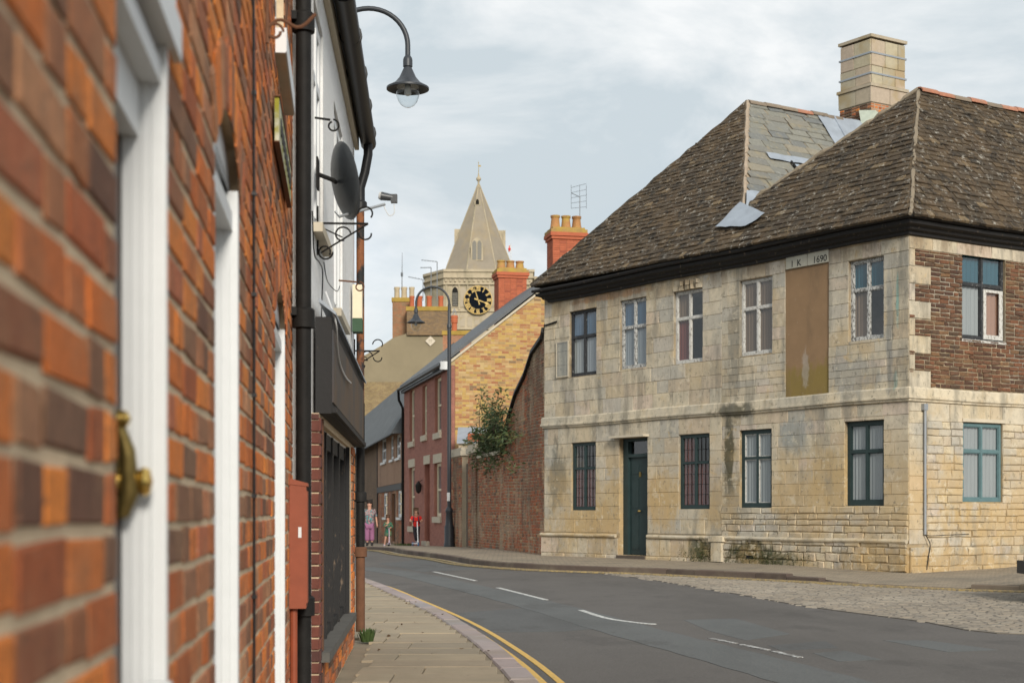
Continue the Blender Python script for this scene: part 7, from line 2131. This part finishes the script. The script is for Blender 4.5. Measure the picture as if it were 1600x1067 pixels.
person('woman in loose patterned top and mauve trousers walking on the pavement', ground_at(577.5, gD), 1.62, J, (dkhair, 0), [
    ('top', top, [(0, 0, .40), (0, 0, .52), 'waist', (0, 0, .74), (0, 0, .80), (-.10, 0, .785), (-.14, .015, .64), (.10, 0, .785), (.145, .015, .64)], [(0, 1), (1, 2), (2, 3), (3, 4), (3, 5), (5, 6), (3, 7), (7, 8)], [(.125, .085), (.120, .085), (.105, .08), (.10, .075), (.045, .045), .052, .040, .052, .040]),
    ('trousers', mauve, [(0, 0, .48), (-.05, 0, .46), (-.05, -.02, .27), (-.05, 0, .11), (.05, 0, .46), (.05, .02, .27), (.05, .03, .11)], [(0, 1), (1, 2), (2, 3), (0, 4), (4, 5), (5, 6)], [(.09, .08), .068, .056, .058, .068, .056, .058]),
    ('boot', boot, ['anklel', (-.05, 0, .11), (-.055, -.075, .022)], [(0, 1), (0, 2)], [.032, .03, .026]),
    ('boot', boot, ['ankler', (.05, .03, .11), (.055, -.045, .022)], [(0, 1), (0, 2)], [.032, .03, .026])])
def scooter(pos, yaw, H, colm, colw, label, barw=0.17, deck_l=0.42, base_m=None):
    t_ = thing('scooter', label, 'scooter', pos)
    c, s = math.cos(yaw), math.sin(yaw)
    def q(x, y, z): return Vector(pos) + Vector((x * c - y * s, x * s + y * c, z))
    # travels towards -y: front wheel near the camera
    m = MB(); m.prism([q(-.055, -.02, .085), q(.055, -.02, .085), q(.055, deck_l, .085), q(-.055, deck_l, .085)], (0, 0, 0.025)); m.build('deck', colm, t_)
    m = MB(); m.tube([q(0, 0.02, .10), q(0, -.10, .16), q(0, -.13, .22)], 0.022, 8); m.build('neck', colm, t_)
    m = MB(); m.tube([q(0, -.15, .13), q(0, -.11, .40), q(0, -.05, H)], 0.017, 8); m.build('stem', base_m or colm, t_)
    m = MB(); m.tube([q(-barw, -.05, H), q(barw, -.05, H)], 0.013, 8); m.build('handlebar', M['black_plastic'], t_)
    Rw = Matrix.Rotation(yaw, 3, 'Z') @ Matrix.Rotation(math.pi / 2, 3, 'Y')
    for y_ in (-.17, deck_l + 0.06):
        m = MB(); m.lathe([(0.03, -0.016), (0.068, -0.016), (0.075, 0), (0.068, 0.016), (0.03, 0.016)], q(0, y_, 0.075), 18, R=Rw); m.build('wheel', colw, t_, True)
    m = MB(); m.tube([q(0, -.17, .075), q(0, -.15, .20)], 0.026, 6); m.build('fork', colm, t_)
    return q
white_p = plain('white_scooter_paint', (0.72, 0.74, 0.76), 0.35, bs=0); blue_p = plain('blue_wheel', (0.03, 0.12, 0.26), 0.5, bs=0); pink_p = plain('lilac_scooter_paint', (0.50, 0.42, 0.50), 0.4, bs=0)
# girl, standing beside her scooter
gp_ = ground_at(606.5, 53.0)
Jg = dict(pelvis=(0, 0, .50), waist=(0, 0, .58), chest=(0, -.01, .70), neck=(0, -.015, .795), jaw=(-.005, -.03, .85), head=(-.008, -.03, .90), crown=(0, -.02, .93),
    shoulderl=(-.095, 0, .755), elbowl=(-.13, -.06, .64), wristl=(-.05, -.17, .66), handl=(-.02, -.19, .68),
    shoulderr=(.095, 0, .755), elbowr=(.14, -.04, .62), wristr=(.11, -.16, .60), handr=(.09, -.19, .60),
    hipl=(-.05, 0, .47), kneel=(-.08, -.02, .26), anklel=(-.12, 0, .05), toel=(-.125, -.06, .02),
    hipr=(.05, 0, .47), kneer=(.03, -.03, .28), ankler=(.02, .0, .11), toer=(.02, -.06, .09), face=(0, -1, -.25))
dress = cloth('green_print_dress', [(0.025, 0.16, 0.09), (0.015, 0.09, 0.08), (0.42, 0.20, 0.05)], 22, 0.45, 0.55)
person('young girl in green printed dress holding her scooter', gp_, 1.12, Jg, (brown, 0.05), [
    ('dress', dress, [(0, 0, .30), (0, 0, .42), 'waist', (0, -.005, .70), (0, -.01, .765), (-.095, 0, .75), (-.13, -.055, .645), (-.08, -.13, .65), (.095, 0, .75), (.14, -.04, .625), (.12, -.13, .61)], [(0, 1), (1, 2), (2, 3), (3, 4), (3, 5), (5, 6), (6, 7), (3, 8), (8, 9), (9, 10)], [(.155, .12), (.13, .10), (.085, .07), (.09, .07), .04, .045, .036, .03, .045, .036, .03]),
    ('shoe', pink_p, ['anklel', 'toel'], [(0, 1)], [.03, .027]), ('shoe', pink_p, ['ankler', 'toer'], [(0, 1)], [.03, .027])])
scooter((gp_[0] + 0.04, gp_[1] - 0.12, gp_[2]), 0.15, 0.66, pink_p, M['black_plastic'], 'small lilac scooter under the girl in the green dress', 0.13, 0.32)
# boy on his scooter, head bent down
bp_ = ground_at(650.5, 51.0)
Jb = dict(pelvis=(0, .02, .52), waist=(0, .0, .60), chest=(0, -.03, .715), neck=(0, -.06, .805), jaw=(0, -.10, .845), head=(0, -.095, .895), crown=(0, -.08, .93),
    shoulderl=(-.11, -.03, .775), elbowl=(-.165, -.06, .67), wristl=(-.135, -.18, .665), handl=(-.12, -.21, .665),
    shoulderr=(.11, -.03, .775), elbowr=(.165, -.06, .67), wristr=(.15, -.18, .665), handr=(.135, -.21, .665),
    hipl=(-.05, .02, .49), kneel=(-.03, .0, .30), anklel=(-.01, .06, .115), toel=(-.01, .0, .095),
    hipr=(.05, .02, .49), kneer=(.045, -.03, .27), ankler=(.05, .02, .05), toer=(.055, -.04, .02), face=(0, -1, -.75))
redm = plain('red_t_shirt', (0.55, 0.025, 0.02), 0.9, amt=0.08, bs=0); dkt = plain('dark_trousers', (0.022, 0.02, 0.026), 0.9, bs=0); pack = plain('navy_backpack', (0.02, 0.03, 0.06), 0.8, bs=0)
_, qb = person('boy in red t-shirt with backpack, head bent, riding a scooter', bp_, 1.30, Jb, (brown, 0.02), [
    ('t_shirt', redm, [(0, .01, .50), (0, 0, .60), (0, -.03, .72), (0, -.05, .785), (-.11, -.03, .77), (-.15, -.05, .70), (.11, -.03, .77), (.15, -.05, .70)], [(0, 1), (1, 2), (2, 3), (2, 4), (4, 5), (2, 6), (6, 7)], [(.10, .075), (.095, .07), (.098, .07), .042, .048, .040, .048, .040]),
    ('trousers', dkt, [(0, .02, .50), (-.05, .02, .48), 'kneel', (-.01, .06, .14), (.05, .02, .48), 'kneer', (.05, .02, .09)], [(0, 1), (1, 2), (2, 3), (0, 4), (4, 5), (5, 6)], [(.09, .075), .060, .046, .034, .060, .046, .034]),
    ('backpack', pack, [(0, .09, .56), (0, .09, .66), (0, .075, .75)], [(0, 1), (1, 2)], [(.105, .055), (.115, .065), (.10, .05)]),
    ('backpack_strap', pack, [(-.065, .0, .80), (-.068, -.095, .77), (-.070, -.085, .68), (-.085, -.02, .60)], [(0, 1), (1, 2), (2, 3)], [.016] * 4),
    ('backpack_strap', pack, [(.065, .0, .80), (.068, -.095, .77), (.070, -.085, .68), (.085, -.02, .60)], [(0, 1), (1, 2), (2, 3)], [.016] * 4),
    ('shoe', blue_p, ['anklel', 'toel'], [(0, 1)], [.034, .030]), ('shoe', blue_p, ['ankler', 'toer'], [(0, 1)], [.034, .030])])
scooter((bp_[0] + 0.03, bp_[1] - 0.20, bp_[2]), 0.35, 0.86, white_p, blue_p, 'white scooter with blue wheels under the boy in red', 0.18, 0.44)

# ================================================================== PARKED CAR AT THE EDGE
car = thing('parked_car', 'black car parked on the cobbles, only its nose showing', 'car', (8.0, 17.6, 0))
x0c, y0c = at(1592, 0, 18.5).x, 16.9
paintc = plain('black_car_paint', (0.012, 0.012, 0.014), 0.25, amt=0.05, bs=0, spec=0.6)
secs = [(0.0, .28, .52, .60), (0.05, .22, .66, .72), (.25, .18, .74, .82), (.95, .17, .92, .86), (1.15, .17, .98, .86), (1.75, .17, 1.40, .72), (2.9, .17, 1.44, .72), (3.6, .18, 1.10, .84), (4.1, .22, .95, .80), (4.2, .32, .80, .70)]
m = MB(); vs = []; n_ = 12
for (dx, zb2, zt2, hw) in secs:
    for k in range(n_):
        a = 2 * math.pi * k / n_ + math.pi / n_
        cx2, cz3 = math.cos(a), math.sin(a)
        e_ = 0.35
        yy = hw * math.copysign(abs(cx2) ** e_, cx2); zz = (zb2 + zt2) / 2 + (zt2 - zb2) / 2 * math.copysign(abs(cz3) ** e_, cz3)
        if zz > 0.95: yy *= 0.88
        vs.append((x0c + dx, y0c + 0.85 + yy, zz + 0.02))
m._add(vs, [(i * n_ + k, (i + 1) * n_ + k, (i + 1) * n_ + (k + 1) % n_, i * n_ + (k + 1) % n_) for i in range(len(secs) - 1) for k in range(n_)] + [tuple(range(n_)), tuple((len(secs) - 1) * n_ + k for k in range(n_))[::-1]])
m.build('body', paintc, car, True)
m = MB(); m.box((x0c + 0.0, y0c + 0.85, 0.42), (0.10, 1.36, 0.16)); m.build('bumper', M['black_plastic'], car)
Ry = Matrix.Rotation(math.pi / 2, 3, 'X')
for dx in (0.78, 3.3):
    for yy in (0.05, 1.65):
        m = MB(); m.lathe([(0.19, -0.09), (0.30, -0.10), (0.32, -0.06), (0.32, 0.06), (0.30, 0.10), (0.19, 0.09)], (x0c + dx, y0c + yy, 0.34), 24, R=Ry); wh_ = m.build('wheel', M['black_plastic'], car, True)
        m = MB(); m.lathe([(0.19, -0.085), (0.05, -0.06), (0.0, -0.06)], (x0c + dx, y0c + yy, 0.34), 16, R=Ry); m.build('rim', M['galv'], wh_, True)
for yy in (0.2, 1.5):
    m = MB(); m.box((x0c + 0.08, y0c + yy, 0.64), (0.12, 0.26, 0.11)); m.build('headlight', M['glass_clear'], car)
for yy, sg_ in ((0.16, -1), (1.54, 1)):
    for xa, xb in ((1.5, 2.15), (2.22, 2.95)):
        m = MB(); m.prism([(x0c + xa - (0.3 if xa < 2 else 0), y0c + yy + sg_ * 0.03, 1.0), (x0c + xb + (0.35 if xa > 2 else 0), y0c + yy + sg_ * 0.03, 1.0), (x0c + xb, y0c + yy + sg_ * 0.0, 1.33), (x0c + xa + 0.1, y0c + yy, 1.33)], (0, sg_ * 0.02, 0)); m.build('side_window', M['glass_clear'] if False else M['grey_dish'], car)
m = MB(); m.prism([(x0c + 1.13, y0c + 0.12, 1.0), (x0c + 1.13, y0c + 1.58, 1.0), (x0c + 1.70, y0c + 1.46, 1.38), (x0c + 1.70, y0c + 0.24, 1.38)], (-0.02, 0, 0.03)); m.build('windscreen', M['black_plastic'], car)
# fallen leaves on the near pavement
lv_ = MB()
for _ in range(70):
    p = Vector((gr_.uniform(-1.3, 0.2), gr_.uniform(9.3, 20), 0.106)); 
    if p.x > kerb_x(p.y) - 0.1 or p.x < -0.44 - 0.0605 * p.y: continue
    lv_.tone = gr_.random(); a = gr_.uniform(0, 6.28); d = Vector((math.cos(a), math.sin(a), 0.1)); leaf(lv_, p, d, gr_.uniform(0.02, 0.05), 0.012)
tag(lv_.build('fallen_leaves', plain('dry_leaf', (0.10, 0.06, 0.03), 0.9, bs=0)), kind='stuff')
